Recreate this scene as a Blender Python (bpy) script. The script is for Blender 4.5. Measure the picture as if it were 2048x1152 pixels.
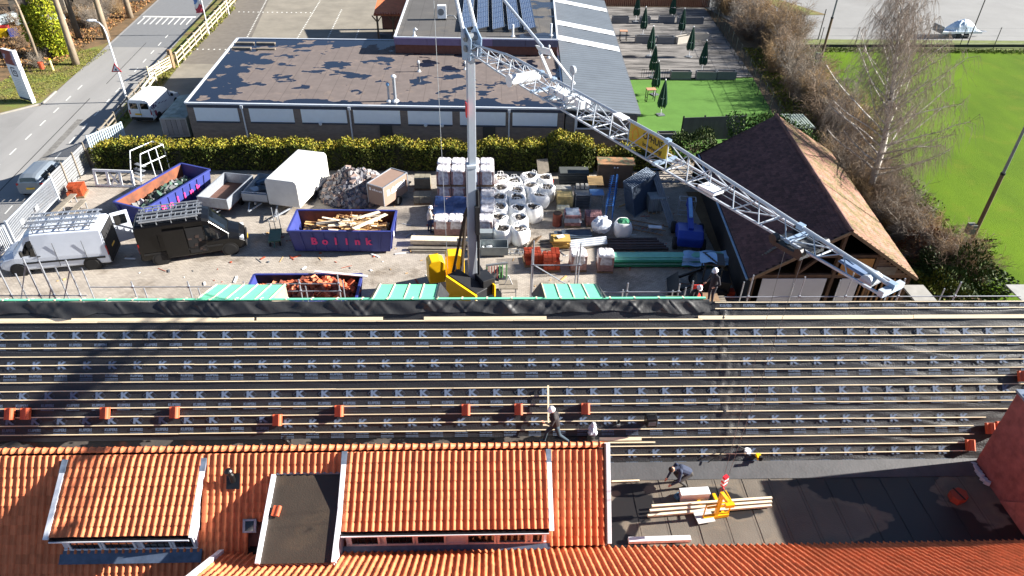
import bpy, math, random
import numpy as np
from mathutils import Vector, Matrix
random.seed(7); rng = np.random.default_rng(11)
for o in list(bpy.data.objects): bpy.data.objects.remove(o)
SC = bpy.context.scene
COL = SC.collection
R = math.radians
# ------------------------------------------------------------------ camera, sky, sun, exposure
PITCH, ROLL, YAW, CAMZ = R(35.95), R(1.342), R(2.557), 22.5
cam = bpy.data.cameras.new('camera'); camo = bpy.data.objects.new('camera', cam); COL.objects.link(camo)
cam.sensor_width = 36.0; cam.lens = 36.0*1400/2048; cam.clip_start = 0.1; cam.clip_end = 3000
_F = Vector((0, math.cos(PITCH), -math.sin(PITCH))); _X = Vector((1, 0, 0)); _U = _X.cross(_F)
_X2 = _X*math.cos(ROLL)+_U*math.sin(ROLL); _U2 = _U*math.cos(ROLL)-_X*math.sin(ROLL)
_m = Matrix((_X2, _U2, -_F)).transposed().to_4x4()
camo.matrix_world = Matrix.Translation((0, 0, CAMZ)) @ Matrix.Rotation(-YAW, 4, 'Z') @ _m
SC.camera = camo
SUN_EL = R(24.5); SUN_AZ = math.atan2(0.085, 1.0)          # direction towards the sun: mostly +x, a little +y
sdir = Vector((math.cos(SUN_EL)*math.cos(SUN_AZ), math.cos(SUN_EL)*math.sin(SUN_AZ), math.sin(SUN_EL)))
w = bpy.data.worlds.new('World'); SC.world = w; w.use_nodes = True
nt = w.node_tree; bg = nt.nodes['Background']
sky = nt.nodes.new('ShaderNodeTexSky'); sky.sky_type = 'NISHITA'; sky.sun_disc = False
sky.sun_elevation = SUN_EL; sky.sun_rotation = math.pi/2-SUN_AZ; sky.altitude = 20
sky.air_density = 0.65; sky.dust_density = 0.15; sky.ozone_density = 1.5
nt.links.new(sky.outputs[0], bg.inputs[0]); bg.inputs[1].default_value = 0.05
sl = bpy.data.lights.new('sun', 'SUN'); sl.energy = 5.0; sl.angle = R(0.53); sl.color = (1.0, 0.945, 0.865)
so = bpy.data.objects.new('sun', sl); COL.objects.link(so)
so.rotation_euler = sdir.to_track_quat('Z', 'Y').to_euler(); so.location = (30, 10, 40)
SC.view_settings.view_transform = 'Standard'; SC.view_settings.look = 'None'
SC.view_settings.exposure = 1.75; SC.view_settings.gamma = 1.0
SC.render.engine = 'CYCLES'
# ------------------------------------------------------------------ mesh helpers
class MB:
    def __init__(s): s.v = []; s.f = []; s.m = []
    def add(s, vs, fs, mi=0):
        b = len(s.v); s.v += [tuple(p) for p in vs]; s.f += [tuple(i+b for i in f) for f in fs]; s.m += [mi]*len(fs); return s
    def box(s, c, d, rz=0, mi=0, rot=None):
        a, b, h = d[0]/2, d[1]/2, d[2]/2
        P = [Vector(p) for p in ((-a,-b,-h),(a,-b,-h),(a,b,-h),(-a,b,-h),(-a,-b,h),(a,-b,h),(a,b,h),(-a,b,h))]
        Rm = rot if rot is not None else Matrix.Rotation(rz, 3, 'Z')
        c = Vector(c)
        return s.add([Rm@p+c for p in P], [(0,3,2,1),(4,5,6,7),(0,1,5,4),(1,2,6,5),(2,3,7,6),(3,0,4,7)], mi)
    def bb(s, x0, x1, y0, y1, z0, z1, mi=0):
        return s.box(((x0+x1)/2,(y0+y1)/2,(z0+z1)/2),(x1-x0,y1-y0,z1-z0),0,mi)
    def bar(s, p, q, w, h=None, mi=0, up=(0,0,1)):
        p, q = Vector(p), Vector(q); d = q-p; L = d.length
        if L < 1e-6: return s
        d /= L; u = Vector(up); x = d.cross(u)
        if x.length < 1e-4: x = d.cross(Vector((0,1,0)))
        x.normalize(); u = x.cross(d); h = w if h is None else h
        Rm = Matrix((d, x, u)).transposed()
        return s.box((p+q)/2, (L, w, h), 0, mi, Rm)
    def tube(s, p, q, r0, r1=None, n=6, mi=0, cap=True):
        r1 = r0 if r1 is None else r1
        return s.path([p, q], [r0, r1], n, mi, cap)
    def path(s, pts, rs, n=6, mi=0, cap=True):
        pts = [Vector(p) for p in pts]; k = len(pts)
        if not hasattr(rs, '__len__'): rs = [rs]*k
        vs = []; x = None
        for i in range(k):
            d = (pts[min(i+1,k-1)]-pts[max(i-1,0)])
            d = d.normalized() if d.length > 1e-9 else Vector((0,0,1))
            if x is None:
                x = d.cross(Vector((0,0,1)))
                if x.length < 1e-3: x = d.cross(Vector((0,1,0)))
            else: x = x-d*x.dot(d)
            x = x.normalized(); y = d.cross(x)
            for j in range(n):
                a = 2*math.pi*j/n; vs.append(pts[i]+(x*math.cos(a)+y*math.sin(a))*rs[i])
        fs = [(i*n+j, i*n+(j+1)%n, (i+1)*n+(j+1)%n, (i+1)*n+j) for i in range(k-1) for j in range(n)]
        if cap: fs += [tuple(range(n-1,-1,-1)), tuple(range((k-1)*n, k*n))]
        return s.add(vs, fs, mi)
    def prism(s, poly, z0, z1, mi=0):
        n = len(poly); A = sum(poly[i][0]*poly[(i+1)%n][1]-poly[(i+1)%n][0]*poly[i][1] for i in range(n))
        if A < 0: poly = poly[::-1]
        vs = [(p[0],p[1],z0) for p in poly]+[(p[0],p[1],z1) for p in poly]
        return s.add(vs, [tuple(range(n-1,-1,-1)), tuple(range(n,2*n))]+[(i,(i+1)%n,n+(i+1)%n,n+i) for i in range(n)], mi)
    def ext(s, poly, vec, mi=0):
        n = len(poly); vec = Vector(vec); P = [Vector(p) for p in poly]
        vs = P+[p+vec for p in P]
        return s.add(vs, [tuple(range(n-1,-1,-1)), tuple(range(n,2*n))]+[(i,(i+1)%n,n+(i+1)%n,n+i) for i in range(n)], mi)
    def poly(s, pts, mi=0): return s.add(pts, [tuple(range(len(pts)))], mi)
    def grid(s, fn, nu, nv, mi=0):
        vs = [fn(i/nu, j/nv) for j in range(nv+1) for i in range(nu+1)]
        return s.add(vs, [(j*(nu+1)+i, j*(nu+1)+i+1, (j+1)*(nu+1)+i+1, (j+1)*(nu+1)+i) for j in range(nv) for i in range(nu)], mi)
    def lathe(s, c, prof, n=16, mi=0, axis='Z'):
        vs = []; c = Vector(c)
        for r, z in prof:
            for j in range(n):
                a = 2*math.pi*j/n; p = (r*math.cos(a), r*math.sin(a), z)
                if axis == 'Y': p = (p[0], p[2], p[1])
                if axis == 'X': p = (p[2], p[0], p[1])
                vs.append(c+Vector(p))
        k = len(prof)
        fs = [(i*n+j, i*n+(j+1)%n, (i+1)*n+(j+1)%n, (i+1)*n+j) for i in range(k-1) for j in range(n)]
        fs += [tuple(range(n-1,-1,-1)), tuple(range((k-1)*n, k*n))]
        return s.add(vs, fs, mi)
    def ell(s, c, r, n=10, k=6, mi=0, amp=0.0):
        c = Vector(c); vs = [c+Vector((0,0,-r[2]))]
        for i in range(1, k):
            t = math.pi*i/k
            for j in range(n):
                a = 2*math.pi*j/n; q = 1+random.uniform(-amp, amp)
                vs.append(c+Vector((r[0]*math.sin(t)*math.cos(a)*q, r[1]*math.sin(t)*math.sin(a)*q, -r[2]*math.cos(t)*q)))
        vs.append(c+Vector((0,0,r[2]))); L = len(vs)-1
        fs = [(0, 1+(j+1)%n, 1+j) for j in range(n)]
        fs += [(1+i*n+j, 1+i*n+(j+1)%n, 1+(i+1)*n+(j+1)%n, 1+(i+1)*n+j) for i in range(k-2) for j in range(n)]
        fs += [(L, 1+(k-2)*n+j, 1+(k-2)*n+(j+1)%n) for j in range(n)]
        return s.add(vs, fs, mi)
    def rock(s, c, r, mi=0):
        Rm = Matrix.Rotation(random.uniform(0,6.3),3,'Z')@Matrix.Rotation(random.uniform(-.9,.9),3,'X')@Matrix.Rotation(random.uniform(-.9,.9),3,'Y')
        return s.box(c, (r*random.uniform(.7,1.3), r*random.uniform(.7,1.3), r*random.uniform(.5,1)), 0, mi, Rm)
    def mesh(s, name, mats, smooth=False):
        me = bpy.data.meshes.new(name); me.from_pydata(s.v, [], s.f)
        for m in (mats if isinstance(mats, (list, tuple)) else [mats]): me.materials.append(m)
        if isinstance(mats, (list, tuple)): me.polygons.foreach_set('material_index', s.m)
        if smooth: me.polygons.foreach_set('use_smooth', [True]*len(s.f))
        me.update(); return me
    def build(s, name, mats, parent=None, smooth=False, bevel=0):
        return obj(name, s.mesh(name, mats, smooth), parent, bevel)
def obj(name, me, parent=None, bevel=0):
    o = bpy.data.objects.new(name, me); COL.objects.link(o)
    if parent is not None: o.parent = parent
    if bevel:
        b = o.modifiers.new('bevel', 'BEVEL'); b.width = bevel; b.segments = 2; b.limit_method = 'ANGLE'; b.angle_limit = R(40)
    return o
def tag(o, label, cat, group=None):
    o['label'] = label; o['category'] = cat
    if group: o['group'] = group
    return o
def thing(name, label, cat, loc=(0,0,0), rz=0, group=None):
    o = bpy.data.objects.new(name, None); COL.objects.link(o); o.empty_display_size = .2
    o.location = loc; o.rotation_euler = (0,0,rz); return tag(o, label, cat, group)
def struct(o, kind='structure'): o['kind'] = kind; return o
def dup(root, loc=None, rz=None, label=None):
    def cp(o, par):
        c = o.copy(); COL.objects.link(c); c.parent = par
        for k in list(o.children): cp(k, c)
        return c
    r = cp(root, None)
    if loc is not None: r.location = loc
    if rz is not None: r.rotation_euler = (0,0,rz)
    if label: r['label'] = label
    return r
def text_mb(body, size, bold=0.0, shear=0.0):
    cu = bpy.data.curves.new('lettering', 'FONT'); cu.body = body; cu.size = size; cu.align_x = 'CENTER'; cu.align_y = 'CENTER'
    cu.offset = bold*size; cu.shear = shear; cu.resolution_u = 3
    o = bpy.data.objects.new('lettering', cu); COL.objects.link(o)
    bpy.context.view_layer.update()
    me = bpy.data.meshes.new_from_object(o.evaluated_get(bpy.context.evaluated_depsgraph_get()))
    vs = [tuple(v.co) for v in me.vertices]; fs = [tuple(p.vertices) for p in me.polygons]
    bpy.data.objects.remove(o); bpy.data.curves.remove(cu); bpy.data.meshes.remove(me)
    return vs, fs
def put_text(mb, tm, org, right, up, mi=0, sx=1.0, sy=1.0):
    org, right, up = Vector(org), Vector(right).normalized(), Vector(up).normalized()
    mb.add([org+right*(v[0]*sx)+up*(v[1]*sy) for v in tm[0]], tm[1], mi)
# ------------------------------------------------------------------ materials
def lin(c):
    return tuple((x/255/12.92 if x/255 <= .04045 else ((x/255+.055)/1.055)**2.4) for x in c)
def sc(c, k): return tuple(min(1, x*k) for x in c)
MATS = {}
ORD = ['first','second','third','fourth','fifth','sixth','seventh','eighth','ninth','tenth','eleventh','twelfth','thirteenth','fourteenth','fifteenth','sixteenth','seventeenth','eighteenth','nineteenth','twentieth','twenty-first','twenty-second','twenty-third','twenty-fourth','twenty-fifth','twenty-sixth','twenty-seventh','twenty-eighth','twenty-ninth','thirtieth']
def mat(name, col, rough=.7, metal=0., var=.12, scale=2.5, bump=0., bscale=None, col2=None, world=False, rnd=0., thr=None, spec=.5, detail=5, stretch=None, sheen=0):
    """procedural material: base colour broken up by noise; colours are albedo given as 0-255 sRGB"""
    if name in MATS: return MATS[name]
    m = bpy.data.materials.new(name); m.use_nodes = True; MATS[name] = m
    nt = m.node_tree; N = nt.nodes; L = nt.links; b = N['Principled BSDF']
    b.inputs['Roughness'].default_value = rough; b.inputs['Metallic'].default_value = metal
    b.inputs['Specular IOR Level'].default_value = spec
    c = lin(col)
    tc = N.new('ShaderNodeNewGeometry').outputs['Position'] if world else N.new('ShaderNodeTexCoord').outputs['Object']
    if stretch:
        mp = N.new('ShaderNodeMapping'); mp.inputs['Scale'].default_value = stretch; L.new(tc, mp.inputs[0]); tc = mp.outputs[0]
    nz = N.new('ShaderNodeTexNoise'); nz.inputs['Scale'].default_value = scale; nz.inputs['Detail'].default_value = detail; nz.inputs['Roughness'].default_value = .6
    L.new(tc, nz.inputs['Vector'])
    rp = N.new('ShaderNodeValToRGB'); L.new(nz.outputs[0], rp.inputs[0])
    e = rp.color_ramp.elements
    if col2 is None: a, z = sc(c, 1-var), sc(c, 1+var)
    else: a, z = lin(col2), c
    lo, hi = thr if thr else (.3, .7)
    e[0].position = lo; e[1].position = hi; e[0].color = a+(1,); e[1].color = z+(1,)
    out = rp.outputs[0]
    if rnd:
        oi = N.new('ShaderNodeObjectInfo'); mr = N.new('ShaderNodeMapRange')
        mr.inputs['To Min'].default_value = 1-rnd; mr.inputs['To Max'].default_value = 1+rnd; L.new(oi.outputs['Random'], mr.inputs[0])
        hs = N.new('ShaderNodeHueSaturation'); L.new(out, hs.inputs['Color']); L.new(mr.outputs[0], hs.inputs['Value']); out = hs.outputs[0]
    L.new(out, b.inputs['Base Color'])
    if bump:
        n2 = N.new('ShaderNodeTexNoise'); n2.inputs['Scale'].default_value = bscale or scale*6; n2.inputs['Detail'].default_value = 4; L.new(tc, n2.inputs['Vector'])
        bp = N.new('ShaderNodeBump'); bp.inputs['Strength'].default_value = min(1, bump); bp.inputs['Distance'].default_value = .03; L.new(n2.outputs[0], bp.inputs['Height'])
        L.new(bp.outputs[0], b.inputs['Normal'])
    return m
def nodes(m):
    nt = m.node_tree; return nt.nodes, nt.links, nt.nodes['Principled BSDF']
def islands(m, k=.25, hue=0.0):
    """vary the colour from piece to piece inside a joined mesh"""
    N, L, b = nodes(m); g = N.new('ShaderNodeNewGeometry'); mr = N.new('ShaderNodeMapRange')
    mr.inputs['To Min'].default_value = 1-k; mr.inputs['To Max'].default_value = 1+k; L.new(g.outputs['Random Per Island'], mr.inputs[0])
    hs = N.new('ShaderNodeHueSaturation'); src = b.inputs['Base Color'].links[0].from_socket
    L.new(src, hs.inputs['Color']); L.new(mr.outputs[0], hs.inputs['Value'])
    if hue:
        m2 = N.new('ShaderNodeMapRange'); m2.inputs['To Min'].default_value = .5-hue; m2.inputs['To Max'].default_value = .5+hue
        wn = N.new('ShaderNodeTexWhiteNoise'); wn.noise_dimensions = '1D'; L.new(g.outputs['Random Per Island'], wn.inputs['W']); L.new(wn.outputs[0], m2.inputs[0]); L.new(m2.outputs[0], hs.inputs['Hue'])
    L.new(hs.outputs[0], b.inputs['Base Color']); return m
def glass(name, col=(20,26,32), rough=.06):
    m = mat(name, col, rough, var=.2, spec=.8); return m
white = mat('white_paint', (226,228,230), .35, var=.05, bump=0)
whitem = mat('white_metal', (214,218,222), .4, .0, var=.08)
galv = mat('galvanised_steel', (168,174,182), .42, .55, var=.15, scale=6)
greym = mat('grey_steel', (120,124,128), .5, .3, var=.2)
black = mat('black_rubber', (22,22,23), .75, var=.2)
blackp = mat('black_paint', (20,20,22), .35, var=.1)
wood = mat('new_wood', (240,222,186), .75, var=.12, scale=8, rnd=.1, stretch=(.3,4,4))
woodold = mat('old_wood', (128,104,78), .85, var=.3, scale=5, rnd=.15)
woodgrey = mat('weathered_wood', (122,114,102), .9, var=.25, scale=4, rnd=.12)
winglass = glass('window_glass')
brickd = mat('dark_brick', (104,72,66), .9, var=.25, scale=6, bump=.3)
# ================================================================== SETTING
def sheet(name, poly, z, m, kind='structure'):
    mb = MB(); mb.poly([(p[0], p[1], z) for p in poly]); o = mb.build(name, m)
    if o.data.polygons[0].normal.z < 0: o.data.flip_normals()
    return struct(o, kind)
asph = mat('asphalt', (130,129,127), .85, var=.10, scale=.35, bump=.25, bscale=40, world=True)
asphR = mat('road_asphalt', (138,137,135), .82, var=.10, scale=.5, bump=.2, bscale=50, world=True, stretch=(1,.15,1))
conc = mat('concrete_tiles', (128,122,110), .9, var=.2, scale=.5, bump=.3, bscale=12, world=True, detail=9)
pav = mat('brick_pavers', (166,160,151), .88, var=.16, scale=.6, bump=.0, world=True, detail=8)
def paver_nodes():
    N, L, b = nodes(pav); src = b.inputs['Base Color'].links[0].from_socket
    g = N.new('ShaderNodeNewGeometry'); br = N.new('ShaderNodeTexBrick'); br.inputs['Scale'].default_value = 1
    br.inputs['Brick Width'].default_value = .21; br.inputs['Row Height'].default_value = .105; br.inputs['Mortar Size'].default_value = .008
    br.inputs['Color1'].default_value = (.85,.82,.8,1); br.inputs['Color2'].default_value = (1.1,1.06,1.02,1); br.inputs['Mortar'].default_value = (.5,.46,.42,1)
    L.new(g.outputs['Position'], br.inputs['Vector'])
    mx = N.new('ShaderNodeMix'); mx.data_type = 'RGBA'; mx.blend_type = 'MULTIPLY'; mx.inputs[0].default_value = 1
    L.new(src, mx.inputs[6]); L.new(br.outputs[0], mx.inputs[7])
    n = N.new('ShaderNodeTexNoise'); n.inputs['Scale'].default_value = .45; n.inputs['Detail'].default_value = 8; n.inputs['Roughness'].default_value = .7; L.new(g.outputs['Position'], n.inputs['Vector'])
    rp = N.new('ShaderNodeValToRGB'); rp.color_ramp.elements[0].position = .30; rp.color_ramp.elements[1].position = .5
    rp.color_ramp.elements[0].color = (.42,.38,.33,1); rp.color_ramp.elements[1].color = (1,1,1,1); L.new(n.outputs[0], rp.inputs[0])
    m2 = N.new('ShaderNodeMix'); m2.data_type = 'RGBA'; m2.blend_type = 'MULTIPLY'; m2.inputs[0].default_value = 1
    L.new(mx.outputs[2], m2.inputs[6]); L.new(rp.outputs[0], m2.inputs[7]); L.new(m2.outputs[2], b.inputs['Base Color'])
    bp = N.new('ShaderNodeBump'); bp.inputs['Strength'].default_value = .4; bp.inputs['Distance'].default_value = .01; L.new(br.outputs['Fac'], bp.inputs['Height']); bp.invert = True
    L.new(bp.outputs[0], b.inputs['Normal'])
paver_nodes()
litter = mat('leaf_litter', (126,98,66), .95, var=.4, scale=.9, bump=.9, bscale=9, world=True, col2=(70,58,34), detail=10)
vergem = mat('verge_grass', (104,116,44), .95, var=.3, scale=.5, bump=.9, bscale=18, world=True, col2=(112,92,56), thr=(.36,.62), detail=9)
fieldm = mat('field_grass', (90,118,14), .95, scale=.16, bump=.9, bscale=14, world=True, col2=(74,100,14), thr=(.35,.68), detail=10, stretch=(1.6,.6,1), spec=.1)
def dry_patches(m, c, scale, lo, hi):
    N, L, b = nodes(m); src = b.inputs['Base Color'].links[0].from_socket; g = N.new('ShaderNodeNewGeometry'); n = N.new('ShaderNodeTexNoise'); n.inputs['Scale'].default_value = scale; n.inputs['Detail'].default_value = 9; n.inputs['Roughness'].default_value = .68; L.new(g.outputs['Position'], n.inputs['Vector'])
    r = N.new('ShaderNodeValToRGB'); r.color_ramp.elements[0].position = lo; r.color_ramp.elements[1].position = hi; L.new(n.outputs[0], r.inputs[0]); mx = N.new('ShaderNodeMix'); mx.data_type = 'RGBA'; L.new(r.outputs[0], mx.inputs[0]); L.new(src, mx.inputs[6]); mx.inputs[7].default_value = lin(c)+(1,); L.new(mx.outputs[2], b.inputs['Base Color'])
dry_patches(fieldm, (104,112,30), .42, .54, .84)
turfm = mat('artificial_turf', (86,124,56), .9, var=.12, scale=.7, bump=.5, bscale=30, world=True, spec=.15)
soil = mat('bare_soil', (110,92,68), .95, var=.3, scale=.6, bump=.6, bscale=8, world=True, detail=9)
ground = sheet('ground', [(-400,-200),(400,-200),(400,500),(-400,500)], -.03, soil)
yard = sheet('yard_paving', [(-28.2,17),(24,17),(24,28),(14.2,29),(15.2,47),(8.5,46.2),(-27.4,46.4),(-28.2,46)], 0.0, pav)
def cx(y): return -32.7-.095*(y-49)
hw = 3.35
road = sheet('road', [(cx(20)-hw,20),(cx(20)+hw,20),(cx(130)+hw,130),(cx(130)-hw,130)], 0.0, asphR)
sheet('side_road', [(-90,30),(cx(30)-hw+.2,30),(cx(57)-hw+.2,57),(-37.8,56.2),(-39.0,54.9),(-40.6,54.0),(-42.5,54.2),(-45.5,56.6),(-90,64)], -.006, asph)
# verge between road and wood
vp = [(cx(130)-hw,130),(cx(57.3)-hw,57.3),(-37.8,56.2),(-39.0,54.9),(-40.6,54.0),(-42.5,54.2),(-45.5,56.6),(-90,64),(-90,130)]
sheet('woodland_floor', vp, .02, litter)
sheet('grass_verge', [(cx(74)-hw-.02,74),(cx(57.3)-hw,57.3),(-37.8,56.2),(-39.0,54.9),(-40.6,54.0),(-42.5,54.2),(-45.2,56.6),(-44,60),(-41.5,66),(-40.5,70)], .04, vergem)
kb = MB(); kp = [(cx(60)-hw,60),(cx(57.3)-hw,57.3),(-37.8,56.2),(-39.0,54.9),(-40.6,54.0),(-42.5,54.2),(-45.5,56.6),(-50,57.6)]
for a, b in zip(kp, kp[1:]): kb.bar((a[0],a[1],.02),(b[0],b[1],.02),.14,.16)
struct(kb.build('kerb', mat('kerb_concrete', (140,136,128), .9, var=.15)))
# lane dashes, seam and sinusoid marks of the speed hump
paint = mat('road_paint', (212,212,206), .8, var=.12, scale=6, world=True)
d0 = None
def strip_on_road(name, xo, y0, y1, w, m, z=.006):
    mb = MB(); mb.poly([(cx(y0)+xo-w/2,y0,z),(cx(y0)+xo+w/2,y0,z),(cx(y1)+xo+w/2,y1,z),(cx(y1)+xo-w/2,y1,z)]); return mb.build(name, m, road)
for k in range(16):
    y = 36.4+k*2.62
    if y < 78: strip_on_road('lane_dash', 1.72, y, y+1.05, .1, paint)
    if y < 62: strip_on_road('lane_dash', -1.72, y+.6, y+1.65, .1, paint)
seam = mat('road_seam', (46,46,46), .9)
strip_on_road('road_seam', .05, 30, 58.5, .07, seam, .005); strip_on_road('road_seam', .25, 62, 74, .06, seam, .005)
for k in range(9):
    x = -2.6+k*.66; strip_on_road('hump_tooth', x, 80.6, 83.2, .14, paint)
strip_on_road('hump_line', .05, 83.4, 83.9, 5.9, paint)
mb = MB()                                                   # reddish grey patch of newer asphalt on the hump
strip_on_road('hump_asphalt', 0, 72.5, 92, 6.2, mat('new_asphalt', (112,114,116), .85, var=.06, world=True), .004)
strip_on_road('repair_patch', .9, 46.5, 54, .5, mat('patched_asphalt', (112,110,106), .9, var=.35, scale=3, world=True), .0045)
# grass strip and paving east of the road, up to the hall
sheet('grass_strip', [(cx(44)+hw,44),(-28.0,44),(-28.2,58),(-29.0,66),(-31.0,100),(cx(100)+hw,100)], .015, vergem)
sheet('hall_parking', [(-28.2,46.4),(-8,46.4),(5.6,46.4),(7,120),(-34,120),(-31.0,100),(-29.0,66),(-28.2,58)], .004, conc)
dk = mat('dark_clinker', (104,98,90), .9, var=.15, world=True, scale=1.5, bump=.3)
sheet('clinker_lane', [(-28.9,67.6),(-23.6,67.6),(-27.2,95),(-31.0,95)], .010, dk)
dot = MB()
for (xa, ya, xb, yb, n) in ((-24.0,66,-27.2,93,44),(-19.6,66.5,-20.5,92,40),(-16.4,66.5,-17.2,88,34),(-13.4,66.5,-14.0,80,22),(-29,72,-24,72,9),(-28.8,86,-20,86,16)):
    for k in range(n):
        t = k/n; dot.bb(xa+(xb-xa)*t-.07, xa+(xb-xa)*t+.07, ya+(yb-ya)*t-.12, ya+(yb-ya)*t+.12, .004, .016)
struct(dot.build('parking_bay_dots', paint))
# terrace, artificial lawn, field, car park
terr = MB()
deck = mat('weathered_deck', (134,130,126), .9, var=.3, scale=.9, bump=.3, bscale=9, world=True, col2=(66,64,62), thr=(.36,.6), detail=9, stretch=(.35,1.6,1))
tc = [(14.9,90),(27.1,90),(25.4,65),(13.2,64.1)]
base = sheet('terrace', tc, .03, mat('deck_shadow_gap', (30,28,26), .95))
for k in range(100):                                        # deck boards, each a piece of the terrace
    t0, t1 = k/100, (k+.93)/100
    def lp(t, s):
        a = Vector((tc[3][0]+(tc[0][0]-tc[3][0])*t, tc[3][1]+(tc[0][1]-tc[3][1])*t)); b = Vector((tc[2][0]+(tc[1][0]-tc[2][0])*t, tc[2][1]+(tc[1][1]-tc[2][1])*t)); return a+(b-a)*s
    b = MB(); b.prism([lp(t0,0), lp(t0,1), lp(t1,1), lp(t1,0)], .04, .075+random.uniform(-.004,.004)); b.build('deck_board', deck, base)
sheet('artificial_lawn', [(13.2,64.0),(25.35,64.9),(24.5,57.5),(23.2,49),(11.6,46.4),(11.8,50)], .02, turfm)
sheet('sports_field', [(33.5,73.2),(120,75),(120,-10),(27,-10),(27.2,30),(28.6,36),(31.5,60)], .0, fieldm)
sheet('car_park', [(33.5,77.5),(120,78.5),(120,150),(27.6,150),(27.4,90),(29.5,82)], .004, mat('grey_asphalt', (132,132,130), .9, var=.1, scale=.25, bump=.2, bscale=30, world=True, detail=9))
sheet('field_margin', [(31,73),(120,74.8),(120,78.4),(33.5,77.5),(31,77)], .010, mat('rough_grass', (98,108,52), .95, var=.3, scale=1.5, bump=.8, world=True))
isl = sheet('planted_island', [(37.3,87.2),(41.6,87.6),(38.8,93.5),(35.2,99)], .05, vergem)
def wgrid(x):
    return 0
# ================================================================== THE LONG ROOF UNDER REPAIR
TH = R(47.5); YR, ZR = 20.6, 6.9
SV = Vector((0,-math.cos(TH),-math.sin(TH))); NV = Vector((0,-math.sin(TH),math.cos(TH)))
def rp(x, s, h=0.0): return Vector((x,YR,ZR))+SV*s+NV*h
XL, XRR = -24.0, 26.0
mainb = thing('long_roofed_building', 'long building with black foil and bare battens on its roof', 'building', (0,0,0))
def wr(x, s):                                               # foil wrinkles: sagging between battens, long creases
    z = .006*math.sin(s*2*math.pi/.305)+.008*math.sin(x*.9+3*s)+.006*math.sin(x*2.3-5.1*s)
    k = 1.0 if x < 8.4 else 1.8
    z += k*.010*max(0, math.sin(1.7*x+9*s+2*math.sin(x*.37)))**6+k*.012*max(0, math.sin(.55*x-7.3*s+1.3*math.sin(.8*x)))**8
    d = abs(x-8.75-.1*math.sin(s*3)); z += .022*math.exp(-(d/.16)**2)*(1+.8*math.sin(s*9+x*6))+(.02*math.exp(-(d/.5)**2)*math.sin(17*x+6*s))
    return z
foil = mat('roof_foil', (38,38,40), .45, var=.22, scale=.7, bump=.5, bscale=22, world=True, detail=8, spec=.5)
mb = MB(); NX, NS = 500, 88
def mf(u, v):
    x = XL+(XRR-XL)*u; smax = 6.12 if x > 4.0 else 4.9
    s = v*6.12
    return rp(x, min(s, smax), wr(x, s)-.01)
mb.grid(mf, NX, NS)
memb = mb.build('roof_membrane', foil, mainb, smooth=True)
mb = MB()                                                   # body of the building under the foil
mb.ext([(XL,17.4,0),(XL,17.4,3.15),(XL,20.6,6.82),(XL,24.2,2.9),(XL,24.2,0)], (XRR-XL,0,0))
mb.build('wall', brickd, mainb)
mb = MB(); mb.ext([(4.0,16.55,0),(4.0,16.55,2.28),(4.0,17.45,3.2),(4.0,17.45,0)], (XRR-4.0,0,0)); mb.build('wall', brickd, mainb)
# battens, several lengths per course
rows = [.99+.305*i for i in range(17)]
def batten(x0, x1, s, w=.031, h=.028, name='batten', m=wood):
    off = random.uniform(-.004,.004); ds = random.uniform(-.006,.006); o = Vector(((x0+x1)/2, 0, 0)); 
    p = rp(x0, s+off, .03); q = rp(x1, s+off+ds, .03); c = (p+q)/2
    b = MB(); b.bar(p-c, q-c, w, h, 0, NV); ob = b.build(name, m, mainb); ob.location = c; return ob
for i, s in enumerate(rows):
    x = XL if s < 4.9 else 4.1; xe = XRR
    if 4.2 < s < 4.6 : xe = 18.5
    if s > 4.6: xe = 18.0
    if s > 5.1: xe = 17.7
    x += 0
    first = random.uniform(1.5,4.8)
    while x < xe-.1:
        L = first if first else random.choice((4.2,4.8,5.4,5.4)); first = 0
        if s > 5.5 and x == 4.1: L = 5
        x1 = min(xe, x+L)
        batten(x, x1-.015, s); x = x1
for s in (.03,.27):
    x = 8.5
    while x < XRR: batten(x, min(XRR, x+5.1)-.015, s); x += 5.1
batten(4.1, 17.6, 6.05, .06, .04)
for a, b in ((-24,-8.45),(-8.35,-3.8),(-2.3,2.2),(7.85,16),(16.02,26)):
    batten(a, b, .6, .14, .03, 'ridge_board')
for a in range(-24, 8, 5): batten(a, min(a+4.98,8), .67, .05, .03)
batten(3.9, 5.6, 5.0, .12, .04, 'loose_board'); batten(4.0, 6.1, 5.12, .05, .04, 'loose_batten')
# print on the foil: letter in a diamond, name, two lines of small print
pm = mat('foil_print', (90,106,130), .6, var=.15, scale=10)
lg = MB(); ax, up = Vector((1,0,0)), Vector((0,1,0))
put_text(lg, text_mb('K', .34, .055), (0,0,0), ax, up, 0, 1.2, 1.0)
for a, b in (((-.23,0),(0,.21)),((0,.21),(.23,0)),((.23,0),(0,-.21)),((0,-.21),(-.23,0))):
    lg.bar((a[0],a[1],0),(b[0],b[1],0),.005,.0005)
lgm = lg.mesh('printed_logo', pm)
tx = MB(); put_text(tx, text_mb('KUIPERS', .14, .03, .0), (0,0,0), ax, up, 0, .86, 1)
random.seed(5)
for j, y in enumerate((-.105,-.155)):
    x = -.22
    while x < .22:
        l = random.uniform(.015,.05); tx.bb(x, min(.23,x+l), y-.012, y+.012, -.0003, .0003); x += l+.012
txm = tx.mesh('printed_name', pm)
dm = MB(); x = 0
for k in range(40): dm.bb(k*.075, k*.075+random.choice((.012,.03,.045)), -.008, .008, -.0003, .0003)
dmm = dm.mesh('printed_dashes', mat('faint_print', (74,78,84), .6))
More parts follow.
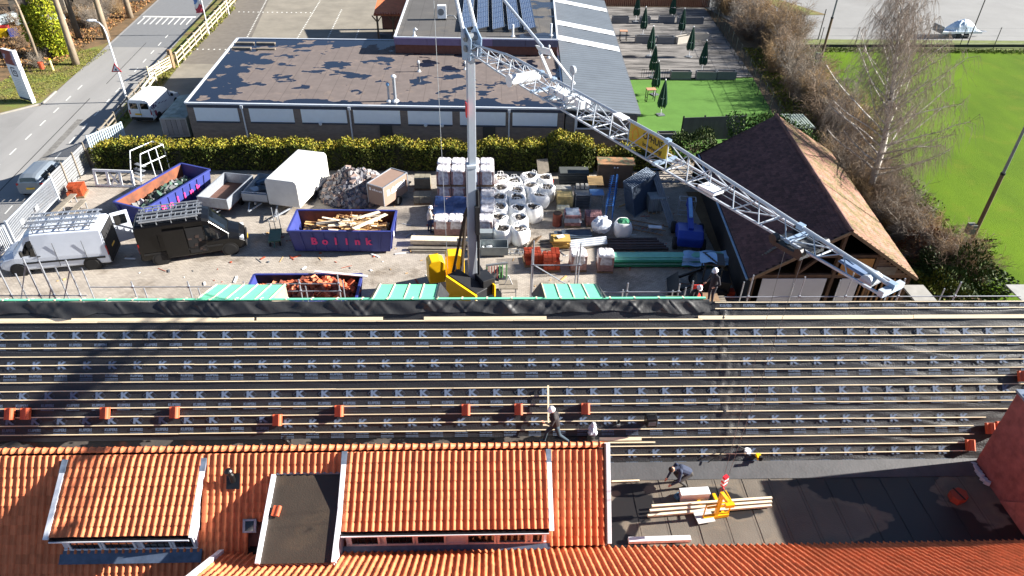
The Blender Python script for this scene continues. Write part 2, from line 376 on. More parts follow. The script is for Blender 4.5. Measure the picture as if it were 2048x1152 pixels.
def put_print(me, nm, x, s):
    o = obj(nm, me, memb); h = .02
    e = .05; g = lambda a, b: Vector((0,0,0))+rp(a, b, wr(a, b)-.01)
    tu = Vector((1,0,0)); tv = -SV
    M = Matrix((tu, tv, NV)).transposed().to_4x4(); M.translation = rp(x, s, .022); o.matrix_local = M
for r, (sk, x0) in enumerate(((1.16,-16.51),(2.23,-16.95),(3.30,-16.46),(4.35,-16.86),(5.53,4.35))):
    for k in range(-3, 46):
        x = x0+.885*k
        if r == 2 and x > 8.7: x += .4
        if abs(x-8.7) < .33: continue
        if x > XRR-.5 or (r == 4 and (x < 4.3 or x > 17.2)) or (r == 3 and x > 18.0): continue
        if r == 3 and x < -7.2: put_print(lgm, 'printed_logo', x, 4.17); put_print(txm, 'printed_name', x, 4.5); continue
        put_print(lgm, 'printed_logo', x, sk)
        if sk+.34 < (4.8 if x < 4 else 6): put_print(txm, 'printed_name', x, sk+.34 if r != 1 else sk+.36)
for k in range(20):
    x = 8.9+.885*k
    if x < XRR-.5: put_print(txm, 'printed_name', x, .16)
for s in (.86,1.75,2.83,3.93,4.9):
    for k in range(16):
        x = -22.5+k*3.0
        if s > 4.5 and x < 4: continue
        if x < 22: put_print(dmm, 'printed_dashes', x, s)
# loose black foil folded over the ridge
mb = MB(); random.seed(3)
ph = [(random.uniform(-18,8), random.uniform(.15,.5), random.choice((-1,1))) for _ in range(60)]
def ff(u, v):
    x = XL+(8.3-XL)*u; edge = .40+.05*math.sin(x*1.1)+.03*math.sin(x*3.7)+(.12 if x < -14 else 0)*math.sin(x*2)
    s = -.25+v*(edge+.25)
    h = .05+.025*math.sin(x*2.1+s*5)+.02*math.sin(x*5.3-s*9)
    for (px, wd, sg) in ph:
        d = (x-px-sg*(s)*.9)/(.09*wd/.3)
        if abs(d) < 3: h += .035*math.exp(-d*d)*(1-abs(v-.5))
    q = rp(x, max(s,0), h)
    if s < 0: q = Vector((x, YR, ZR))+Vector((0,.68,-.5))*(-s)+Vector((0,0,.04+h*.6))
    return q
mb.grid(ff, 900, 14)
mb.build('ridge_flap', mat('loose_foil', (40,41,43), .55, var=.3, scale=1.2, bump=.3, bscale=10, world=True), mainb, smooth=True)
green = mat('green_sheet', (112,206,164), .6, var=.06, scale=2)
mb = MB(); mb.bar((XL,20.78,6.93),(8.2,20.78,6.93),.1,.05); mb.build('green_ridge_strip', green, mainb)
for k in range(34):
    x = -23+k*.92
    b = MB(); b.bar((x,20.72,6.965),(x+.02,20.98,6.86),.06,.03); b.build('lath_end', wood, mainb)
# far dormers whose green underlay shows above the ridge
def far_dormer(x0, x1, skirtL, skirtR):
    t = math.tan(R(20)); zf = lambda y: 6.98-(y-20.6)*t
    d = MB(); d.ext([(x0,20.75,zf(20.75)-.05),(x0,22.6,zf(22.6)-.05),(x0,22.6,4.2),(x0,22.2,4.2)], (x1-x0,0,0)); w_ = d.build('far_dormer', mat('dormer_ply', (150,140,120), .8), mainb)
    g = MB(); g.ext([(x0,20.72,zf(20.72)-.02),(x0,22.65,zf(22.65)-.02),(x0,22.65,zf(22.65)+.02),(x0,20.72,zf(20.72)+.02)], (x1-x0,0,0)); g.build('green_underlay', green, w_)
    n = max(3, int((x1-x0)/.55))
    for k in range(n+1):
        x = x0+.05+(x1-x0-.1)*k/n; l = MB(); l.bar((x,20.75,zf(20.75)+.035),(x,22.7,zf(22.7)+.035),.035,.025); l.build('lath', wood, w_)
    for xs, on in ((x0-.12,skirtL),(x1+.12,skirtR)):
        if on:
            s = MB(); sg = -1 if xs < x0 else 1
            s.ext([(xs-sg*.12,20.75,zf(20.75)+.06),(xs-sg*.12,22.7,zf(22.7)+.06),(xs+sg*.22,22.7,zf(22.7)-.5),(xs+sg*.22,20.9,zf(20.9)-.3)], (0,0,.03)); s.build('black_skirt', MATS['loose_foil'], w_)
far_dormer(-10.65,-7.9,0,0); far_dormer(-4.25,-1.85,1,1); far_dormer(2.15,4.4,1,1)
# ================================================================== TILED WING IN FRONT (left)
orange = mat('clay_tile_new', (204,118,78), .7, var=.16, scale=5, rnd=.14, spec=.25)
orange2 = islands(mat('clay_tile_field', (204,118,78), .7, var=.16, scale=2, spec=.25), .15)
rtile = mat('ridge_tile_clay', (200,110,70), .55, var=.1, scale=5, rnd=.08, spec=.35)
TW, TG = .212, .30                                        # cover width, gauge
def tile_profile(u):                                       # pantile: shallow trough, then a high roll on the right
    if u < .45: return .012-.012*math.sin(u/.45*math.pi)
    t = (u-.45)/.55; return .012+.052*math.sin(t*math.pi)
def tile_geo():
    us = [0,.22,.45,.56,.68,.80,.90,1.0]; vs = []
    for y, dz in ((-.02,.034),(TG+.03,.0)):                # lower edge sits on the tile below
        for u in us: vs.append((u*TW-TW/2, y, tile_profile(u)+dz))
    for u in us: vs.append((u*TW-TW/2, -.02, tile_profile(u)+.006))
    n = len(us); fs = [(i, i+1, n+i+1, n+i) for i in range(n-1)]+[(2*n+i, 2*n+i+1, i+1, i) for i in range(n-1)]
    fs.append((n-1, 2*n+n-1, n+n-1))
    return vs, fs
TV, TF = tile_geo()
tme = MB().add(TV, TF).mesh('tile', orange); tmb = tme
tva = np.array(TV)
def tile_roof(parent, org, right, upv, ncol, nrow, keep, nobj, score, kx=1.0):
    """lay tiles: the nobj best-scored ones as parts, the rest joined as one stuff part"""
    org, right, upv = Vector(org), Vector(right).normalized(), Vector(upv).normalized(); nrm = right.cross(upv)
    M3 = Matrix((right, upv, nrm)).transposed(); cells = []
    for r in range(nrow):
        for c in range(ncol):
            p = org+right*((c+.5)*TW*kx)+upv*(r*TG)
            if keep(p, r, c): cells.append((score(p), r, c, p))
    cells.sort(key=lambda t: -t[0]); mb = MB(); Mn = np.array(M3)
    for k, (sc_, r, c, p) in enumerate(cells):
        j = nrm*random.uniform(-.004,.006)+right*random.uniform(-.004,.004)+upv*random.uniform(-.008,.008)
        if k < nobj:
            o = obj('tile', tme, parent); m = M3.to_4x4() @ Matrix.Diagonal((kx,1,1,1)); m.translation = p+j
            o.matrix_parent_inverse = Matrix.Identity(4); o.matrix_local = m
        else:
            mb.add([tuple(q) for q in ((tva*np.array((kx,1,1)))@Mn.T+np.array(p+j))], TF)
    if mb.v: struct(mb.build('tile_field', orange2, parent), 'stuff')
WA = R(49); WY, WZ = 15.5, 4.8
def wp(x, s, h=0): return Vector((x, WY-math.cos(WA)*s, WZ-math.sin(WA)*s))+Vector((0,-math.sin(WA),math.cos(WA)))*h
wing = thing('tiled_wing', 'front wing with new orange pantiles, dormers and a ridge', 'building', (0,0,0))
mb = MB(); mb.ext([(XL,16.9,0),(XL,16.9,3.28),(XL,16.2,4.1),(XL,15.5,4.68),(XL,13.0,1.80),(XL,13.0,0)], (3.9-XL,0,0)); mb.build('wall', brickd, wing)
mb = MB(); mb.ext([(XL,13.0,0),(XL,13.0,1.8),(XL,11.9,.54),(XL,11.9,0)], (-7.0-XL,0,0)); mb.build('wall', brickd, wing)
ca, sa = math.cos(WA), math.sin(WA)
def under(p, x0, x1, s0): return x0 < p.x < x1 and (WY-p.y)/ca > s0
def keepw(p, r, c):
    s = (WY-p.y)/ca
    if p.x > -7.0 and s > 3.22: return False
    if under(p, -13.4, -9.1, .72) and s < 2.6: return False
    if under(p, -4.7, 1.95, .5) : return False
    if under(p, -6.85, -4.65, .98) : return False
    if -7.65 < p.x < -6.6 and s > 2.55: return False
    return True
NR = 17; o0 = wp(XL, NR*TG+.12, .05)
ncw = int((3.82-XL)/TW)
tile_roof(wing, wp(3.82-ncw*TW, NR*TG+.12, .05), (1,0,0), (0,ca,sa), ncw, NR, keepw, 290, lambda p: (p.x > -16.3)*2+(p.x > 2)*1.5-abs(WY-p.y)*.2+(p.x > -9.2)*.5)
# ridge tiles
rt = MB()
def ridge_tile_mesh():
    m = MB(); n = 7; L = .30
    for k, (x, r) in enumerate(((0,.125),(.045,.128),(.05,.112),(L,.10))):
        pass
    prof = ((0,.122),(.04,.126),(.045,.108),(L,.096)); vs = []
    for x, r in prof:
        for j in range(n+1):
            a = math.pi*(.02+.96*j/n); vs.append((x, math.cos(a)*r*1.0, math.sin(a)*r))
    k = n+1; fs = [(i*k+j, (i+1)*k+j, (i+1)*k+j+1, i*k+j+1) for i in range(3) for j in range(n)]
    vs.append((0,0,0)); c = len(vs)-1; fs += [(j, j+1, c) for j in range(n)]
    m.add(vs, fs); return m.mesh('ridge_tile', rtile, True)
rme = ridge_tile_mesh(); x = XL
while x < 3.75:
    o = obj('ridge_tile', rme, wing); o.location = (x, WY+.02, WZ+.035+random.uniform(-.004,.004)); o.rotation_euler = (0,.02,random.uniform(-.01,.01)); x += .245
mb = MB()                                                   # far slope of the wing, just below the ridge
struct(mb.build('far_slope', orange2, wing)) if 0 else None
mb = MB(); mb.ext([(XL,15.52,4.80),(XL,16.3,4.05),(XL,16.3,3.98),(XL,15.52,4.72)], (3.8-XL,0,0)); mb.build('far_slope', orange2, wing)
verge = mat('white_verge_board', (222,224,230), .4, var=.05)
zinc = mat('zinc', (134,146,162), .4, .5, var=.25, scale=5)
mb = MB(); mb.bar(wp(3.93,-.12,.09), wp(3.93,3.1,.09), .19, .1, 0, (0,-sa,ca)); mb.build('verge_board', verge, wing, bevel=.008)
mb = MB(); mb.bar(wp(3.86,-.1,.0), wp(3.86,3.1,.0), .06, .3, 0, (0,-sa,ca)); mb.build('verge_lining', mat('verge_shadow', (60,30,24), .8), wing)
# dormers
DA = R(29)
def dormer(x0, x1, st, wins, wallmat, tparts, solid):
    top = wp(0, st, .1); ty, tz = top.y, top.z; fy = 13.25; fz = tz-(ty-fy)*math.tan(DA); cd, sd = math.cos(DA), math.sin(DA)
    d = MB(); wy = fy+.22; wz = 4.8-(15.5-wy)*math.tan(WA)
    d.ext([(x0+.12,ty-.05,tz-.1),(x0+.12,wy,fz+.03),(x0+.12,wy,wz-.05)], (x1-x0-.24,0,0))
    D = d.build('dormer', wallmat, wing)
    N = Vector((0,-sd,cd)); nr = int(((ty-fy)/cd)/TG)+1; nc = round((x1-x0-.14)/TW); kx = (x1-x0-.14)/TW/nc
    bo = Vector((x0+.07, fy, fz+.05))
    tile_roof(D, bo, (1,0,0), (0,cd,sd), nc, nr, lambda p, r, c: p.y < 15.25, tparts, lambda p: -p.y, kx)
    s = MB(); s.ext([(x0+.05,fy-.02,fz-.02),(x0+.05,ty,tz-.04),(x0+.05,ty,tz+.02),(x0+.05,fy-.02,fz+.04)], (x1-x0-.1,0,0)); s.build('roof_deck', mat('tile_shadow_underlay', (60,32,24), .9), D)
    up = N
    for xs in (x0+.02, x1-.02):
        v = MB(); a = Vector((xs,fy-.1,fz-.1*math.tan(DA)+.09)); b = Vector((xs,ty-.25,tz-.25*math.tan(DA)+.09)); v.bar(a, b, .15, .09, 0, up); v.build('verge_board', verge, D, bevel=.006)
        z_ = MB(); z_.bar(b, Vector((xs,ty+.12,tz+.12*math.tan(DA)+.085)), .17, .09, 0, up); z_.build('lead_flashing', zinc, D)
    g = MB(); g.bar((x0+.1,fy-.07,fz-.03),(x1-.1,fy-.07,fz-.03),.12,.07); g.build('gutter', blackp, D)
    g = MB(); g.bar((x0+.1,fy-.14,fz-.045),(x1-.1,fy-.14,fz-.045),.03,.05); g.build('fascia', verge, D)
    # front: sill, posts and glazing bars
    zb = wz+.06; zt = fz-.06
    f = MB(); f.bb(x0+.12,x1-.12,wy-.05,wy-.003,zb-.02,zb+.1); f.build('sill', solid, D)
    ap = MB(); ap.ext([(x0+.0,wy-.052,wz+.10),(x0+.0,wy-.37,wz-.15),(x0,wy-.35,wz-.19),(x0,wy-.052,wz+.05)], (x1-x0,0,0)); ap.build('lead_apron', mat('lead_sheet', (84,98,120), .55, .3, var=.25, scale=4), D)
    for (a, b) in wins:
        w_ = MB(); w_.bb(a,b,wy-.02,wy-.004,zb+.1,zt); W = w_.build('window', winglass, D)
        fr = MB()
        for q in (a-.035, b-.035): fr.bb(q,q+.07,wy-.055,wy-.021,zb+.1,zt)
        fr.build('window_frame', solid, W)
        br = MB(); n = 4
        for k in range(1, n): br.bb(a+(b-a)*k/n-.008,a+(b-a)*k/n+.008,wy-.035,wy-.021,zb+.1,zt)
        br.bb(a,b,wy-.033,wy-.021,(zb+.1+zt)/2-.008,(zb+.1+zt)/2+.008); br.build('glazing_bar', blackp, W)
    return D
white_wall = mat('dormer_white_cladding', (208,206,212), .5, var=.05)
D1 = dormer(-13.45,-9.05,.42,[(-13.1,-12.15),(-12.05,-11.1),(-10.85,-9.98),(-9.88,-9.25)],white_wall,150,verge)
D2 = dormer(-4.62,2.02,.26,[(-4.35,-3.45),(-3.25,-2.35),(-2.25,-1.35),(-.65,.25),(.35,1.25),(1.42,1.78)],white_wall,150,mat('dormer_front_paint', (214,196,196), .5, var=.04))
# low-pitched dormer with wet black roofing
mb = MB(); t17 = math.tan(R(17.5)); y0, z0, y1 = 14.95, 4.2, 12.32; z1 = z0-(y0-y1)*t17
mb.ext([(-6.82,y0,z0),(-6.82,y1,z1),(-6.82,y1,1.7),(-6.82,13.2,1.9)], (2.2,0,0)); FD = mb.build('flat_dormer', white_wall, wing)
def puddle_mat(name, dry, wet, scale, thr, rough=.85, edge=None, seams=None, low=.05, seam_axis=0):
    m = mat(name, dry, rough, var=.14, scale=scale*2.2, bump=.15, bscale=20, world=True, detail=8)
    N, L, b = nodes(m); src = b.inputs['Base Color'].links[0].from_socket; g = N.new('ShaderNodeNewGeometry').outputs['Position']
    n = N.new('ShaderNodeTexNoise'); n.inputs['Scale'].default_value = scale; n.inputs['Detail'].default_value = 4; n.inputs['Roughness'].default_value = .5
    mp = N.new('ShaderNodeMapping'); mp.inputs['Scale'].default_value = (.7,1.0,1); mp.inputs['Location'].default_value = (3.1,1.7,0); L.new(g, mp.inputs[0]); L.new(mp.outputs[0], n.inputs['Vector'])
    val = n.outputs[0]
    if edge:                                                # water also gathers along given edges
        for (axis, pos, width, amt) in edge:
            sx = N.new('ShaderNodeSeparateXYZ'); L.new(g, sx.inputs[0])
            d = N.new('ShaderNodeMath'); d.operation = 'SUBTRACT'; L.new(sx.outputs[axis], d.inputs[0]); d.inputs[1].default_value = pos
            a = N.new('ShaderNodeMath'); a.operation = 'ABSOLUTE'; L.new(d.outputs[0], a.inputs[0])
            r = N.new('ShaderNodeMapRange'); r.inputs['From Max'].default_value = width; r.inputs['To Min'].default_value = amt; r.inputs['To Max'].default_value = 0; L.new(a.outputs[0], r.inputs[0])
            ad = N.new('ShaderNodeMath'); ad.operation = 'ADD'; L.new(val, ad.inputs[0]); L.new(r.outputs[0], ad.inputs[1]); val = ad.outputs[0]
    rp_ = N.new('ShaderNodeValToRGB'); rp_.color_ramp.elements[0].position = thr; rp_.color_ramp.elements[1].position = thr+.012; L.new(val, rp_.inputs[0])
    ring = N.new('ShaderNodeValToRGB'); e = ring.color_ramp.elements; e[0].position = thr-.05; e[1].position = thr; e[0].color = (1,1,1,1); e[1].color = (1.0,1.0,1.0,1)
    ring.color_ramp.elements.new(thr-.02).color = (1.25,1.2,1.12,1); L.new(val, ring.inputs[0])
    mu = N.new('ShaderNodeMix'); mu.data_type = 'RGBA'; mu.blend_type = 'MULTIPLY'; mu.inputs[0].default_value = 1; L.new(src, mu.inputs[6]); L.new(ring.outputs[0], mu.inputs[7])
    out = mu.outputs[2]
    if seams:
        sx = N.new('ShaderNodeSeparateXYZ'); L.new(g, sx.inputs[0]); md = N.new('ShaderNodeMath'); md.operation = 'PINGPONG'; md.inputs[1].default_value = seams/2; L.new(sx.outputs[seam_axis], md.inputs[0])
        cr = N.new('ShaderNodeValToRGB'); cr.color_ramp.elements[0].position = .01; cr.color_ramp.elements[1].position = .03; cr.color_ramp.elements[0].color = (.62,.6,.6,1); cr.color_ramp.elements[1].color = (1,1,1,1); L.new(md.outputs[0], cr.inputs[0])
        m3 = N.new('ShaderNodeMix'); m3.data_type = 'RGBA'; m3.blend_type = 'MULTIPLY'; m3.inputs[0].default_value = 1; L.new(out, m3.inputs[6]); L.new(cr.outputs[0], m3.inputs[7]); out = m3.outputs[2]
    mx = N.new('ShaderNodeMix'); mx.data_type = 'RGBA'; L.new(rp_.outputs[0], mx.inputs[0]); L.new(out, mx.inputs[6]); mx.inputs[7].default_value = lin(wet)+(1,); L.new(mx.outputs[2], b.inputs['Base Color'])
    mr = N.new('ShaderNodeMapRange'); mr.inputs['To Min'].default_value = rough; mr.inputs['To Max'].default_value = low; L.new(rp_.outputs[0], mr.inputs[0]); L.new(mr.outputs[0], b.inputs['Roughness'])
    bp = b.inputs['Normal'].links[0].from_node if b.inputs['Normal'].links else None
    if bp:
        iv = N.new('ShaderNodeMapRange'); iv.inputs['To Min'].default_value = .3; iv.inputs['To Max'].default_value = 0; L.new(rp_.outputs[0], iv.inputs[0]); L.new(iv.outputs[0], bp.inputs['Strength'])
    return m
bit = puddle_mat('wet_bitumen', (62,54,46), (36,30,26), .4, .50, .45, low=.2)
mb = MB(); mb.ext([(-6.8,y0+.05,z0+.02),(-6.8,y1-.04,z1+.02),(-6.8,y1-.04,z1+.07),(-6.8,y0+.05,z0+.07)], (2.16,0,0)); mb.build('roofing', bit, FD)
N17 = Vector((0,-math.sin(R(17.5)),math.cos(R(17.5))))
for xs in (-6.85,-4.6):
    v = MB(); v.bar((xs,y1-.05,z1+.08),(xs,y0-.05,z0+.08),.13,.16,0,N17); v.build('verge_board', verge, FD, bevel=.006)
mb = MB(); mb.bar((-6.8,y0+.03,z0+.08),(-4.6,y0+.03,z0+.08),.1,.08); mb.build('lead_flashing', zinc, FD)
mb = MB(); mb.bb(-7.62,-6.62,12.9,13.9,2.2,2.45); mb.build('open_hatch', mat('dark_void', (14,13,13), .95), wing)
# vent pipe, skylight and loose tile on the wing
v = thing('vent_pipe', 'black vent pipe with slate standing on orange tiles left of the wet dormer roof', 'vent pipe', wp(-8.12,.95,.17))
b = MB(); b.box((0,0,0),(.42,.5,.03),0,0,Matrix.Rotation(WA,3,'X')); b.build('flashing_slate', blackp, v)
b = MB(); b.path([(0,0,0),(0,0,.3),(-.04,0,.36),(-.05,0,.45)], [.09,.085,.085,.11], 10); b.build('pipe', mat('black_plastic', (18,18,19), .4), v)
b = MB(); b.lathe((-.05,0,.45),[(.12,0),(.13,.05),(.08,.1),(.01,.12)],10); b.build('cowl', MATS['black_plastic'], v)
v = thing('roof_skylight', 'small blue glass roof light set among shaded orange tiles', 'skylight', wp(-7.56,2.35,.17))
rx = Matrix.Rotation(WA,3,'X')
b = MB(); b.box((0,0,0),(.42,.42,.06),0,0,rx); b.build('frame', zinc, v)
b = MB(); b.box(Vector((0,-sa,ca))*.035,(.26,.3,.02),0,0,rx); b.build('pane', winglass, v)
# strip of flat roofing between the wing and the long roof
gut = puddle_mat('gutter_bitumen', (70,66,62), (20,20,20), .9, .44, .6, low=.25)
mb = MB(); mb.bb(XL,4.05,16.2,17.38,3.0,3.3); o = mb.build('flat_roof_strip', gut, wing)
v = thing('drain_pipe_stub', 'short black vent pipe on the gutter strip behind the orange ridge', 'vent pipe', (-7.0,16.95,3.3))
b = MB(); b.path([(0,0,0),(0,0,.25),(-.05,-.05,.42)], .07, 10); b.build('pipe', MATS['black_plastic'], v); b = MB(); b.lathe((-.05,-.05,.42),[(.09,0),(.09,.08),(.05,.1)],10); b.build('cap', MATS['black_plastic'], v)
# ================================================================== FLAT ANNEX (right), FRONT ROOF, BRICK STACK
annex = thing('flat_roof_annex', 'flat black bitumen roof with puddle stains right of the orange wing', 'building', (0,0,0))
flatm = puddle_mat('annex_bitumen', (98,90,80), (34,32,32), .42, .50, .7, low=.4, seams=1.0)
mb = MB(); mb.bb(4.0,26,13.35,16.56,0,2.2); mb.build('wall', brickd, annex)
mb = MB(); mb.grid(lambda u, v: (4.03+22*u, 13.3+3.3*v, 2.4+.008*math.sin(u*40)*math.sin(v*9)), 60, 12); fl = mb.build('roofing', flatm, annex, smooth=True)
for k in range(16):                                         # overlapping felt strips
    x = 4.1+k*1.0; b = MB(); b.bb(x,x+.03,13.4,16.1,2.405,2.414); b.build('felt_lap', flatm, annex)
mb = MB(); mb.ext([(4.05,16.62,2.62),(4.05,16.0,2.412),(4.05,16.0,2.418),(4.05,16.62,2.64)], (14,0,0)); mb.build('upstand', mat('grey_bitumen_upstand', (72,72,74), .6, var=.2, scale=2, bump=.2), annex)
front = thing('front_tiled_roof', 'orange pantiled roof along the bottom edge of the picture', 'building', (0,0,0))
FA = R(40); fca, fsa = math.cos(FA), math.sin(FA)
mb = MB(); mb.ext([(-8.5,13.35,0),(-8.5,13.35,2.25),(-8.5,9.6,5.38),(-8.5,5.8,2.25),(-8.5,5.8,0)], (35,0,0)); mb.build('wall', brickd, front)
nfc = int(34.6/TW)
tile_roof(front, (-8.4+nfc*TW,13.42,2.28), (-1,0,0), (0,-fca,fsa), nfc, 14, lambda p, r, c: not(-6.9 < p.x < -4.55 and p.y > 12.3), 290, lambda p: p.y-abs(p.x-4)*.02)
mb = MB(); mb.bar((-8.45,13.5,2.36),(-8.45,9.6,5.64),.16,.14,0,(0,fsa,fca)); mb.build('verge_board', verge, front, bevel=.006)
mb = MB(); mb.bb(-6.6,26,13.36,13.5,2.02,2.2); mb.build('eaves_gutter', blackp, front)
stack = thing('brick_stack', 'tall purplish brick wall end with grey capping at the right edge', 'wall', (0,0,0))
bm_ = mat('stack_brick', (140,82,76), .9, var=.3, scale=3, bump=.4, bscale=30, world=True, detail=9)
mb = MB(); mb.bb(17.95,23,13.55,16.55,2.0,6.05); mb.build('masonry', bm_, stack)
mb = MB(); mb.ext([(17.9,13.4,2.4),(17.9,14.9,2.42),(17.9,13.4,4.2)], (.045,0,0)); mb.build('plinth_render', mat('pinkish_render', (150,92,84), .9, var=.3, scale=4), stack)
for k in range(7):
    b = MB(); b.bb(17.9+k*.72,17.9+k*.72+.7,13.5,16.62,6.051,6.14); b.build('capping', zinc, stack)
for k in range(26):                                         # loose pieces of lead on the capping
    b = MB(); b.rock((18.05+random.uniform(0,2.2),16.45-random.uniform(0,.3),6.18),.14); b.build('lead_scrap', zinc, stack)
for k in range(6):
    b = MB(); b.box((17.85-random.uniform(0,.06),15.6+k*.17,2.5+random.uniform(0,.05)),(.12,.2,.16),random.uniform(0,1)); b.build('flashing_scrap', mat('pale_plastic', (170,178,190), .5), stack)
# ================================================================== SPORTS HALL BEHIND THE HEDGE
hall = thing('flat_roofed_hall', 'low brown hall with puddled flat roof and white panels above the hedge', 'building', (0,0,0))
HF = [(-21.42,48.75),(5.65,48.1),(6.35,64.0),(-22.07,64.1)]
hbrick = mat('hall_brick', (124,114,108), .9, var=.18, scale=2, bump=.5, bscale=25, world=True, stretch=(1,1,4))
mb = MB(); mb.prism(HF, 0, 3.36); mb.build('wall', hbrick, hall)
hroof = puddle_mat('hall_roof_felt', (104,94,90), (26,32,46), .74, .572, .9, edge=[(0,-21.8,4.5,.24),(1,64.0,2.6,.26),(1,48.6,1.2,.2)], seams=1.15, low=.08)
mb = MB(); mb.prism(HF, 3.362, 3.46); mb.build('roofing', hroof, hall)
def lp2(t, off=0, z=0):
    a, b = Vector(HF[0]), Vector(HF[1]); p = a+(b-a)*t; return Vector((p.x, p.y-off, z))
trim = mat('white_trim', (200,206,214), .4, var=.05)
for i in range(4):
    a, b = HF[i], HF[(i+1)%4]; e = MB(); e.bar((a[0],a[1],3.46),(b[0],b[1],3.46),.16,.12); e.build('roof_edge_trim', trim, hall)
navy = mat('navy_band', (52,60,78), .6)
fx = lambda x: (x-HF[0][0])/(HF[1][0]-HF[0][0])
b = MB(); b.bar(lp2(.004,.03,3.27), lp2(.996,.03,3.27), .05, .22); b.build('upper_band', navy, hall)  # narrow dark blue band along the wall top
panelm = mat('white_panel', (222,232,242), .5, var=.03)
for (a, c) in ((-20.9,-17.8),(-17.0,-13.85),(-13.3,-10.05),(-9.55,-6.2),(-5.65,-2.45),(-1.9,1.4),(1.9,5.15)):
    P, Q = lp2(fx(a),.03,2.65), lp2(fx(c),.03,2.65); b = MB(); b.bar(P, Q, .05, 1.0); o = b.build('window_panel', panelm, hall)
    b = MB(); b.bar(P+Vector((0,-.02,-.56)), Q+Vector((0,-.02,-.56)), .09, .09); b.build('sill', navy, o)
for xx in (-17.45,-9.8,1.65):
    p = lp2(fx(xx),.1,0); b = MB(); b.tube((p.x,p.y,0),(p.x,p.y,3.3),.055,n=8); b.box((p.x,p.y,3.28),(.2,.16,.22)); b.build('downpipe', trim, hall)
for xx in (-7.3, .2):
    p = lp2(fx(xx),.04,0); b = MB(); b.bb(p.x-.45,p.x+.45,p.y-.05,p.y,0,2.05); D = b.build('door', mat('dark_door', (50,52,54), .6), hall); b = MB(); b.tube((p.x+.3,p.y-.1,1),(p.x+.3,p.y-.1,1.2),.02); b.build('handle', galv, D)
for k, xx in enumerate((-12.0,-4.4,-3.2)):
    p = lp2(fx(xx),.12,2.1); b = MB(); b.ell(p,(.13,.1,.13),10,6); b.build('wall_lamp', trim, hall)
for k, (x, y, r, h) in enumerate(((-6.6,49.4,.16,1.75),(-7.05,49.35,.11,1.2),(-5.37,55.8,.09,.7),(-1.7,56.4,.08,.5),(5.3,59.5,.09,.9))):
    names = ('tall steel flue nearest the front edge of the hall roof','shorter blue capped flue beside the tall flue','slim vent in the middle of the hall roof','small vent left of the crane mast on the hall roof','slender white vent at the hall roof right end')
    v = thing('roof_flue', names[k], 'flue', (x,y,3.46)); b = MB(); b.tube((0,0,0),(0,0,h),r*.7,n=10); b.build('pipe', galv if k < 2 else greym, v)
    b = MB(); b.lathe((0,0,h),[(r*.8,-.05),(r*1.2,0),(r*1.2,.12),(r*.3,.2)],10); b.build('cowl', mat('blue_cap', (90,130,170), .4) if k == 1 else whitem, v)
    b = MB(); b.lathe((0,0,0),[(r*1.8,0),(r*1.2,.12),(r*.7,.16)],10); b.build('collar', whitem, v)
for k, (x, y) in enumerate(((-21.0,62.6),(-19.2,62.6),(-20.9,61.2),(-18.8,61.0))):
    o = tag(MB().bb(-.8,.8,-.15,.15,0,.12).build('roof_batten_block', woodgrey), ('left back','right back','left front','right front')[k]+' one of four ballast planks on the far corner of the hall roof', 'plank', 'planks on the hall roof'); o.location = (x,y,3.47)
# ------------------------------------------------------------------ clubhouse with solar panels behind the hall
club = thing('clubhouse', 'higher flat roofed block with purple fascia and solar panels', 'building', (0,0,0))
CF = [(-7.7,60.4),(6.05,60.1),(7.1,79),(-7.7,79)]
mb = MB(); mb.prism(CF, 0, 4.55); mb.build('wall', mat('brown_brick', (110,70,58), .9, var=.2, scale=3, world=True), club)
mb = MB(); mb.prism(CF, 4.56, 4.72); mb.build('roofing', puddle_mat('club_felt', (84,82,80), (40,44,54), .2, .55, .8, low=.2, seams=1.2), club)
for k in range(5):
    t0, t1 = k/5, (k+1)/5; a = Vector((-7.75,60.28)).lerp(Vector((6.1,59.98)), t0+.001); c = Vector((-7.75,60.28)).lerp(Vector((6.1,59.98)), t1-.001)
    b = MB(); b.bar((a.x,a.y,4.5),(c.x,c.y,4.5),.1,.55); b.build('fascia_panel', mat('purple_fascia', (112,98,132), .5, var=.1) if k < 3 else mat('violet_grey_fascia', (84,82,104), .5, var=.1), club)
for a, c in zip(CF, CF[1:]+CF[:1]): b = MB(); b.bar((a[0],a[1],4.8),(c[0],c[1],4.8),.16,.1); b.build('roof_edge_trim', trim, club)
cellm = mat('solar_cell', (46,72,116), .2, var=.1, spec=.7)
def solar_nodes():
    N, L, b = nodes(cellm); tc = N.new('ShaderNodeTexCoord'); src = b.inputs['Base Color'].links[0].from_socket
    br = N.new('ShaderNodeTexBrick'); br.offset = 0; br.inputs['Scale'].default_value = 1; br.inputs['Brick Width'].default_value = .165; br.inputs['Row Height'].default_value = .165; br.inputs['Mortar Size'].default_value = .012
    L.new(tc.outputs['Object'], br.inputs['Vector']); mx = N.new('ShaderNodeMix'); mx.data_type = 'RGBA'; L.new(br.outputs['Fac'], mx.inputs[0]); L.new(src, mx.inputs[6]); mx.inputs[7].default_value = (.5,.56,.64,1); L.new(mx.outputs[2], b.inputs['Base Color'])
solar_nodes()
pl = MB(); pl.bb(-.5,.5,-.82,.82,0,.035); plm = pl.mesh('panel', cellm)
fr = MB()
for (a, c, d, e) in ((-.52,-.5,-.84,.84),(.5,.52,-.84,.84),(-.5,.5,-.84,-.82),(-.5,.5,.82,.84)): fr.bb(a,c,d,e,-.01,.045)
frm = fr.mesh('panel_frame', galv)
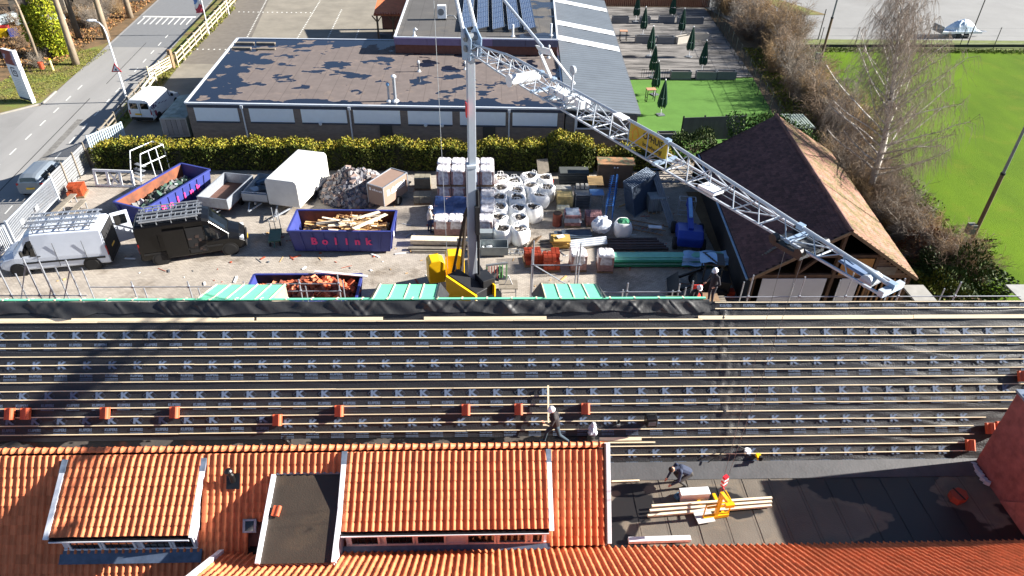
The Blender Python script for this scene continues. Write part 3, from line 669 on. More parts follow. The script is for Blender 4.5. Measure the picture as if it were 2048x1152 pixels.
for c in range(5):
    x0 = -1.75+c*1.37
    S = thing('solar_array', ('first','second','third','fourth','fifth')[c]+' row of blue solar panels from the left on the clubhouse roof', 'solar panels', (x0,62.4,4.73), 0, 'solar panel rows')
    for k in range(7):
        p = obj('panel', plm, S); p.location = (.1,.85+k*1.7,.33); p.rotation_euler = (0,R(-14),0); f = obj('panel_frame', frm, p)
        b = MB(); b.bar((-.5,.2+k*1.7,.03),(.75,.2+k*1.7,.03),.05,.05); b.build('mounting_rail', greym, S)
    b = MB(); b.bb(-.55,.72,0,12,.005,.012); b.build('ballast_tray', mat('black_tray', (24,24,26), .7), S)
A = thing('air_conditioner', 'white air conditioning box beside the solar panels on the clubhouse roof', 'air conditioner', (-4.0,66.2,4.73), .1)
b = MB(); b.bb(-.4,.4,-.25,.25,.12,1.25); b.build('casing', white, A, bevel=.03)
b = MB(); b.lathe((-.1,-.255,.7),[(.02,0),(.3,0),(.3,.02),(.02,.025)],14,0,'Y'); b.build('fan_grille', greym, A)
for s in (-1,1): b = MB(); b.bb(s*.3-.05,s*.3+.05,-.3,.3,0,.12); b.build('foot', black, A)
b = MB(); b.path([(.4,0,.3),(.7,0,.35),(1.1,-.05,.3),(1.3,0,.0)], .06, 8); b.build('hose', greym, A)
for k, (x, y) in enumerate(((-6.1,61.0),(2.3,61.2),(5.6,61.6))):
    v = thing('roof_vent', ('bent white','thin steel','tall white')[k]+' vent pipe near the front edge of the clubhouse roof', 'vent', (x,y,4.73)); b = MB(); b.path([(0,0,0),(0,0,.5),(.12,0,.62),(.25,0,.5)] if k == 0 else [(0,0,0),(0,0,.5),(0,0,1.0)], .09, 8); b.build('pipe', whitem, v); b = MB(); b.lathe((0,0,0),[(.2,0),(.12,.1)],8); b.build('collar', whitem, v)
v = thing('tiled_veranda', 'veranda with orange tile edge beside the clubhouse', 'veranda', (-11.4,74,0))
b = MB(); b.ext([(0,0,3.0),(0,6,3.9),(0,6,3.8),(0,0,2.9)], (3.6,0,0)); b.build('roof', orange2, v)
for k in range(14): b = MB(); b.tube((.12+k*.26,-.08,3.05),(.12+k*.26,.4,3.14),.09,n=8); b.build('edge_tile', rtile, v)
for x in (.3,1.9,3.4):
    b = MB(); b.bb(x-.09,x+.09,.2,.38,0,2.9); b.bar((x,.3,2.2),(x+.5,.3,2.85),.1); b.bar((x,.3,2.2),(x-.5,.3,2.85),.1); b.build('post', woodold, v)
b = MB(); b.bb(.4,1.7,.6,.9,0,.9); b.build('planter_box', greym, v); b = MB(); b.bb(2.0,3.3,.6,.9,0,.9); b.build('planter_box', greym, v)
b = MB(); b.bb(0,3.6,5.7,5.9,0,3.7); b.build('back_wall', brickd, v)
# ------------------------------------------------------------------ corrugated annex roof
shed = thing('corrugated_annex', 'annex with grey corrugated roof and white skylight strips right of the hall', 'building', (0,0,0))
SL0, SL1, SR0, SR1 = Vector((5.72,48.1,3.5)), Vector((7.2,79.5,3.9)), Vector((11.15,48.4,3.0)), Vector((12.75,79.5,3.3))
corr = mat('grey_corrugated', (112,120,128), .5, .25, var=.08, scale=.7, world=True)
mb = MB(); NRB = 240
vs = []; fs = []; mis = []
for k in range(NRB+1):
    t = k/NRB; h = (0,.045,.045,0)[k%4]
    a = SL0.lerp(SL1, t)+Vector((0,0,h+.04)); c = SR0.lerp(SR1, t)+Vector((0,0,h+.04)); vs += [a, c]
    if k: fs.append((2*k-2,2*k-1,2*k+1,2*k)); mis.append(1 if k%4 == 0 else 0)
mb.add(vs, fs); mb.m = mis; mb.build('roof_sheet', [corr, mat('corrugation_shade', (84,90,96), .6, var=.15, scale=.7, world=True)], shed)  # groove faces get a darker tone: rib shading painted into the colour
sky_m = mat('skylight_sheet', (226,230,234), .4, var=.04)
for (ya, yb) in ((76.3,77.6),(68.3,69.7),(63.6,65.0)):
    t0, t1 = (ya-48.2)/31.3, (yb-48.2)/31.3; d = -1.6/31.3
    b = MB(); b.add([SL0.lerp(SL1,t0)+Vector((0,0,.1)), SR0.lerp(SR1,t0+d)+Vector((0,0,.1)), SR0.lerp(SR1,t1+d)+Vector((0,0,.1)), SL0.lerp(SL1,t1)+Vector((0,0,.1))], [(0,1,2,3)]); b.build('skylight_strip', sky_m, shed)
mb = MB(); mb.prism([(5.8,48.2),(11.0,48.45),(12.6,79.4),(7.2,79.4)], 0, 2.95); mb.build('wall', mat('grey_boards', (118,112,108), .85, var=.15, scale=3), shed)
for k in range(22):
    b = MB(); z = .08+k*.13; b.bar((5.75,48.14,z),(11.05,48.4,z),.04,.115); b.build('cladding_board', MATS['weathered_wood'] if 0 else MATS['grey_boards'], shed)
b = MB(); b.bar((5.7,48.02,3.46),(11.2,48.3,2.98),.1,.14); b.build('barge_board', greym, shed)
b = MB(); b.bar((11.2,48.3,2.98),(12.8,79.5,3.28),.12,.1); b.build('gutter', greym, shed)
W = MB(); W.bb(6.6,9.0,48.0,48.06,2.05,2.85); W = W.build('window', winglass, shed)
for (a, c, d, e) in ((6.5,9.1,2.83,2.93),(6.5,9.1,1.97,2.07),(6.5,6.6,2.07,2.83),(7.75,7.85,2.07,2.83),(9.0,9.1,2.07,2.83)):
    b = MB(); b.bb(a,c,47.95,48.04,d,e); b.build('window_frame', white, W)
b = MB(); b.bb(6.42,6.5,47.97,48.05,.6,2.93); b.build('door_post', white, shed)
# ------------------------------------------------------------------ old barn on the right
barn = thing('old_barn', 'old barn with dark mossy tile roof and open timber gable', 'barn', (0,0,0))
bt0, bt1 = Vector((13.16,28.3,2.5)), Vector((14.3,42.8,2.5)); ba0, ba1 = Vector((17.5,28.25,5.3)), Vector((18.75,42.6,5.3)); br0, br1 = Vector((21.75,28.3,2.5)), Vector((23.3,43.2,2.5))
bdark = islands(mat('shaded_barn_tile', (92,62,58), .85, var=.35, scale=1.2, bump=.4, bscale=12, world=True, detail=9, rnd=.2), .3)  # tile copy for the shaded slope; its shade is put into the colour
bpink = islands(mat('sunlit_barn_tile', (146,106,90), .9, var=.25, scale=1.2, bump=.4, bscale=12, world=True, detail=9, rnd=.2, col2=(104,92,58), thr=(.40,.60)), .2)  # paler copy for the sunlit slope, sunlight in its colour; olive patches are moss
def flat_tiles(parent, a0, a1, b0, b1, nr, nc, m, nobj, nm):
    """plain tiles between eave a0-a1 and ridge b0-b1, running along the eave"""
    t = MB(); n = (a1-a0).cross(b0-a0).normalized()
    if n.z < 0: n = -n
    cells = []
    for r in range(nr):
        for c in range(nc):
            u0, u1 = (c+(.5 if r%2 else 0))/nc, (c+.96+(.5 if r%2 else 0))/nc; u1 = min(u1,1); v0, v1 = r/nr, (r+1.15)/nr
            if u0 >= 1: continue
            cells.append((r, u0, u1, v0, min(1, v1)))
    cnt = 0
    for (r, u0, u1, v0, v1) in sorted(cells, key=lambda q: q[1]):
        P = lambda u, v, h: a0.lerp(a1,u).lerp(b0.lerp(b1,u), v)+n*h
        h = .03+random.uniform(0,.012)
        vs = [P(u0,v0,h+.025), P(u1,v0,h+.025), P(u1,v1,.012), P(u0,v1,.012), P(u0,v0,0), P(u1,v0,0)]
        fs = [(0,1,2,3),(4,5,1,0)]
        if cnt < nobj: b = MB(); b.add(vs, fs); b.build(nm, m, parent)
        else: t.add(vs, fs)
        cnt += 1
    struct(t.build(nm+'_field', m, parent), 'stuff')
mb = MB(); mb.add([bt0,bt1,ba1,ba0,br0,br1], [(0,1,2,3),(3,2,5,4)]); mb.build('roof_deck', mat('barn_deck', (50,34,30), .95), barn)
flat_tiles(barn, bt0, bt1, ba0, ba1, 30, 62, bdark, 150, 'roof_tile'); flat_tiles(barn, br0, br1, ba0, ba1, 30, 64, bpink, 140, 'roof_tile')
for k in range(32):
    t = k/32; a = ba0.lerp(ba1,t); c = ba0.lerp(ba1,t+.034); b = MB(); b.tube(a+Vector((0,0,.0)), c+Vector((0,0,.01)), .12, .11, 8); b.build('ridge_tile', bdark, barn)
for (p, q) in ((bt0,ba0),(br0,ba0)): b = MB(); b.bar(p+Vector((0,-.06,-.04)), q+Vector((0,-.06,-.04)), .05, .16); b.build('barge_board', woodold, barn)
b = MB(); b.tube(bt0+Vector((-.1,0,-.05)), bt1+Vector((-.1,0,-.05)), .06, n=8); b.build('gutter', mat('blue_grey_gutter', (110,140,170), .4), barn)
wdark = mat('tarred_boards', (34,32,32), .9, var=.2, scale=4)
for k in range(40):
    t = k/40; a = bt0.lerp(bt1,t); c = bt0.lerp(bt1,t+.0245); b = MB(); b.bar((a.x+.32,a.y+.1,1.2),(c.x+.32,c.y+.1,1.2),.04,2.4); b.build('wall_board', wdark, barn)
b = MB(); b.add([(21.3,28.6,0),(21.3,28.6,2.45),(22.8,43,2.45),(22.8,43,0),(14.0,42.7,0),(14.0,42.7,2.5),(18.7,42.5,5.2)], [(0,1,2,3),(3,2,6,5,4)]); b.build('back_wall', wdark, barn)
gy = 28.55
for (p, q, wd) in (((13.5,gy,0),(13.5,gy,2.6),.2),((15.6,gy,0),(15.6,gy,3.7),.2),((17.5,gy,0),(17.5,gy,5.0),.2),((19.5,gy,0),(19.5,gy,3.7),.2),((21.5,gy,0),(21.5,gy,2.6),.2),((13.4,gy,2.5),(21.6,gy,2.5),.2),((15.3,gy,3.7),(19.7,gy,3.7),.16),((15.6,gy,2.6),(16.6,gy,3.7),.14)):
    b = MB(); b.bar(p, q, .16, wd, 0, (0,1,0) if p[0] == q[0] else (0,0,1)); b.build('timber_frame', mat('barn_timber', (94,72,54), .9, var=.35, scale=3, rnd=.2), barn)
sheetm = mat('white_sheet', (206,208,212), .5, var=.04)
for (x0, x1, z0, z1, m, nm) in ((13.9,15.5,.2,2.4,sheetm,'white_board'),(15.52,17.2,.2,2.4,sheetm,'white_board'),(18.0,18.9,.2,2.4,sheetm,'white_board'),(17.7,19.3,2.62,3.6,mat('plywood', (170,120,60), .7, var=.2, scale=3),'plywood_panel'),(19.55,20.6,2.62,3.1,woodgrey,'gable_board')):
    b = MB(); b.bb(x0,x1,gy-.14,gy-.1,z0,z1); b.build(nm, m, barn)
for k in range(9): b = MB(); b.bb(19.05+k*.28,19.13+k*.28,gy-.1,gy-.04,.1,2.35); b.build('wall_stud', mat('stud_wood', (150,112,74), .8, rnd=.2), barn)
for k in range(7):
    z = 2.65+k*.16; xr = 21.4-(z-2.5)*1.5; b = MB(); b.bar((19.4,gy-.08,z),(xr,gy-.08,z),.03,.15); b.build('gable_plank', mat('gable_planks', (104,86,72), .9, var=.25, rnd=.2, scale=4), barn)
for k in range(6): b = MB(); b.bar((14.0+k*.1,29.5,3.0+.1*k),(17.0,31-.1*k,3.3+.12*k),.14,.04); b.build('stored_plank', woodgrey, barn)
b = MB(); b.bb(13.6,22.7,29.2,42,.02,.06); b.build('barn_floor', soil, barn)
b = MB(); b.bb(20.9,22.0,25.9,28.0,2.2,2.3); b.build('lean_to_roof', mat('grey_felt_roof', (150,148,142), .8, var=.15), barn)
v = thing('corrugated_shelter', 'small green grey corrugated shelter roof behind the barn', 'shed', (23.6,49.8,0))
b = MB()
for k in range(8): b.bb(-.8+k*.22,-.68+k*.22,-1.3,1.2,1.98,2.04)
b.bb(-.85,.9,-1.35,1.25,1.9,1.98); b.build('roof', mat('pale_green_sheet', (150,160,150), .5, .2, var=.15), v)
for x in (-.75,.8):
    for y in (-1.2,1.1): b = MB(); b.bb(x-.05,x+.05,y-.05,y+.05,0,1.9); b.build('post', woodgrey, v)
# barn ivy is made with the other plants
# ------------------------------------------------------------------ mobile tower crane
steel = mat('crane_grey', (172,180,190), .4, var=.06, scale=1.5)
yellow = mat('crane_yellow', (236,186,16), .4, var=.06)
dsteel = mat('crane_dark', (32,33,36), .5, var=.15)
crane = thing('mobile_tower_crane', 'white lattice jib tower crane with yellow ballast standing behind the long roof', 'crane', (-.8,29.3,0))
PX, PY, PZ = -.56, 29.6, 13.3                               # jib foot
jd = Vector((9.32-PX, 12.24-PY, 0)); JL = jd.length-.35; jd.normalize(); jn = Vector((-jd.y, jd.x, 0))     # jn: to the right-far side
C0 = crane.location
def cpart(mb, nm, m, par=crane, **k):
    o = mb.build(nm, m, par, **k); 
    if par is crane:
        o.data.transform(Matrix.Translation((-C0[0],-C0[1],0)))
    return o
b = MB(); b.box((-.8,29.3,.75),(2.6,6.0,.35),R(20)); b.box((-.8,29.3,.5),(3.2,.5,.3),R(20)); cpart(b, 'chassis', dsteel)
for (dx, dy) in ((-1.6,-2.6),(2.2,-2.0),(-2.2,2.0),(1.6,2.6)):
    b = MB(); b.bar((-.8,29.3,.7),(-.8+dx,29.3+dy,.7),.22,.24); b.tube((-.8+dx,29.3+dy,.06),(-.8+dx,29.3+dy,.75),.08,n=10); b.lathe((-.8+dx,29.3+dy,0),[(.28,0),(.28,.06),(.1,.1)],12); cpart(b, 'outrigger', dsteel)
b = MB(); b.lathe((-.8,29.3,.95),[(.75,0),(.75,.25),(.6,.3)],18); cpart(b, 'slew_ring', dsteel)
mr_ = R(12)
b = MB(); b.box((-.72,29.35,4.6),(.40,.40,7.2),mr_); b.box((-.66,29.45,10.2),(.34,.34,5.8),mr_); b.box((-.72,29.35,8.15),(.46,.46,.16),mr_); M_ = cpart(b, 'mast', steel, bevel=.02)
b = MB(); b.tube((-.38,29.1,1.4),(-.42,29.2,7.0),.06,n=8); b.tube((-.4,29.15,4.2),(-.42,29.2,6.9),.09,n=8); cpart(b, 'erection_cylinder', dsteel)
b = MB(); b.box((-.45,29.1,5.4),(.2,.3,1.5),mr_); cpart(b, 'winch_box', dsteel)
# struts with cable reel
b = MB(); b.bar((-1.75,29.6,1.9),(-1.05,29.5,5.4),.13,.13); b.bar((-1.3,29.9,1.9),(-1.0,29.6,5.4),.13,.13); b.bar((-1.05,29.5,5.4),(-.85,29.45,5.9),.2,.2); cpart(b, 'back_strut', mat('strut_brown', (58,50,44), .5))
b = MB(); b.lathe((-1.45,29.7,1.9),[(.05,-.16),(.42,-.16),(.42,-.12),(.2,-.12),(.2,.12),(.42,.12),(.42,.16),(.05,.16)],18,0,'X'); cpart(b, 'winch_drum', dsteel)
for (x, y, z, sx, sy, sz, rz, nm) in ((-2.65,30.2,1.85,.85,.75,1.35,.25,'ballast_block'),(-1.7,31.0,1.7,1.0,.7,1.3,.1,'ballast_block')):
    b = MB(); h = sz/2
    b.ext([(-sx/2,-sy/2,-h),(sx/2,-sy/2,-h),(sx/2,-sy/2,h*.75),(sx/2-.25,-sy/2,h),(-sx/2+.15,-sy/2,h),(-sx/2,-sy/2,h*.75)], (0,sy,0)); o = b.build(nm, yellow, crane, bevel=.03); o.location = (x-C0[0],y-C0[1],z); o.rotation_euler = (0,0,rz)
b = MB(); b.ext([(0,0,.9),(1.5,-.95,.9),(1.5,-.95,1.75),(0,0,2.3)], (.07,.1,0)); o = b.build('side_panel', yellow, crane); o.location = (-2.05-C0[0],28.85-C0[1],0)
b = MB(); b.ext([(.09,.1,.8),(1.55,-.83,.8),(1.55,-.83,1.8),(.09,.1,2.34)], (.55,.5,0)); o = b.build('machine_house', dsteel, crane, bevel=.03); o.location = (-2.05-C0[0],28.85-C0[1],0)
b = MB(); b.box((-.62,27.95,1.3),(.36,.03,.35),R(-20)); cpart(b, 'notice_plate', white)
b = MB(); b.box((-.1,29.0,1.75),(.7,.9,1.0),R(30)); cpart(b, 'control_cabinet', dsteel, bevel=.03)
b = MB(); b.box((.3,28.75,1.6),(.08,.5,.7),R(30)); cpart(b, 'cabinet_stripe', yellow)
# mast head, A frame and pendants
hd = mat('crane_head_steel', (150,172,196), .4, .2, var=.1)
b = MB()
for s in (-.24,.24):
    o_ = Vector((-.62,29.5,0))+jn*s
    pts = [o_-jd*.35+Vector((0,0,12.9)), o_+jd*.35+Vector((0,0,13.0)), o_+jd*.45+Vector((0,0,13.9)), o_-jd*.05+Vector((0,0,14.3)), o_-jd*.45+Vector((0,0,14.0))]
    b.ext(pts, jn*.04)
cpart(b, 'mast_head', hd)
b = MB()
for z, r in ((13.45,.14),(13.9,.17)): b.path([Vector((-.62,29.5,z))-jn*.3, Vector((-.62,29.5,z))+jn*.3], r, 12)
cpart(b, 'head_sheave', greym)
AT = Vector((-.62,29.5,17.6))-jd*2.0
b = MB()
for s in (-.3,.3): b.tube(Vector((-.62,29.5,13.9))+jn*s, AT+jn*s*.7, .085, n=8)
cpart(b, 'a_frame', steel)
def J(t, s=0, h=0): return Vector((PX,PY,PZ))+jd*t+jn*s+Vector((0,0,h))
TJ = 5.2; b = MB(); b.tube(AT, J(TJ,0,1.55), .055, n=8); cpart(b, 'pendant_bar', steel)
b = MB(); b.ext([J(TJ-.45,-.03,1.5),J(TJ+.5,-.03,1.62),J(TJ+.7,-.03,1.45),J(TJ-.1,-.03,1.3)], jn*.06); b.bar(J(TJ-.2,0,1.35),J(TJ+.9,-.2,.75),.08); b.bar(J(TJ+.5,0,1.5),J(TJ+1.9,.1,.8),.06); cpart(b, 'pendant_plate', white)
# jib: two bottom chords and one top chord that tapers at both ends
def jh(t): return .26+.38*min(1, t/3.0) if t < 12 else max(.14, .64-.5*(t-12)/(JL-12))
def jw(t): return .22+.2*min(1, t/3.0) if t < 13 else .42-.08*(t-13)/(JL-13)
nb = 22; ts = [JL*k/nb for k in range(nb+1)]
b = MB()
for k in range(nb):
    a, c = ts[k], ts[k+1]
    for s in (-1,1): b.bar(J(a,s*jw(a)), J(c,s*jw(c)), .055, .055)
cpart(b, 'bottom_chords', steel)
b = MB()
for k in range(nb-1): b.tube(J(ts[k],0,jh(ts[k])), J(ts[k+1],0,jh(ts[k+1])), .05, n=8)
b.tube(J(ts[nb-1],0,jh(ts[nb-1])), J(JL,0,.1), .05, n=8); cpart(b, 'top_chord', steel)
for k in range(nb-1):
    a, c = ts[k], ts[k+1]; m_ = (a+c)/2; b = MB()
    for s in (-1,1): b.tube(J(a,s*jw(a)), J(m_,0,jh(m_)), .017, n=6); b.tube(J(m_,0,jh(m_)), J(c,s*jw(c)), .017, n=6)
    if k%2: b.tube(J(a,-jw(a)), J(c,jw(c)), .02, n=6)
    b.tube(J(a,-jw(a)), J(a,jw(a)), .025, n=6); cpart(b, 'jib_bracing', steel)
for t in (0.0,5.2,6.0,12.0,17.0,JL):
    b = MB(); b.bar(J(t,-jw(t)-.03), J(t,jw(t)+.03), .12, .1); b.box(J(t,0,jh(t)),(.18,.14,.14),math.atan2(jd.y,jd.x)); cpart(b, 'joint_plate', hd if t > .1 else steel)
b = MB(); b.path([J(4.2,-.72,.15), J(4.2,.5,.15)], .21, 16); b.path([J(4.2,-.78,.15), J(4.2,-.72,.15)], .24, 16); cpart(b, 'hoist_drum', white)
b = MB(); b.box(J(6.6,0,.3),(1.2,.4,.2),math.atan2(jd.y,jd.x)); b.box(J(7.6,.1,.3),(.4,.4,.25),math.atan2(jd.y,jd.x)); cpart(b, 'luffing_gear', white)
b = MB(); b.tube(J(7.2,-.1,.5), J(7.25,-.1,1.25), .035, n=6); b.path([J(7.22,-.14,1.35), J(7.22,-.06,1.35)], .15, 14); cpart(b, 'rope_sheave', steel)
b = MB()
for k in range(9):
    t = 5.8+k*.3; b.bar(J(t,random.uniform(-.4,.4),random.uniform(.05,.5)), J(t+random.uniform(-.3,.4),random.uniform(-.4,.4),random.uniform(.1,.7)), .05)
cpart(b, 'folding_links', steel)
b = MB(); b.box(J(9.9,-.1,.68),(.5,.3,.05),math.atan2(jd.y,jd.x)); b.box(J(14.2,-.3,.15),(.6,.4,.08),math.atan2(jd.y,jd.x)); cpart(b, 'cover_plate', white)
b = MB(); b.tube(J(.5,.05,.15), J(JL-1,.05,.12), .012, n=5); b.tube(J(.5,-.1,.1), J(15.5,-.1,.05), .012, n=5); cpart(b, 'jib_rope', galv)
b = MB(); b.bar(J(JL-1.3,0,.1), J(JL-.6,0,.06), .35, .03); cpart(b, 'tip_sheet', mat('tip_blue', (110,130,160), .5))
b = MB(); b.box(J(JL,0,.05),(.14,.78,.14),math.atan2(jd.y,jd.x)); b.path([J(JL-.5,-.2,0), J(JL-.5,.2,0)], .16, 12); cpart(b, 'jib_tip', steel)
# trolley, ropes and hook block
TT = 17.1
b = MB(); b.box(J(TT,-.1,-.14),(.95,.9,.12),math.atan2(jd.y,jd.x)); 
for dt in (-.4,.4):
    for s in (-.5,.4): b.path([J(TT+dt,s-.08,-.02), J(TT+dt,s+.08,-.02)], .12, 10)
cpart(b, 'trolley', dsteel)
# name banner on the near side
bn = mat('banner_yellow', (186,158,30), .55, var=.05)
b = MB(); s0 = .02; p0, p1 = J(10.25,s0,.0), J(12.0,s0,.0); b.ext([p0, p1, p1+Vector((0,0,.60)), p0+Vector((0,0,.60))], jn*.03); BN = cpart(b, 'name_banner', bn)
tt = MB(); q = jn*-.006
put_text(tt, text_mb('OPHUIS', .28, .03), J(11.35,s0,.40)+q, jd, (0,0,1), 0, .95)
put_text(tt, text_mb('bouwbedrijf', .19, .025), J(11.35,s0,.14)+q, jd, (0,0,1), 0, .95)
put = tt.build('banner_lettering', mat('banner_black', (24,22,18), .6), BN); put.data.transform(Matrix.Translation((-C0[0],-C0[1],0)))
tt = MB(); hp = [(10.36,.30),(10.54,.52),(10.72,.30),(10.65,.30),(10.65,.1),(10.43,.1),(10.43,.30),(10.36,.30)]
for a, c in zip(hp, hp[1:]): tt.bar(J(a[0],s0,a[1])+q, J(c[0],s0,c[1])+q, .018, .004, 0, jn)
lo = tt.build('banner_emblem', mat('banner_orange', (224,120,20), .6), BN); lo.data.transform(Matrix.Translation((-C0[0],-C0[1],0)))
b = MB(); b.box((-.87,29.15,10.9),(.03,.3,.65),mr_); cpart(b, 'warning_plate', mat('red_plate', (190,30,34), .5))
b = MB(); b.tube((-2.15,30.2,17.2),(-2.0,29.9,.9),.012,n=5); cpart(b, 'hoist_line', galv)
HB = J(TT,-.1,-.14); hz = 3.75
b = MB()
for dt in (-.28,.28): b.tube(J(TT+dt,-.1,-.15), Vector((HB.x,HB.y,hz+.35))+jd*dt*.25, .007, n=4)
cpart(b, 'hoist_ropes', greym)
b = MB()
for k in range(5): b.box((HB.x,HB.y,hz+.4-k*.09),(.22-.02*abs(k-2),.12,.088),.6,k%2)
hk = b.build('hook_block', [mat('hook_red', (206,28,48), .5), white], crane); hk.data.transform(Matrix.Translation((-C0[0],-C0[1],0)))
b = MB(); b.path([Vector((HB.x,HB.y,hz)), Vector((HB.x,HB.y,hz-.12)), Vector((HB.x+.07,HB.y,hz-.2)), Vector((HB.x,HB.y,hz-.27)), Vector((HB.x-.06,HB.y,hz-.2))], .022, 6); b2 = b.build('hook', mat('hook_red', (206,28,48)), hk); b2.data.transform(Matrix.Translation((-C0[0],-C0[1],0)))
FK = Vector((7.72,14.3,2.42))
fork = thing('pallet_fork', 'yellow crane pallet fork standing on the annex roof under the hook', 'pallet fork', FK, R(8))
yf = mat('fork_yellow', (240,178,10), .4, var=.06)
b = MB(); b.bar((0,.1,0),(0,.1,1.3),.12,.1,0,(0,1,0)); b.bar((0,.12,1.25),(0,-.5,1.45),.12,.12); b.box((-.05,-.5,1.46),(.3,.12,.14)); b.build('mast_beam', yf, fork)
b = MB(); b.bar((-.45,.1,.08),(.45,.1,.08),.12,.14); b.bar((-.4,.1,.6),(.4,.1,.6),.06,.06); b.build('cross_beam', yf, fork)
for s in (-.32,.32): b = MB(); b.bar((s,.1,.05),(s,1.0,.05),.1,.05); b.build('tine', yf, fork)
b = MB()
for (p, q) in (((-.45,.1,.1),(-.45,.1,.75)),((.45,.1,.1),(.45,.1,.75)),((-.45,.1,.75),(.45,.1,.75)),((.45,.1,.75),(.45,.6,.7))): b.tube(p, q, .025, n=6)
b.build('guard_rail', yf, fork)
b = MB(); b.tube((0,-.45,1.5), tuple(Matrix.Rotation(-R(8),3,'Z')@(Vector((HB.x,HB.y,hz-.25))-FK)), .012, n=5); b.build('lifting_chain', dsteel, fork)
# ================================================================== VEHICLES
def wheel(parent, x, y, r=.34, w=.22, side=1):
    b = MB(); b.lathe((0,0,0),[(r*.62,-w/2),(r*.93,-w/2),(r,-w*.32),(r,w*.32),(r*.93,w/2),(r*.62,w/2)],22,0,'Y'); t = b.build('wheel', black, parent); t.location = (x,y,r)
    b = MB(); s = side
    b.lathe((0,0,0),[(.02,s*w*.30),(r*.3,s*w*.42),(r*.55,s*w*.36),(r*.63,s*w*.46),(r*.63,-s*w*.1)],14,0,'Y'); b.build('rim', mat('alloy', (120,124,130), .35, .6), t)
class Body:
    """lofted vehicle body; sections are (x, zb, zbelt, ztop, wb, wbelt, wt)"""
    def __init__(s, secs): s.s = secs; s.r = [s.ring(q) for q in secs]
    def ring(s, q):
        x, zb, zl, zt, wb, wl, wt = q; c = min(.12, (zt-zl)*.45)
        h = [(wb*.93,zb),(wb,zb+.12),(wl,zl),(wt,zt-c),(wt-c*1.1,zt-.02),(wt*.45,zt+.015)]
        return [Vector((x,-a,z)) for a, z in h]+[Vector((x,a,z)) for a, z in reversed(h)]
    def mb(s):
        b = MB(); n = 12; vs = [p for r in s.r for p in r]; k = len(s.r)
        fs = [(i*n+j, i*n+(j+1)%n, (i+1)*n+(j+1)%n, (i+1)*n+j) for i in range(k-1) for j in range(n)]
        fs += [tuple(range(n)), tuple(range((k-1)*n, k*n))[::-1]]; return b.add(vs, fs)
    def pt(s, i, k, u, v, off):
        A, B, C, D = s.r[i][k], s.r[i+1][k], s.r[i+1][k+1], s.r[i][k+1]
        p = A.lerp(B,u).lerp(D.lerp(C,u), v); n = (B-A).cross(D-A).normalized()
        m = (A+B+C+D)/4; c = Vector((m.x,0,m.z*.6+.3))
        if n.dot(m-c) < 0: n = -n
        return p+n*off
    def panel(s, i, k, u0, u1, v0, v1, nm, m, par, off=.012, th=.01):
        q = [s.pt(i,k,u0,v0,off), s.pt(i,k,u1,v0,off), s.pt(i,k,u1,v1,off), s.pt(i,k,u0,v1,off)]
        n = s.pt(i,k,.5,.5,1)-s.pt(i,k,.5,.5,0); b = MB(); b.ext([p-n*th for p in q], n*th); return b.build(nm, m, par)
vglass = mat('vehicle_glass', (14,18,22), .05, var=.2, spec=.9)
redl = mat('tail_lamp', (170,20,20), .3); headl = mat('head_lamp', (200,206,212), .15, var=.1)
def light_box(par, nm, m, p, d): b = MB(); b.box(p, d); return b.build(nm, m, par, bevel=.01)
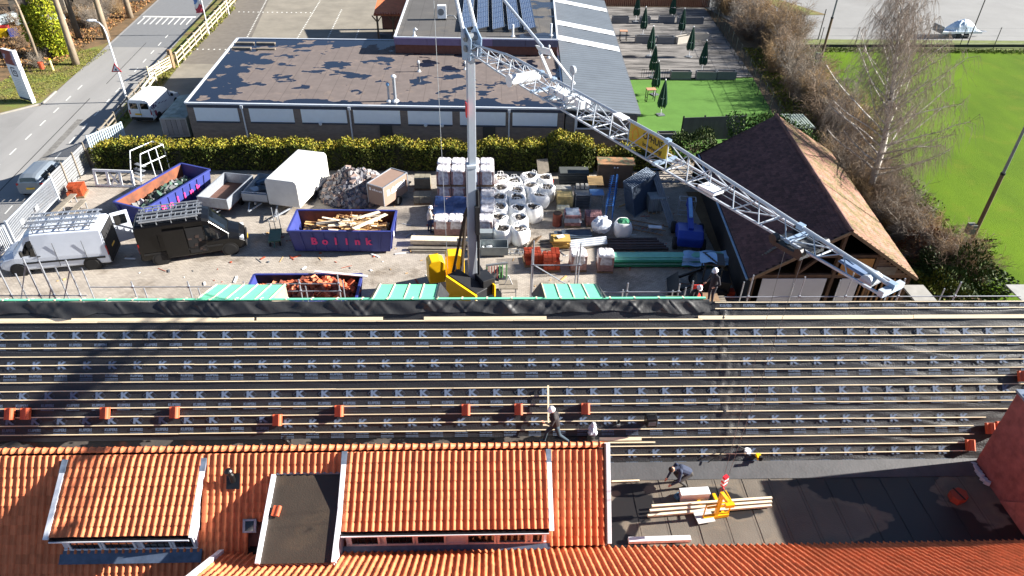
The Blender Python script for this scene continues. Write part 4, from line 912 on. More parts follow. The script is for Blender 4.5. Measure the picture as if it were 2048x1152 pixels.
def big_van(label, loc, rz, paint, dark, ladder_side=0):
    V = thing('panel_van', label, 'van', loc, rz)
    bl = Body([(-2.78,.34,1.0,2.42,.94,.98,.86),(-2.70,.32,1.0,2.52,.98,1.0,.90),(-.2,.30,1.05,2.55,1.0,1.02,.92),(.72,.30,1.05,2.52,1.0,1.02,.90),(1.05,.30,1.06,2.36,1.0,1.02,.84),(1.92,.30,1.12,1.40,1.0,1.01,.78),(2.45,.32,.95,1.16,.98,.98,.74),(2.72,.36,.72,.92,.86,.88,.66)])
    B = bl.mb().build('body', paint, V, smooth=False, bevel=.035)
    bl.panel(4,4,.06,.95,.0,1,'windscreen',vglass,B); bl.panel(4,5,.06,.95,0,1,'windscreen',vglass,B); bl.panel(4,6,.06,.95,0,1,'windscreen',vglass,B)
    for k, (a, c) in ((2,(.08,.80)),(8,(.20,.92))):
        bl.panel(3,k,.08,.98,a,c,'side_window',vglass,B); bl.panel(4,k,.0,.55,a+.05,c-.08,'side_window',vglass,B)
    for s in (-1,1):
        b = MB(); b.bar((-2.6,s*1.025,.78),(1.5,s*1.025,.78),.03,.1); b.build('rub_strip', black, B)
        for x in (-.25,.7,-1.7): b = MB(); b.bb(x-.006,x+.006,s*1.012-.012,s*1.012+.012,.45,1.9); b.build('panel_gap', black, B)
        b = MB(); b.box((.62,s*1.03,1.15),(.16,.03,.04)); b.build('door_handle', black, B)
        b = MB(); b.box((1.35,s*1.16,1.45),(.1,.2,.32)); b.build('wing_mirror', black, V, bevel=.03)
        light_box(V,'headlight',headl,(2.52,s*.72,.93),(.3,.28,.16)); light_box(V,'tail_light',redl,(-2.78,s*.93,1.15),(.06,.08,.6))
        for x in (1.85,-1.83):
            b = MB(); b.lathe((x,s*.955,.36),[(.02,-.06),(.45,-.06),(.45,.062*1),(.02,.062)],20,0,'Y'); b.build('wheel_arch', black, V)
            wheel(V,x,s*.91,.36,.24,s)
    b = MB(); b.box((2.7,0,.5),(.16,1.7,.3)); b.build('front_bumper', black, V, bevel=.04); b = MB(); b.box((-2.8,0,.45),(.12,1.8,.2)); b.build('rear_bumper', black, V, bevel=.03)
    b = MB(); b.box((2.78,0,.72),(.06,1.1,.16)); b.build('grille', black, V)
    b = MB(); b.box((2.83,0,.55),(.02,.5,.11)); b.build('number_plate', mat('plate_yellow', (226,180,40), .5), V)
    b = MB(); b.box((-2.83,0,1.0),(.02,.5,.11)); b.build('number_plate', mat('plate_yellow', (226,180,40), .5), V)
    for x in (-2.3,-1.55,-.8,-.05,.5):                      # roof rack
        b = MB(); b.bar((x,-.85,2.68),(x,.85,2.68),.05,.04); b.bar((x,-.85,2.48),(x,-.85,2.68),.04); b.bar((x,.85,2.48),(x,.85,2.68),.04); b.build('rack_bar', galv, V)
    for s in (-1,1): b = MB(); b.bar((-2.4,s*.88,2.74),(.6,s*.88,2.74),.04,.07); b.build('rack_rail', galv, V)
    return V, B
def ladder(label, loc, rz, L, w, group=None, pitch=0, n=None, m=None):
    T = thing('ladder', label, 'ladder', loc, rz, group); T.rotation_euler = (0,pitch,rz)
    for s in (-1,1): b = MB(); b.bar((0,s*w/2,0),(L,s*w/2,0),.03,.08); b.build('stile', m or galv, T)
    n = n or int(L/.28)
    for k in range(n): b = MB(); x = (k+.5)*L/n; b.tube((x,-w/2,0),(x,w/2,0),.016,n=6); b.build('rung', m or galv, T)
    return T
wv, wvb = big_van('silver white panel van with ladders on its roof rack and rear door open', (-23.78,33.54,0), R(189.6), mat('van_silver_white', (206,214,226), .28, var=.03, spec=.6), 0)
b = MB(); b.bb(-.04,.0,-.9,.0,0,1.9); D = b.build('rear_door', MATS['van_silver_white'], wv, bevel=.03); D.location = (-2.8,-.92,.5); D.rotation_euler = (0,0,R(-65))
b = MB(); b.bb(-.05,-.042,-.75,-.12,1.1,1.7); b.build('door_window', vglass, D); b = MB(); b.bb(.004,.03,-.8,-.1,.1,.9); b.build('door_lining', black, D)
b = MB(); b.bb(-2.835,-2.80,-.88,.88,.55,2.3); b.build('load_opening', mat('dark_interior', (26,26,28), .9), wv)
def on(v, p): return Matrix.Rotation(v.rotation_euler[2],3,'Z')@Vector(p)+Vector(v.location)
for k, y in enumerate((-.55,-.05,.5)):
    ladder(('nearest','middle','farthest')[k]+' aluminium ladder on the roof rack of the silver white van', on(wv,(-2.6,y,2.78)), wv.rotation_euler[2], 3.6, .38, 'ladders on the silver white van')
bv, bvb = big_van('black panel van with ladder on the roof and open side door', (-16.76,34.8,0), R(16.2), mat('van_black', (12,12,13), .22, var=.05, spec=.4), 0)
b = MB(); b.bb(-.22,.66,-1.04,-1.02,.5,2.1); b.build('side_opening', MATS['dark_interior'], bv)
b = MB(); b.bb(-1.42,-.28,-1.11,-1.06,.45,2.15); b.build('sliding_door', MATS['van_black'], bv, bevel=.02)
for k in range(12): b = MB(); b.box((random.uniform(-.1,.55),-1.035,.6+k*.09),(random.uniform(.08,.25),.03,random.uniform(.05,.12))); b.build('tool_clutter', mat('clutter_brown', (58,46,42), .8, rnd=.6), bv)
for k, y in enumerate((-.55,.25)): ladder(('nearer','farther')[k]+' aluminium ladder on the roof of the black van', on(bv,(-2.5,y,2.8)), bv.rotation_euler[2], 3.3, .42, 'ladders on the black van')
def small_van(label, loc, rz):
    V = thing('delivery_van', label, 'van', loc, rz); paint = mat('van_white', (226,228,230), .3, var=.03)
    bl = Body([(-2.4,.4,1.1,1.92,.88,.9,.76),(-2.3,.36,1.1,2.0,.9,.92,.80),(.4,.34,1.1,2.02,.92,.92,.80),(.75,.34,1.1,1.92,.92,.92,.78),(1.55,.34,1.1,1.24,.9,.92,.72),(2.25,.36,.86,1.02,.86,.88,.66),(2.42,.4,.66,.84,.8,.82,.6)])
    B = bl.mb().build('body', paint, V, bevel=.035)
    for k in (4,5,6): bl.panel(3,k,.05,.95,0,1,'windscreen',vglass,B)
    for k, (a, c) in ((2,(.1,.85)),(8,(.15,.9))): bl.panel(2,k,.0,.98,a,c,'side_window',vglass,B) if 0 else bl.panel(3,k,.0,.7,a,c,'side_window',vglass,B)
    for s in (-1,1):
        b = MB(); b.box((-2.375,s*.42,1.5),(.1,.6,.46)); b.build('rear_window', vglass, V, bevel=.02)
        light_box(V,'tail_light',redl,(-2.38,s*.84,1.0),(.08,.1,.36)); light_box(V,'headlight',headl,(2.3,s*.68,.8),(.2,.28,.16))
        b = MB(); b.box((1.0,s*1.02,1.2),(.1,.18,.22)); b.build('wing_mirror', black, V, bevel=.02)
        for x in (1.55,-1.5):
            b = MB(); b.lathe((x,s*.86,.33),[(.02,-.06),(.4,-.06),(.4,.07),(.02,.07)],18,0,'Y'); b.build('wheel_arch', black, V); wheel(V,x,s*.82,.32,.2,s)
    b = MB(); b.box((-2.42,0,.5),(.12,1.7,.22)); b.build('rear_bumper', black, V, bevel=.03)
    b = MB(); b.box((-2.43,.2,.85),(.03,.5,.12)); b.build('number_plate', MATS['plate_yellow'], V)
    b = MB(); b.bb(-2.42,-2.38,-.008,.008,.6,1.75); b.build('door_gap', black, V)
    st = MB()
    for k in range(26): st.ell((-1.9+random.gauss(0,.28),-.905-.0,1.25+random.gauss(0,.22)),(.07,.02,.07),6,4)
    st.build('printed_flowers', mat('print_plum', (96,70,104), .5, rnd=.2), V); b = MB(); b.ell((-1.85,-.9,.8),(.17,.03,.26),12,8); b.build('printed_flowers', mat('print_red', (150,40,60), .5), V)
    for k in range(3): b = MB(); b.bb(-1.2+k*.5,-.85+k*.5,-.93,-.915,1.25-.1*k,1.3-.1*k); b.build('printed_line', mat('print_plum', (96,70,104)), V)
    return V
small_van('white delivery van with flower print parked beside the hall', (-26.75,55.45,0), R(86))
C = thing('silver_car', 'silver hatchback parked on the road outside the sliding gate', 'car', (-29.35,43.0,0), R(93)); cp = mat('car_silver', (128,138,148), .3, .4, var=.04)
bl = Body([(-1.95,.36,.85,1.05,.76,.78,.62),(-1.85,.3,.9,1.40,.84,.86,.60),(-1.5,.26,.92,1.52,.86,.87,.60),(.2,.26,.92,1.54,.87,.88,.60),(.55,.26,.92,1.46,.87,.88,.58),(1.2,.28,.92,1.04,.86,.87,.62),(1.85,.3,.76,.88,.82,.82,.56),(2.02,.36,.6,.72,.74,.74,.5)])
B = bl.mb().build('body', cp, C, bevel=.03)
for k in (4,5,6): bl.panel(4,k,.05,.95,0,1,'windscreen',vglass,B); bl.panel(0,k,.3,.98,0,1,'rear_window',vglass,B)
for k, (a, c) in ((2,(.1,.9)),(8,(.1,.9))):
    bl.panel(2,k,.03,.48,a,c,'side_window',vglass,B); bl.panel(2,k,.52,.98,a,c,'side_window',vglass,B); bl.panel(4,k,0,.6,a,c-.15,'side_window',vglass,B)
for s in (-1,1):
    for x in (1.3,-1.25): wheel(C,x,s*.78,.31,.2,s); b = MB(); b.lathe((x,s*.82,.32),[(.02,-.05),(.38,-.05),(.38,.06),(.02,.06)],18,0,'Y'); b.build('wheel_arch', black, C)
    light_box(C,'tail_light',redl,(-1.88,s*.72,.95),(.12,.16,.2)); light_box(C,'headlight',headl,(1.9,s*.62,.72),(.16,.24,.12)); b = MB(); b.box((.75,s*.98,1.0),(.1,.18,.13)); b.build('wing_mirror', cp, C, bevel=.02)
b = MB(); b.box((-1.98,0,.7),(.03,.5,.11)); b.build('number_plate', MATS['plate_yellow'], C)
# ------------------------------------------------------------------ trailers
def trailer(label, loc, rz, L, W, h, m, inside, z0=.55, mesh_sides=False, nm='open_trailer'):
    T = thing(nm, label, 'trailer', loc, rz); t = .04
    b = MB(); b.bb(-L/2,L/2,-W/2,W/2,z0,z0+.06); b.build('floor', inside, T)
    for (a, c, d, e) in ((-L/2,L/2,-W/2,-W/2+t),(-L/2,L/2,W/2-t,W/2),(-L/2,-L/2+t,-W/2+t,W/2-t),(L/2-t,L/2,-W/2+t,W/2-t)):
        b = MB(); b.bb(a,c,d,e,z0+.062,z0+h); o = b.build('side_board', m, T)
        b = MB(); b.bb(a-.01,c+.01,d-.01,e+.01,z0+h,z0+h+.04); b.build('side_rail', galv, o)
    b = MB(); b.bb(-L/2-.1,L/2+.1,-.06,.06,z0-.14,z0); b.bar((-L/2,.4,z0-.06),(-L/2-1.1,0,z0-.08),.07); b.bar((-L/2,-.4,z0-.06),(-L/2-1.1,0,z0-.08),.07); b.build('drawbar', galv, T)
    for s in (-1,1): wheel(T,.05,s*(W/2+.12 if W < 1.8 else W/2-.15),.28,.18,s); b = MB(); b.box((.05,s*(W/2+.12 if W < 1.8 else W/2-.15),.6),(.7,.22,.04)); b.build('mudguard', black, T) if W < 1.8 else None
    return T
trailer('empty open trailer with grey side boards and brown floor', (-16.6,40.4,0), R(78), 3.4, 2.0, .7, galv, mat('brown_ply', (92,62,52), .8, var=.2))
T2 = trailer('loaded open trailer with railings beside the white box trailer', (-14.45,41.0,0), R(82), 2.8, 1.65, .5, mat('trailer_pale', (176,182,186), .5), greym)
for k in range(3):
    for s in (-1,1): b = MB(); b.tube((-1.38,s*.8,.75+k*.13),(1.38,s*.8,.75+k*.13),.02,n=6); b.build('rail', whitem, T2)
    b = MB(); b.tube((-1.38,-.8,.95+k*.13),(-1.38,.8,.95+k*.13),.02,n=6); b.build('rail', whitem, T2)
for k in range(5):
    b = MB(); b.box((0,0,0),(random.uniform(.4,1.0),random.uniform(.3,.7),.2)); o = tag(b.build('scrap_panel', [mat('scrap_blue', (84,110,136), .5), mat('scrap_dark', (48,54,62), .6), galv][k%3]), ('lowest blue','lower dark','middle galvanised','upper blue','topmost dark')[k]+' scrap sheet lying in the loaded open trailer', 'scrap', 'scrap in the loaded trailer'); o.location = (-14.5+random.uniform(-.4,.4),41+random.uniform(-1,1),.8+.1*k); o.rotation_euler = (random.uniform(-.3,.3),random.uniform(-.3,.3),random.uniform(0,3))
# white box trailer with rounded edges
T = thing('box_trailer', 'large white box trailer with rounded corners beside the cobble pile', 'trailer', (-12.2,41.35,0), R(76))
prof = [(-1.08,.45),(-1.08,2.05),(-1.02,2.2),(-.9,2.28),(.9,2.28),(1.02,2.2),(1.08,2.05),(1.08,.45)]
b = MB(); b.ext([(-2.2,a,z) for a, z in prof], (4.4,0,0)); b.build('body', mat('grp_white', (222,222,216), .5, var=.10, scale=1.2), T, bevel=.06)
b = MB(); b.bb(-.3,.9,-1.095,-1.085,1.2,1.75); b.build('hatch', mat('grp_white', (222,222,216)), T)
for k in range(2): b = MB(); b.bb(-1.9,1.9,-1.095-.0,-1.085,.75+k*.9,.78+k*.9); b.build('body_seam', greym, T)
for s in (-1,1): wheel(T,-.1,s*.98,.33,.2,s)
b = MB(); b.bar((-2.2,.5,.45),(-3.5,0,.42),.08); b.bar((-2.2,-.5,.45),(-3.5,0,.42),.08); b.tube((-3.3,0,.05),(-3.3,0,.6),.04); b.build('drawbar', galv, T)
# brown box trailer with white lettering
T = thing('advert_box_trailer', 'brown box trailer with white lettering by the cobble pile', 'trailer', (-6.35,40.6,0), R(59)); bw = mat('trailer_brown', (146,122,108), .6, var=.05)
b = MB(); b.bb(-1.25,1.25,-.62,.62,.42,1.75); B = b.build('body', bw, T)
for (p, q) in (((-1.25,-.62),(1.25,-.62)),((-1.25,.62),(1.25,.62)),((-1.25,-.62),(-1.25,.62)),((1.25,-.62),(1.25,.62))): b = MB(); b.bar((p[0],p[1],1.76),(q[0],q[1],1.76),.06,.06); b.build('edge_trim', galv, B)
for x in (-1.26,1.26):
    for y in (-.63,.63): b = MB(); b.bar((x,y,.42),(x,y,1.76),.05,.05); b.build('edge_trim', galv, B)
wl = mat('white_print', (232,232,232), .6); tm = text_mb('B', .5, .06)
b = MB(); put_text(b, tm, (-.75,-.632,1.2), (1,0,0), (0,0,1)); 
for k in range(9): b.bb(-.45+k*.16,-.45+k*.16+random.uniform(.08,.13),-.636,-.631,1.12,1.12+random.choice((.2,.3)))
b.bb(-.45,.95,-.636,-.631,1.0,1.05); b.build('lettering', wl, B)
b = MB(); put_text(b, text_mb('B', .28, .06), (-1.262,.4,1.45), (0,-1,0), (0,0,1))
for k in range(6): b.bb(-1.267,-1.262,.22-k*.13-.09,.22-k*.13,1.38,1.38+random.choice((.1,.15)))
b.build('lettering', wl, B)
for s in (-1,1): wheel(T,.1,s*.72,.28,.17,s)
b = MB(); b.bar((1.25,0,.45),(2.4,0,.42),.1); b.tube((2.2,0,.05),(2.2,0,.6),.03); b.build('drawbar', galv, T)
# old grey box trailer at the hall
T = thing('grey_box_trailer', 'old algae stained box trailer squeezed between white van and hall', 'trailer', (-23.1,52.0,0), R(92)); gt = mat('stained_white', (170,178,168), .7, var=.2, scale=2, col2=(120,130,118))
b = MB(); b.ext([(-2.3,-.95,.5),(-2.3,-.95,1.95),(-2.3,0,2.05),(-2.3,.95,1.95),(-2.3,.95,.5)], (4.6,0,0)); B = b.build('body', gt, T, bevel=.03)
for k in range(5): b = MB(); b.bb(-2.35,-2.305,-.88+k*.36,-.55+k*.36,.6,1.85); b.build('tailboard_plank', mat('pink_grey_board', (150,144,144), .8, rnd=.1), T)
for (a, c, d, e) in ((-.95,.95,1.85,1.95),(-.95,.95,.5,.58),(-.95,-.88,.58,1.85),(.88,.95,.58,1.85)): b = MB(); b.bb(-2.37,-2.31,a,c,d,e); b.build('tail_frame', galv, T)
for s in (-1,1): wheel(T,.2,s*.85,.3,.18,s)
# ------------------------------------------------------------------ skips
sblue = mat('skip_blue', (50,60,128), .55, var=.15, scale=1.5); srust = mat('skip_rust', (150,84,52), .85, var=.3, scale=1.6, col2=(86,56,44)); spink = mat('skip_lettering', (214,52,120), .6, var=.05)
bol = [text_mb(ch, .62, .045) for ch in 'Bolink']
def skip(label, loc, rz, L, W, H, inner, lettered, side=-1):
    S = thing('skip_container', label, 'skip', loc, rz); t = .05
    b = MB(); b.bb(-L/2+.2,L/2-.2,-W/2+.1,W/2-.1,.12,.2); b.build('floor', inner, S)
    fl = .16                                                # side walls flare outward towards the top
    for s in (-1,1):
        b = MB(); b.ext([(-L/2+.2,s*(W/2-.08),.12),(L/2-.2,s*(W/2-.08),.12),(L/2,s*W/2,H),(-L/2,s*W/2,H)], (0,-s*t,0)); w_ = b.build('side_wall', [sblue], S)
        b = MB(); b.ext([(-L/2+.24,s*(W/2-.08-t-.006),.16),(L/2-.24,s*(W/2-.08-t-.006),.16),(L/2-.04,s*(W/2-t-.006),H-.02),(-L/2+.04,s*(W/2-t-.006),H-.02)], (0,-s*.01,0)); b.build('inner_lining', inner, w_)
        b = MB(); b.bar((-L/2,s*W/2,H),(L/2,s*W/2,H),.12,.1); b.build('top_rail', sblue, w_)
        for k in range(1,9):
            x = -L/2+L*k/9; xb = x*(L-.4)/L; b = MB(); b.bar((xb,s*(W/2-.05),.15),(x,s*(W/2+.03),H-.05),.05,.07,0,(1,0,0)); b.build('rib', sblue, w_)
        if lettered:
            b = MB(); sg = 1 if s == -1 else -1
            for k, tm in enumerate(bol):
                x = (-.26*L+k*.105*L)*sg; z = H*.56; y = s*(W/2-.08+.08*(z-.12)/(H-.12)+.072)
                put_text(b, tm, (x,y,z), (sg,0,0), (0,.0,1))
            b.build('lettering', spink, w_)
    for s in (-1,1):
        b = MB(); b.ext([(s*(L/2-.2),-W/2+.08,.12),(s*(L/2-.2),W/2-.08,.12),(s*L/2,W/2,H),(s*L/2,-W/2,H)], (-s*t,0,0)); e = b.build('end_wall', sblue, S)
        b = MB(); b.bar((s*L/2,-W/2,H),(s*L/2,W/2,H),.12,.1); b.build('top_rail', sblue, e)
        for y in (-.35,.35): b = MB(); b.bar((s*(L/2-.16),y*W,.15),(s*(L/2+.03),y*W,H-.05),.08,.08,0,(0,1,0)); b.build('rib', sblue, e)
        b = MB(); b.bb(s*L/2-.02+s*.03,s*L/2+.02+s*.03,-.9,-.6,H*.62,H*.82); b.build('notice_plate', white, e)
    for y in (-.7,.7): b = MB(); b.bb(-L/2+.3,L/2-.3,y-.06,y+.06,.0,.12); b.build('skid', dsteel, S)
    return S
def local(S, p): return Matrix.Rotation(S.rotation_euler[2],3,'Z')@Vector(p)+Vector(S.location)
SK1 = skip('blue skip with pink lettering and rusty inside standing aslant, part filled', (-20.3,40.1,0), R(67.4), 5.7, 2.35, 1.45, srust, True)
SK2 = skip('blue skip with pink lettering full of broken wood', (-8.35,35.65,0), R(-.8), 5.9, 2.4, 1.5, srust, True)
SK3 = skip('dark blue skip heaped with broken orange roof tiles', (-9.35,29.25,0), R(0), 5.6, 2.4, 1.3, mat('skip_dark_inner', (40,38,44), .8), False)
def heap(label, cat, S, nm, L, W, H, mats, n, size, kind):
    hb = MB()
    for k in range(n):
        x, y = random.uniform(-L/2,L/2), random.uniform(-W/2,W/2); h = H[0]+(H[1]-H[0])*(math.exp(-((x-L*.12)/(L*.35))**2-(y/(W*.6))**2))
        z = random.uniform(.55,1.0)*h; p = Vector((x,y,z)); mi = random.randrange(len(mats))
        if kind == 'stick':
            a = random.choice((0,0,.3,-.3,1.5))+random.gauss(0,.25); l = random.uniform(.5,2.3); d = Vector((math.cos(a)*l/2,math.sin(a)*min(l,W*.5)/2,random.uniform(-.22,.22)))
            q0, q1 = p-d, p+d
            q0.x = max(-L/2,min(L/2,q0.x)); q1.x = max(-L/2,min(L/2,q1.x)); q0.y = max(-W/2,min(W/2,q0.y)); q1.y = max(-W/2,min(W/2,q1.y))
            hb.bar(q0,q1,random.choice((.05,.08,.14)),random.choice((.03,.05)),mi)
        else: hb.rock(p, size*random.uniform(.6,1.4), mi)
    o = hb.build(nm, mats); o.location = S.location; o.rotation_euler = S.rotation_euler
    struct(o, 'stuff'); o['label'] = label; o['category'] = cat; return o
wa, wb_, wc = mat('scrap_wood', (198,158,104), .85, var=.25, scale=4), mat('scrap_wood_pale', (222,206,178), .8, var=.15, scale=4), mat('scrap_wood_dark', (120,82,52), .9, var=.3, scale=4)
heap('tangled scrap timber filling the lettered skip in the middle', 'scrap wood', SK2, 'scrap_timber', 5.0, 1.9, (.7,1.75), [wa,wb_,wc,wa], 420, .2, 'stick')
heap('grey rubble and scrap in the slanted skip', 'rubble', SK1, 'skip_rubble', 4.8, 1.8, (.7,1.0), [mat('rubble_dark', (54,58,56), .8, var=.3), mat('rubble_grey', (110,112,112), .8, var=.3), mat('rubble_green', (70,96,84), .7), mat('rubble_pale', (150,154,158), .7)], 380, .28, 'rock')
heap('heap of broken orange roof tiles in the near skip', 'tile rubble', SK3, 'broken_tiles', 5.0, 2.0, (.8,1.7), [mat('broken_tile_a', (190,96,58), .8, var=.25), mat('broken_tile_b', (158,74,48), .8, var=.25), mat('broken_tile_c', (206,128,92), .8, var=.2), mat('broken_tile_d', (120,60,44), .8)], 1000, .24, 'rock')
for k in range(4):
    o = tag(MB().bar((-1.3,0,0),(1.3,0,0),.25,.04).build('loose_plank', wb_), ('wide pale plank','long board','pale board lying crosswise','short board')[k]+' on top of the scrap timber in the middle skip', 'plank'); o.location = local(SK2,((-.3,.5,.9,1.6)[k],(.1,-.4,.3,-.2)[k],1.45+.05*k)); o.rotation_euler = (0,.06*k-.1,(.1,.05,.6,.9)[k])
o = tag(MB().bar((-1.4,0,0),(1.4,0,0),.14,.05).build('white_profile', white), 'long white profile lying across the skip of broken tiles', 'profile'); o.location = (-7.6,30.3,1.45); o.rotation_euler = (0,.03,-.12)
pb = MB()
for k in range(120): pb.rock((random.gauss(0,.6),random.gauss(0,1.1),random.uniform(.03,.25)),random.uniform(.1,.3),random.randrange(2))
o = pb.build('rubble_pile', [MATS['rubble_dark'], MATS['rubble_grey']]); o.location = (-18.4,39.3,0); o.rotation_euler = (0,0,-.4); struct(o,'stuff'); o['label'] = 'dark scrap heap on the paving between slanted skip and empty trailer'; o['category'] = 'rubble'
# cobble pile: the largest ones singly, the rest joined
cob = [mat('cobble_a', (150,146,146), .8, var=.25, scale=6, rnd=.25), mat('cobble_b', (160,138,128), .8, var=.25, scale=6, rnd=.25), mat('cobble_c', (104,104,112), .8, var=.25, scale=6, rnd=.25)]
CP = thing('cobble_pile', 'pile of grey granite cobbles in front of the hedge', 'cobble pile', (-8.7,41.9,0))
cb = MB(); cms = []
for m in cob: t = MB(); t.box((0,0,0),(.34,.27,.25)); cms.append(t.mesh('cobble', m))
for k in range(1150):
    a = random.uniform(0,6.283); rr = math.sqrt(random.random()); x, y = math.cos(a)*rr*2.3, math.sin(a)*rr*2.2; h = 1.5*(1-rr)**.8*(1+.2*math.sin(3*a)); z = h*(random.uniform(.8,1.0) if k < 900 else 1)+.08
    if k >= 860:
        o = obj('cobble', random.choice(cms), CP); o.location = (x,y,z+.05); o.rotation_euler = (random.uniform(0,3),random.uniform(0,3),random.uniform(0,3)); s = random.uniform(.8,1.25); o.scale = (s,s,s)
    else: cb.rock((x,y,z),.32,random.randrange(3))
struct(cb.build('cobble_mass', cob, CP), 'stuff')
# ------------------------------------------------------------------ gates, fences on the yard's west side
def fence_run(nm, label, p, q, h, n, m, post=.06, rails=(.15,.95), bar=.018, group=None, z0=.05, cat='fence'):
    p, q = Vector(p), Vector(q); T = thing(nm, label, cat, (p.x,p.y,0), math.atan2(q.y-p.y,q.x-p.x), group); L = (q-p).length
    for r in rails: b = MB(); b.bar((0,0,z0+h*r),(L,0,z0+h*r),.05,.06); b.build('rail', m, T)
    for k in range(n+1): x = L*k/n; b = MB(); b.bar((x,0,z0+h*rails[0]),(x,0,z0+h*rails[-1]),bar*2,bar*2); b.build('bar', m, T)
    for x in (0,L): b = MB(); b.bb(x-post,x+post,-post,post,0,h+z0); b.build('post', m, T)
    return T
gm = mat('gate_galvanised', (186,192,200), .45, .35, var=.08)
fence_run('sliding_gate', 'large galvanised bar gate beside the silver white van', (-27.2,35.1,0), (-27.45,40.6,0), 1.75, 44, gm, .07, cat='gate')
fence_run('gate_leaf', 'short galvanised gate leaf at the left picture edge', (-27.75,31.6,0), (-27.3,34.9,0), 1.6, 26, gm, .06, cat='gate')
for k in range(3):
    b = MB(); b.box((0,0,0),(.02,.3,.28)); o = tag(b.build('gate_sign', white), ('lowest','middle','highest')[k]+' small white notice on the galvanised gate', 'sign', 'gate notices'); o.location = (-27.2,(33.4,36.4,38.0)[k],1.0); o.rotation_euler = (0,0,.04)
T = thing('slat_fence', 'weathered horizontal slat fence behind the silver car', 'fence', (-27.6,40.8,0), math.atan2(4.6,-.1))
for k in range(9):
    b = MB(); b.bar((0,0,.15+k*.19),(4.7,0,.15+k*.19),.03,.15); b.build('slat', mat('fence_grey', (122,124,126), .8, var=.15, rnd=.1), T)
for x in (0,1.55,3.1,4.7): b = MB(); b.bb(x-.05,x+.05,-.08,.0,0,1.9); b.build('post', woodgrey, T)
T = thing('dark_slat_fence', 'dark slat fence between the slat fence corner and the hedge', 'fence', (-27.6,45.5,0), R(0))
for k in range(8): b = MB(); b.bar((0,0,.12+k*.16),(2.6,0,.12+k*.16),.03,.12); b.build('slat', woodgrey, T)
for x in (0,1.3,2.6): b = MB(); b.bb(x-.05,x+.05,.02,.12,0,1.4); b.build('post', woodgrey, T)
T = fence_run('ribbed_gate', 'pale ribbed metal gate leaf by the hall entrance', (-28.35,47.4,0), (-27.0,49.9,0), 1.5, 16, mat('pale_grey_metal', (170,186,196), .5), .05, bar=.04, cat='gate')
T = thing('low_blue_fence', 'long low dark fence along the road behind the hall van', 'fence', (-28.6,49.5,0), R(95))
for k in range(3): b = MB(); b.bar((0,0,.3+k*.35),(11.5,0,.3+k*.35),.04,.12); b.build('rail', woodgrey, T)
for k in range(8): b = MB(); b.bb(k*1.64-.05,k*1.64+.05,-.05,.05,0,1.15); b.build('post', woodgrey, T)
pf = mat('pale_fence_wood', (188,176,150), .8, var=.15, rnd=.1)
T = thing('post_rail_fence', 'pale wooden post and rail fence along the far road', 'fence', (-29.0,66.6,0), math.atan2(27,-1.5))
for k in range(3): b = MB(); b.bar((0,0,.4+k*.4),(27,0,.4+k*.4),.04,.12); b.build('rail', pf, T)
for k in range(14): b = MB(); b.bb(k*2.07-.07,k*2.07+.07,-.07,.07,0,1.4); b.build('post', pf, T)
T = thing('field_gate', 'pale braced wooden gate standing open at the hall parking', 'gate', (-29.3,66.2,0), R(-105))
b = MB(); b.bb(-.15,.15,-.15,.15,0,1.75); b.build('gate_post', woodold, T)
for k in range(5): b = MB(); b.bar((.2,0,.25+k*.22),(3.4,0,.15+k*.22),.04,.1); b.build('rail', pf, T)
b = MB(); b.bar((.2,.03,.3),(3.4,.03,1.05),.04,.1); b.build('brace', pf, T)
for x in (.2,1.8,3.4): b = MB(); b.bar((x,0,.15),(x,0,1.3),.1,.08); b.build('stile', pf, T)
T = thing('bollard_rail', 'white topped rail fence between lamp post and delivery van', 'fence', (-28.9,58.2,0), R(97))
for k in range(2): b = MB(); b.bar((0,0,.5+k*.45),(4.2,0,.5+k*.45),.06,.14); b.build('rail', mat('white_rail', (212,208,200), .6), T)
for x in (0,2.1,4.2): b = MB(); b.bb(x-.07,x+.07,-.07,.07,0,1.1); b.build('post', pf, T)
# ------------------------------------------------------------------ things by the gate
T = thing('window_unit', 'white window unit with three openings leaning by the hedge', 'window unit', (-26.1,42.75,0), R(-4)); T.rotation_euler = (R(-12),0,R(-4))
for (a, c, d, e) in ((0,2.65,0,.12),(0,2.65,1.0,1.15),(0,.12,.12,1.0),(.85,.97,.12,1.0),(1.7,1.82,.12,1.0),(2.53,2.65,.12,1.0)): b = MB(); b.bb(a,c,-.06,.06,d,e); b.build('frame_member', white, T)
for s in (0,1): b = MB(); b.bar((1.1,0,.15+s*.75),(1.6,0,.9-s*.75),.06,.08); b.build('cross_brace', white, T)
T = thing('stair_railing', 'white steel stair railing cage behind the slanted skip', 'railing', (-23.2,42.9,0), R(60))
for (p, q) in (((0,0,0),(.6,0,2.0)),((0,1,0),(.6,1,2.0)),((.6,0,2.0),(2.4,0,2.0)),((.6,1,2.0),(2.4,1,2.0)),((2.4,0,0),(2.4,0,2.0)),((2.4,1,0),(2.4,1,2.0)),((.4,0,1.2),(2.4,0,1.2)),((2.4,0,1.2),(2.4,1,1.2)),((2.4,0,2.0),(2.4,1,2.0)),((1.2,0,0),(1.2,0,2.0)),((1.8,0,0),(1.8,0,2.0))): b = MB(); b.tube(p,q,.035,n=6); b.build('tube', whitem, T)
for k in range(4): b = MB(); b.bb(.1+k*.16,.34+k*.16,.05,.95,.2+k*.28,.24+k*.28); b.build('tread', galv, T)
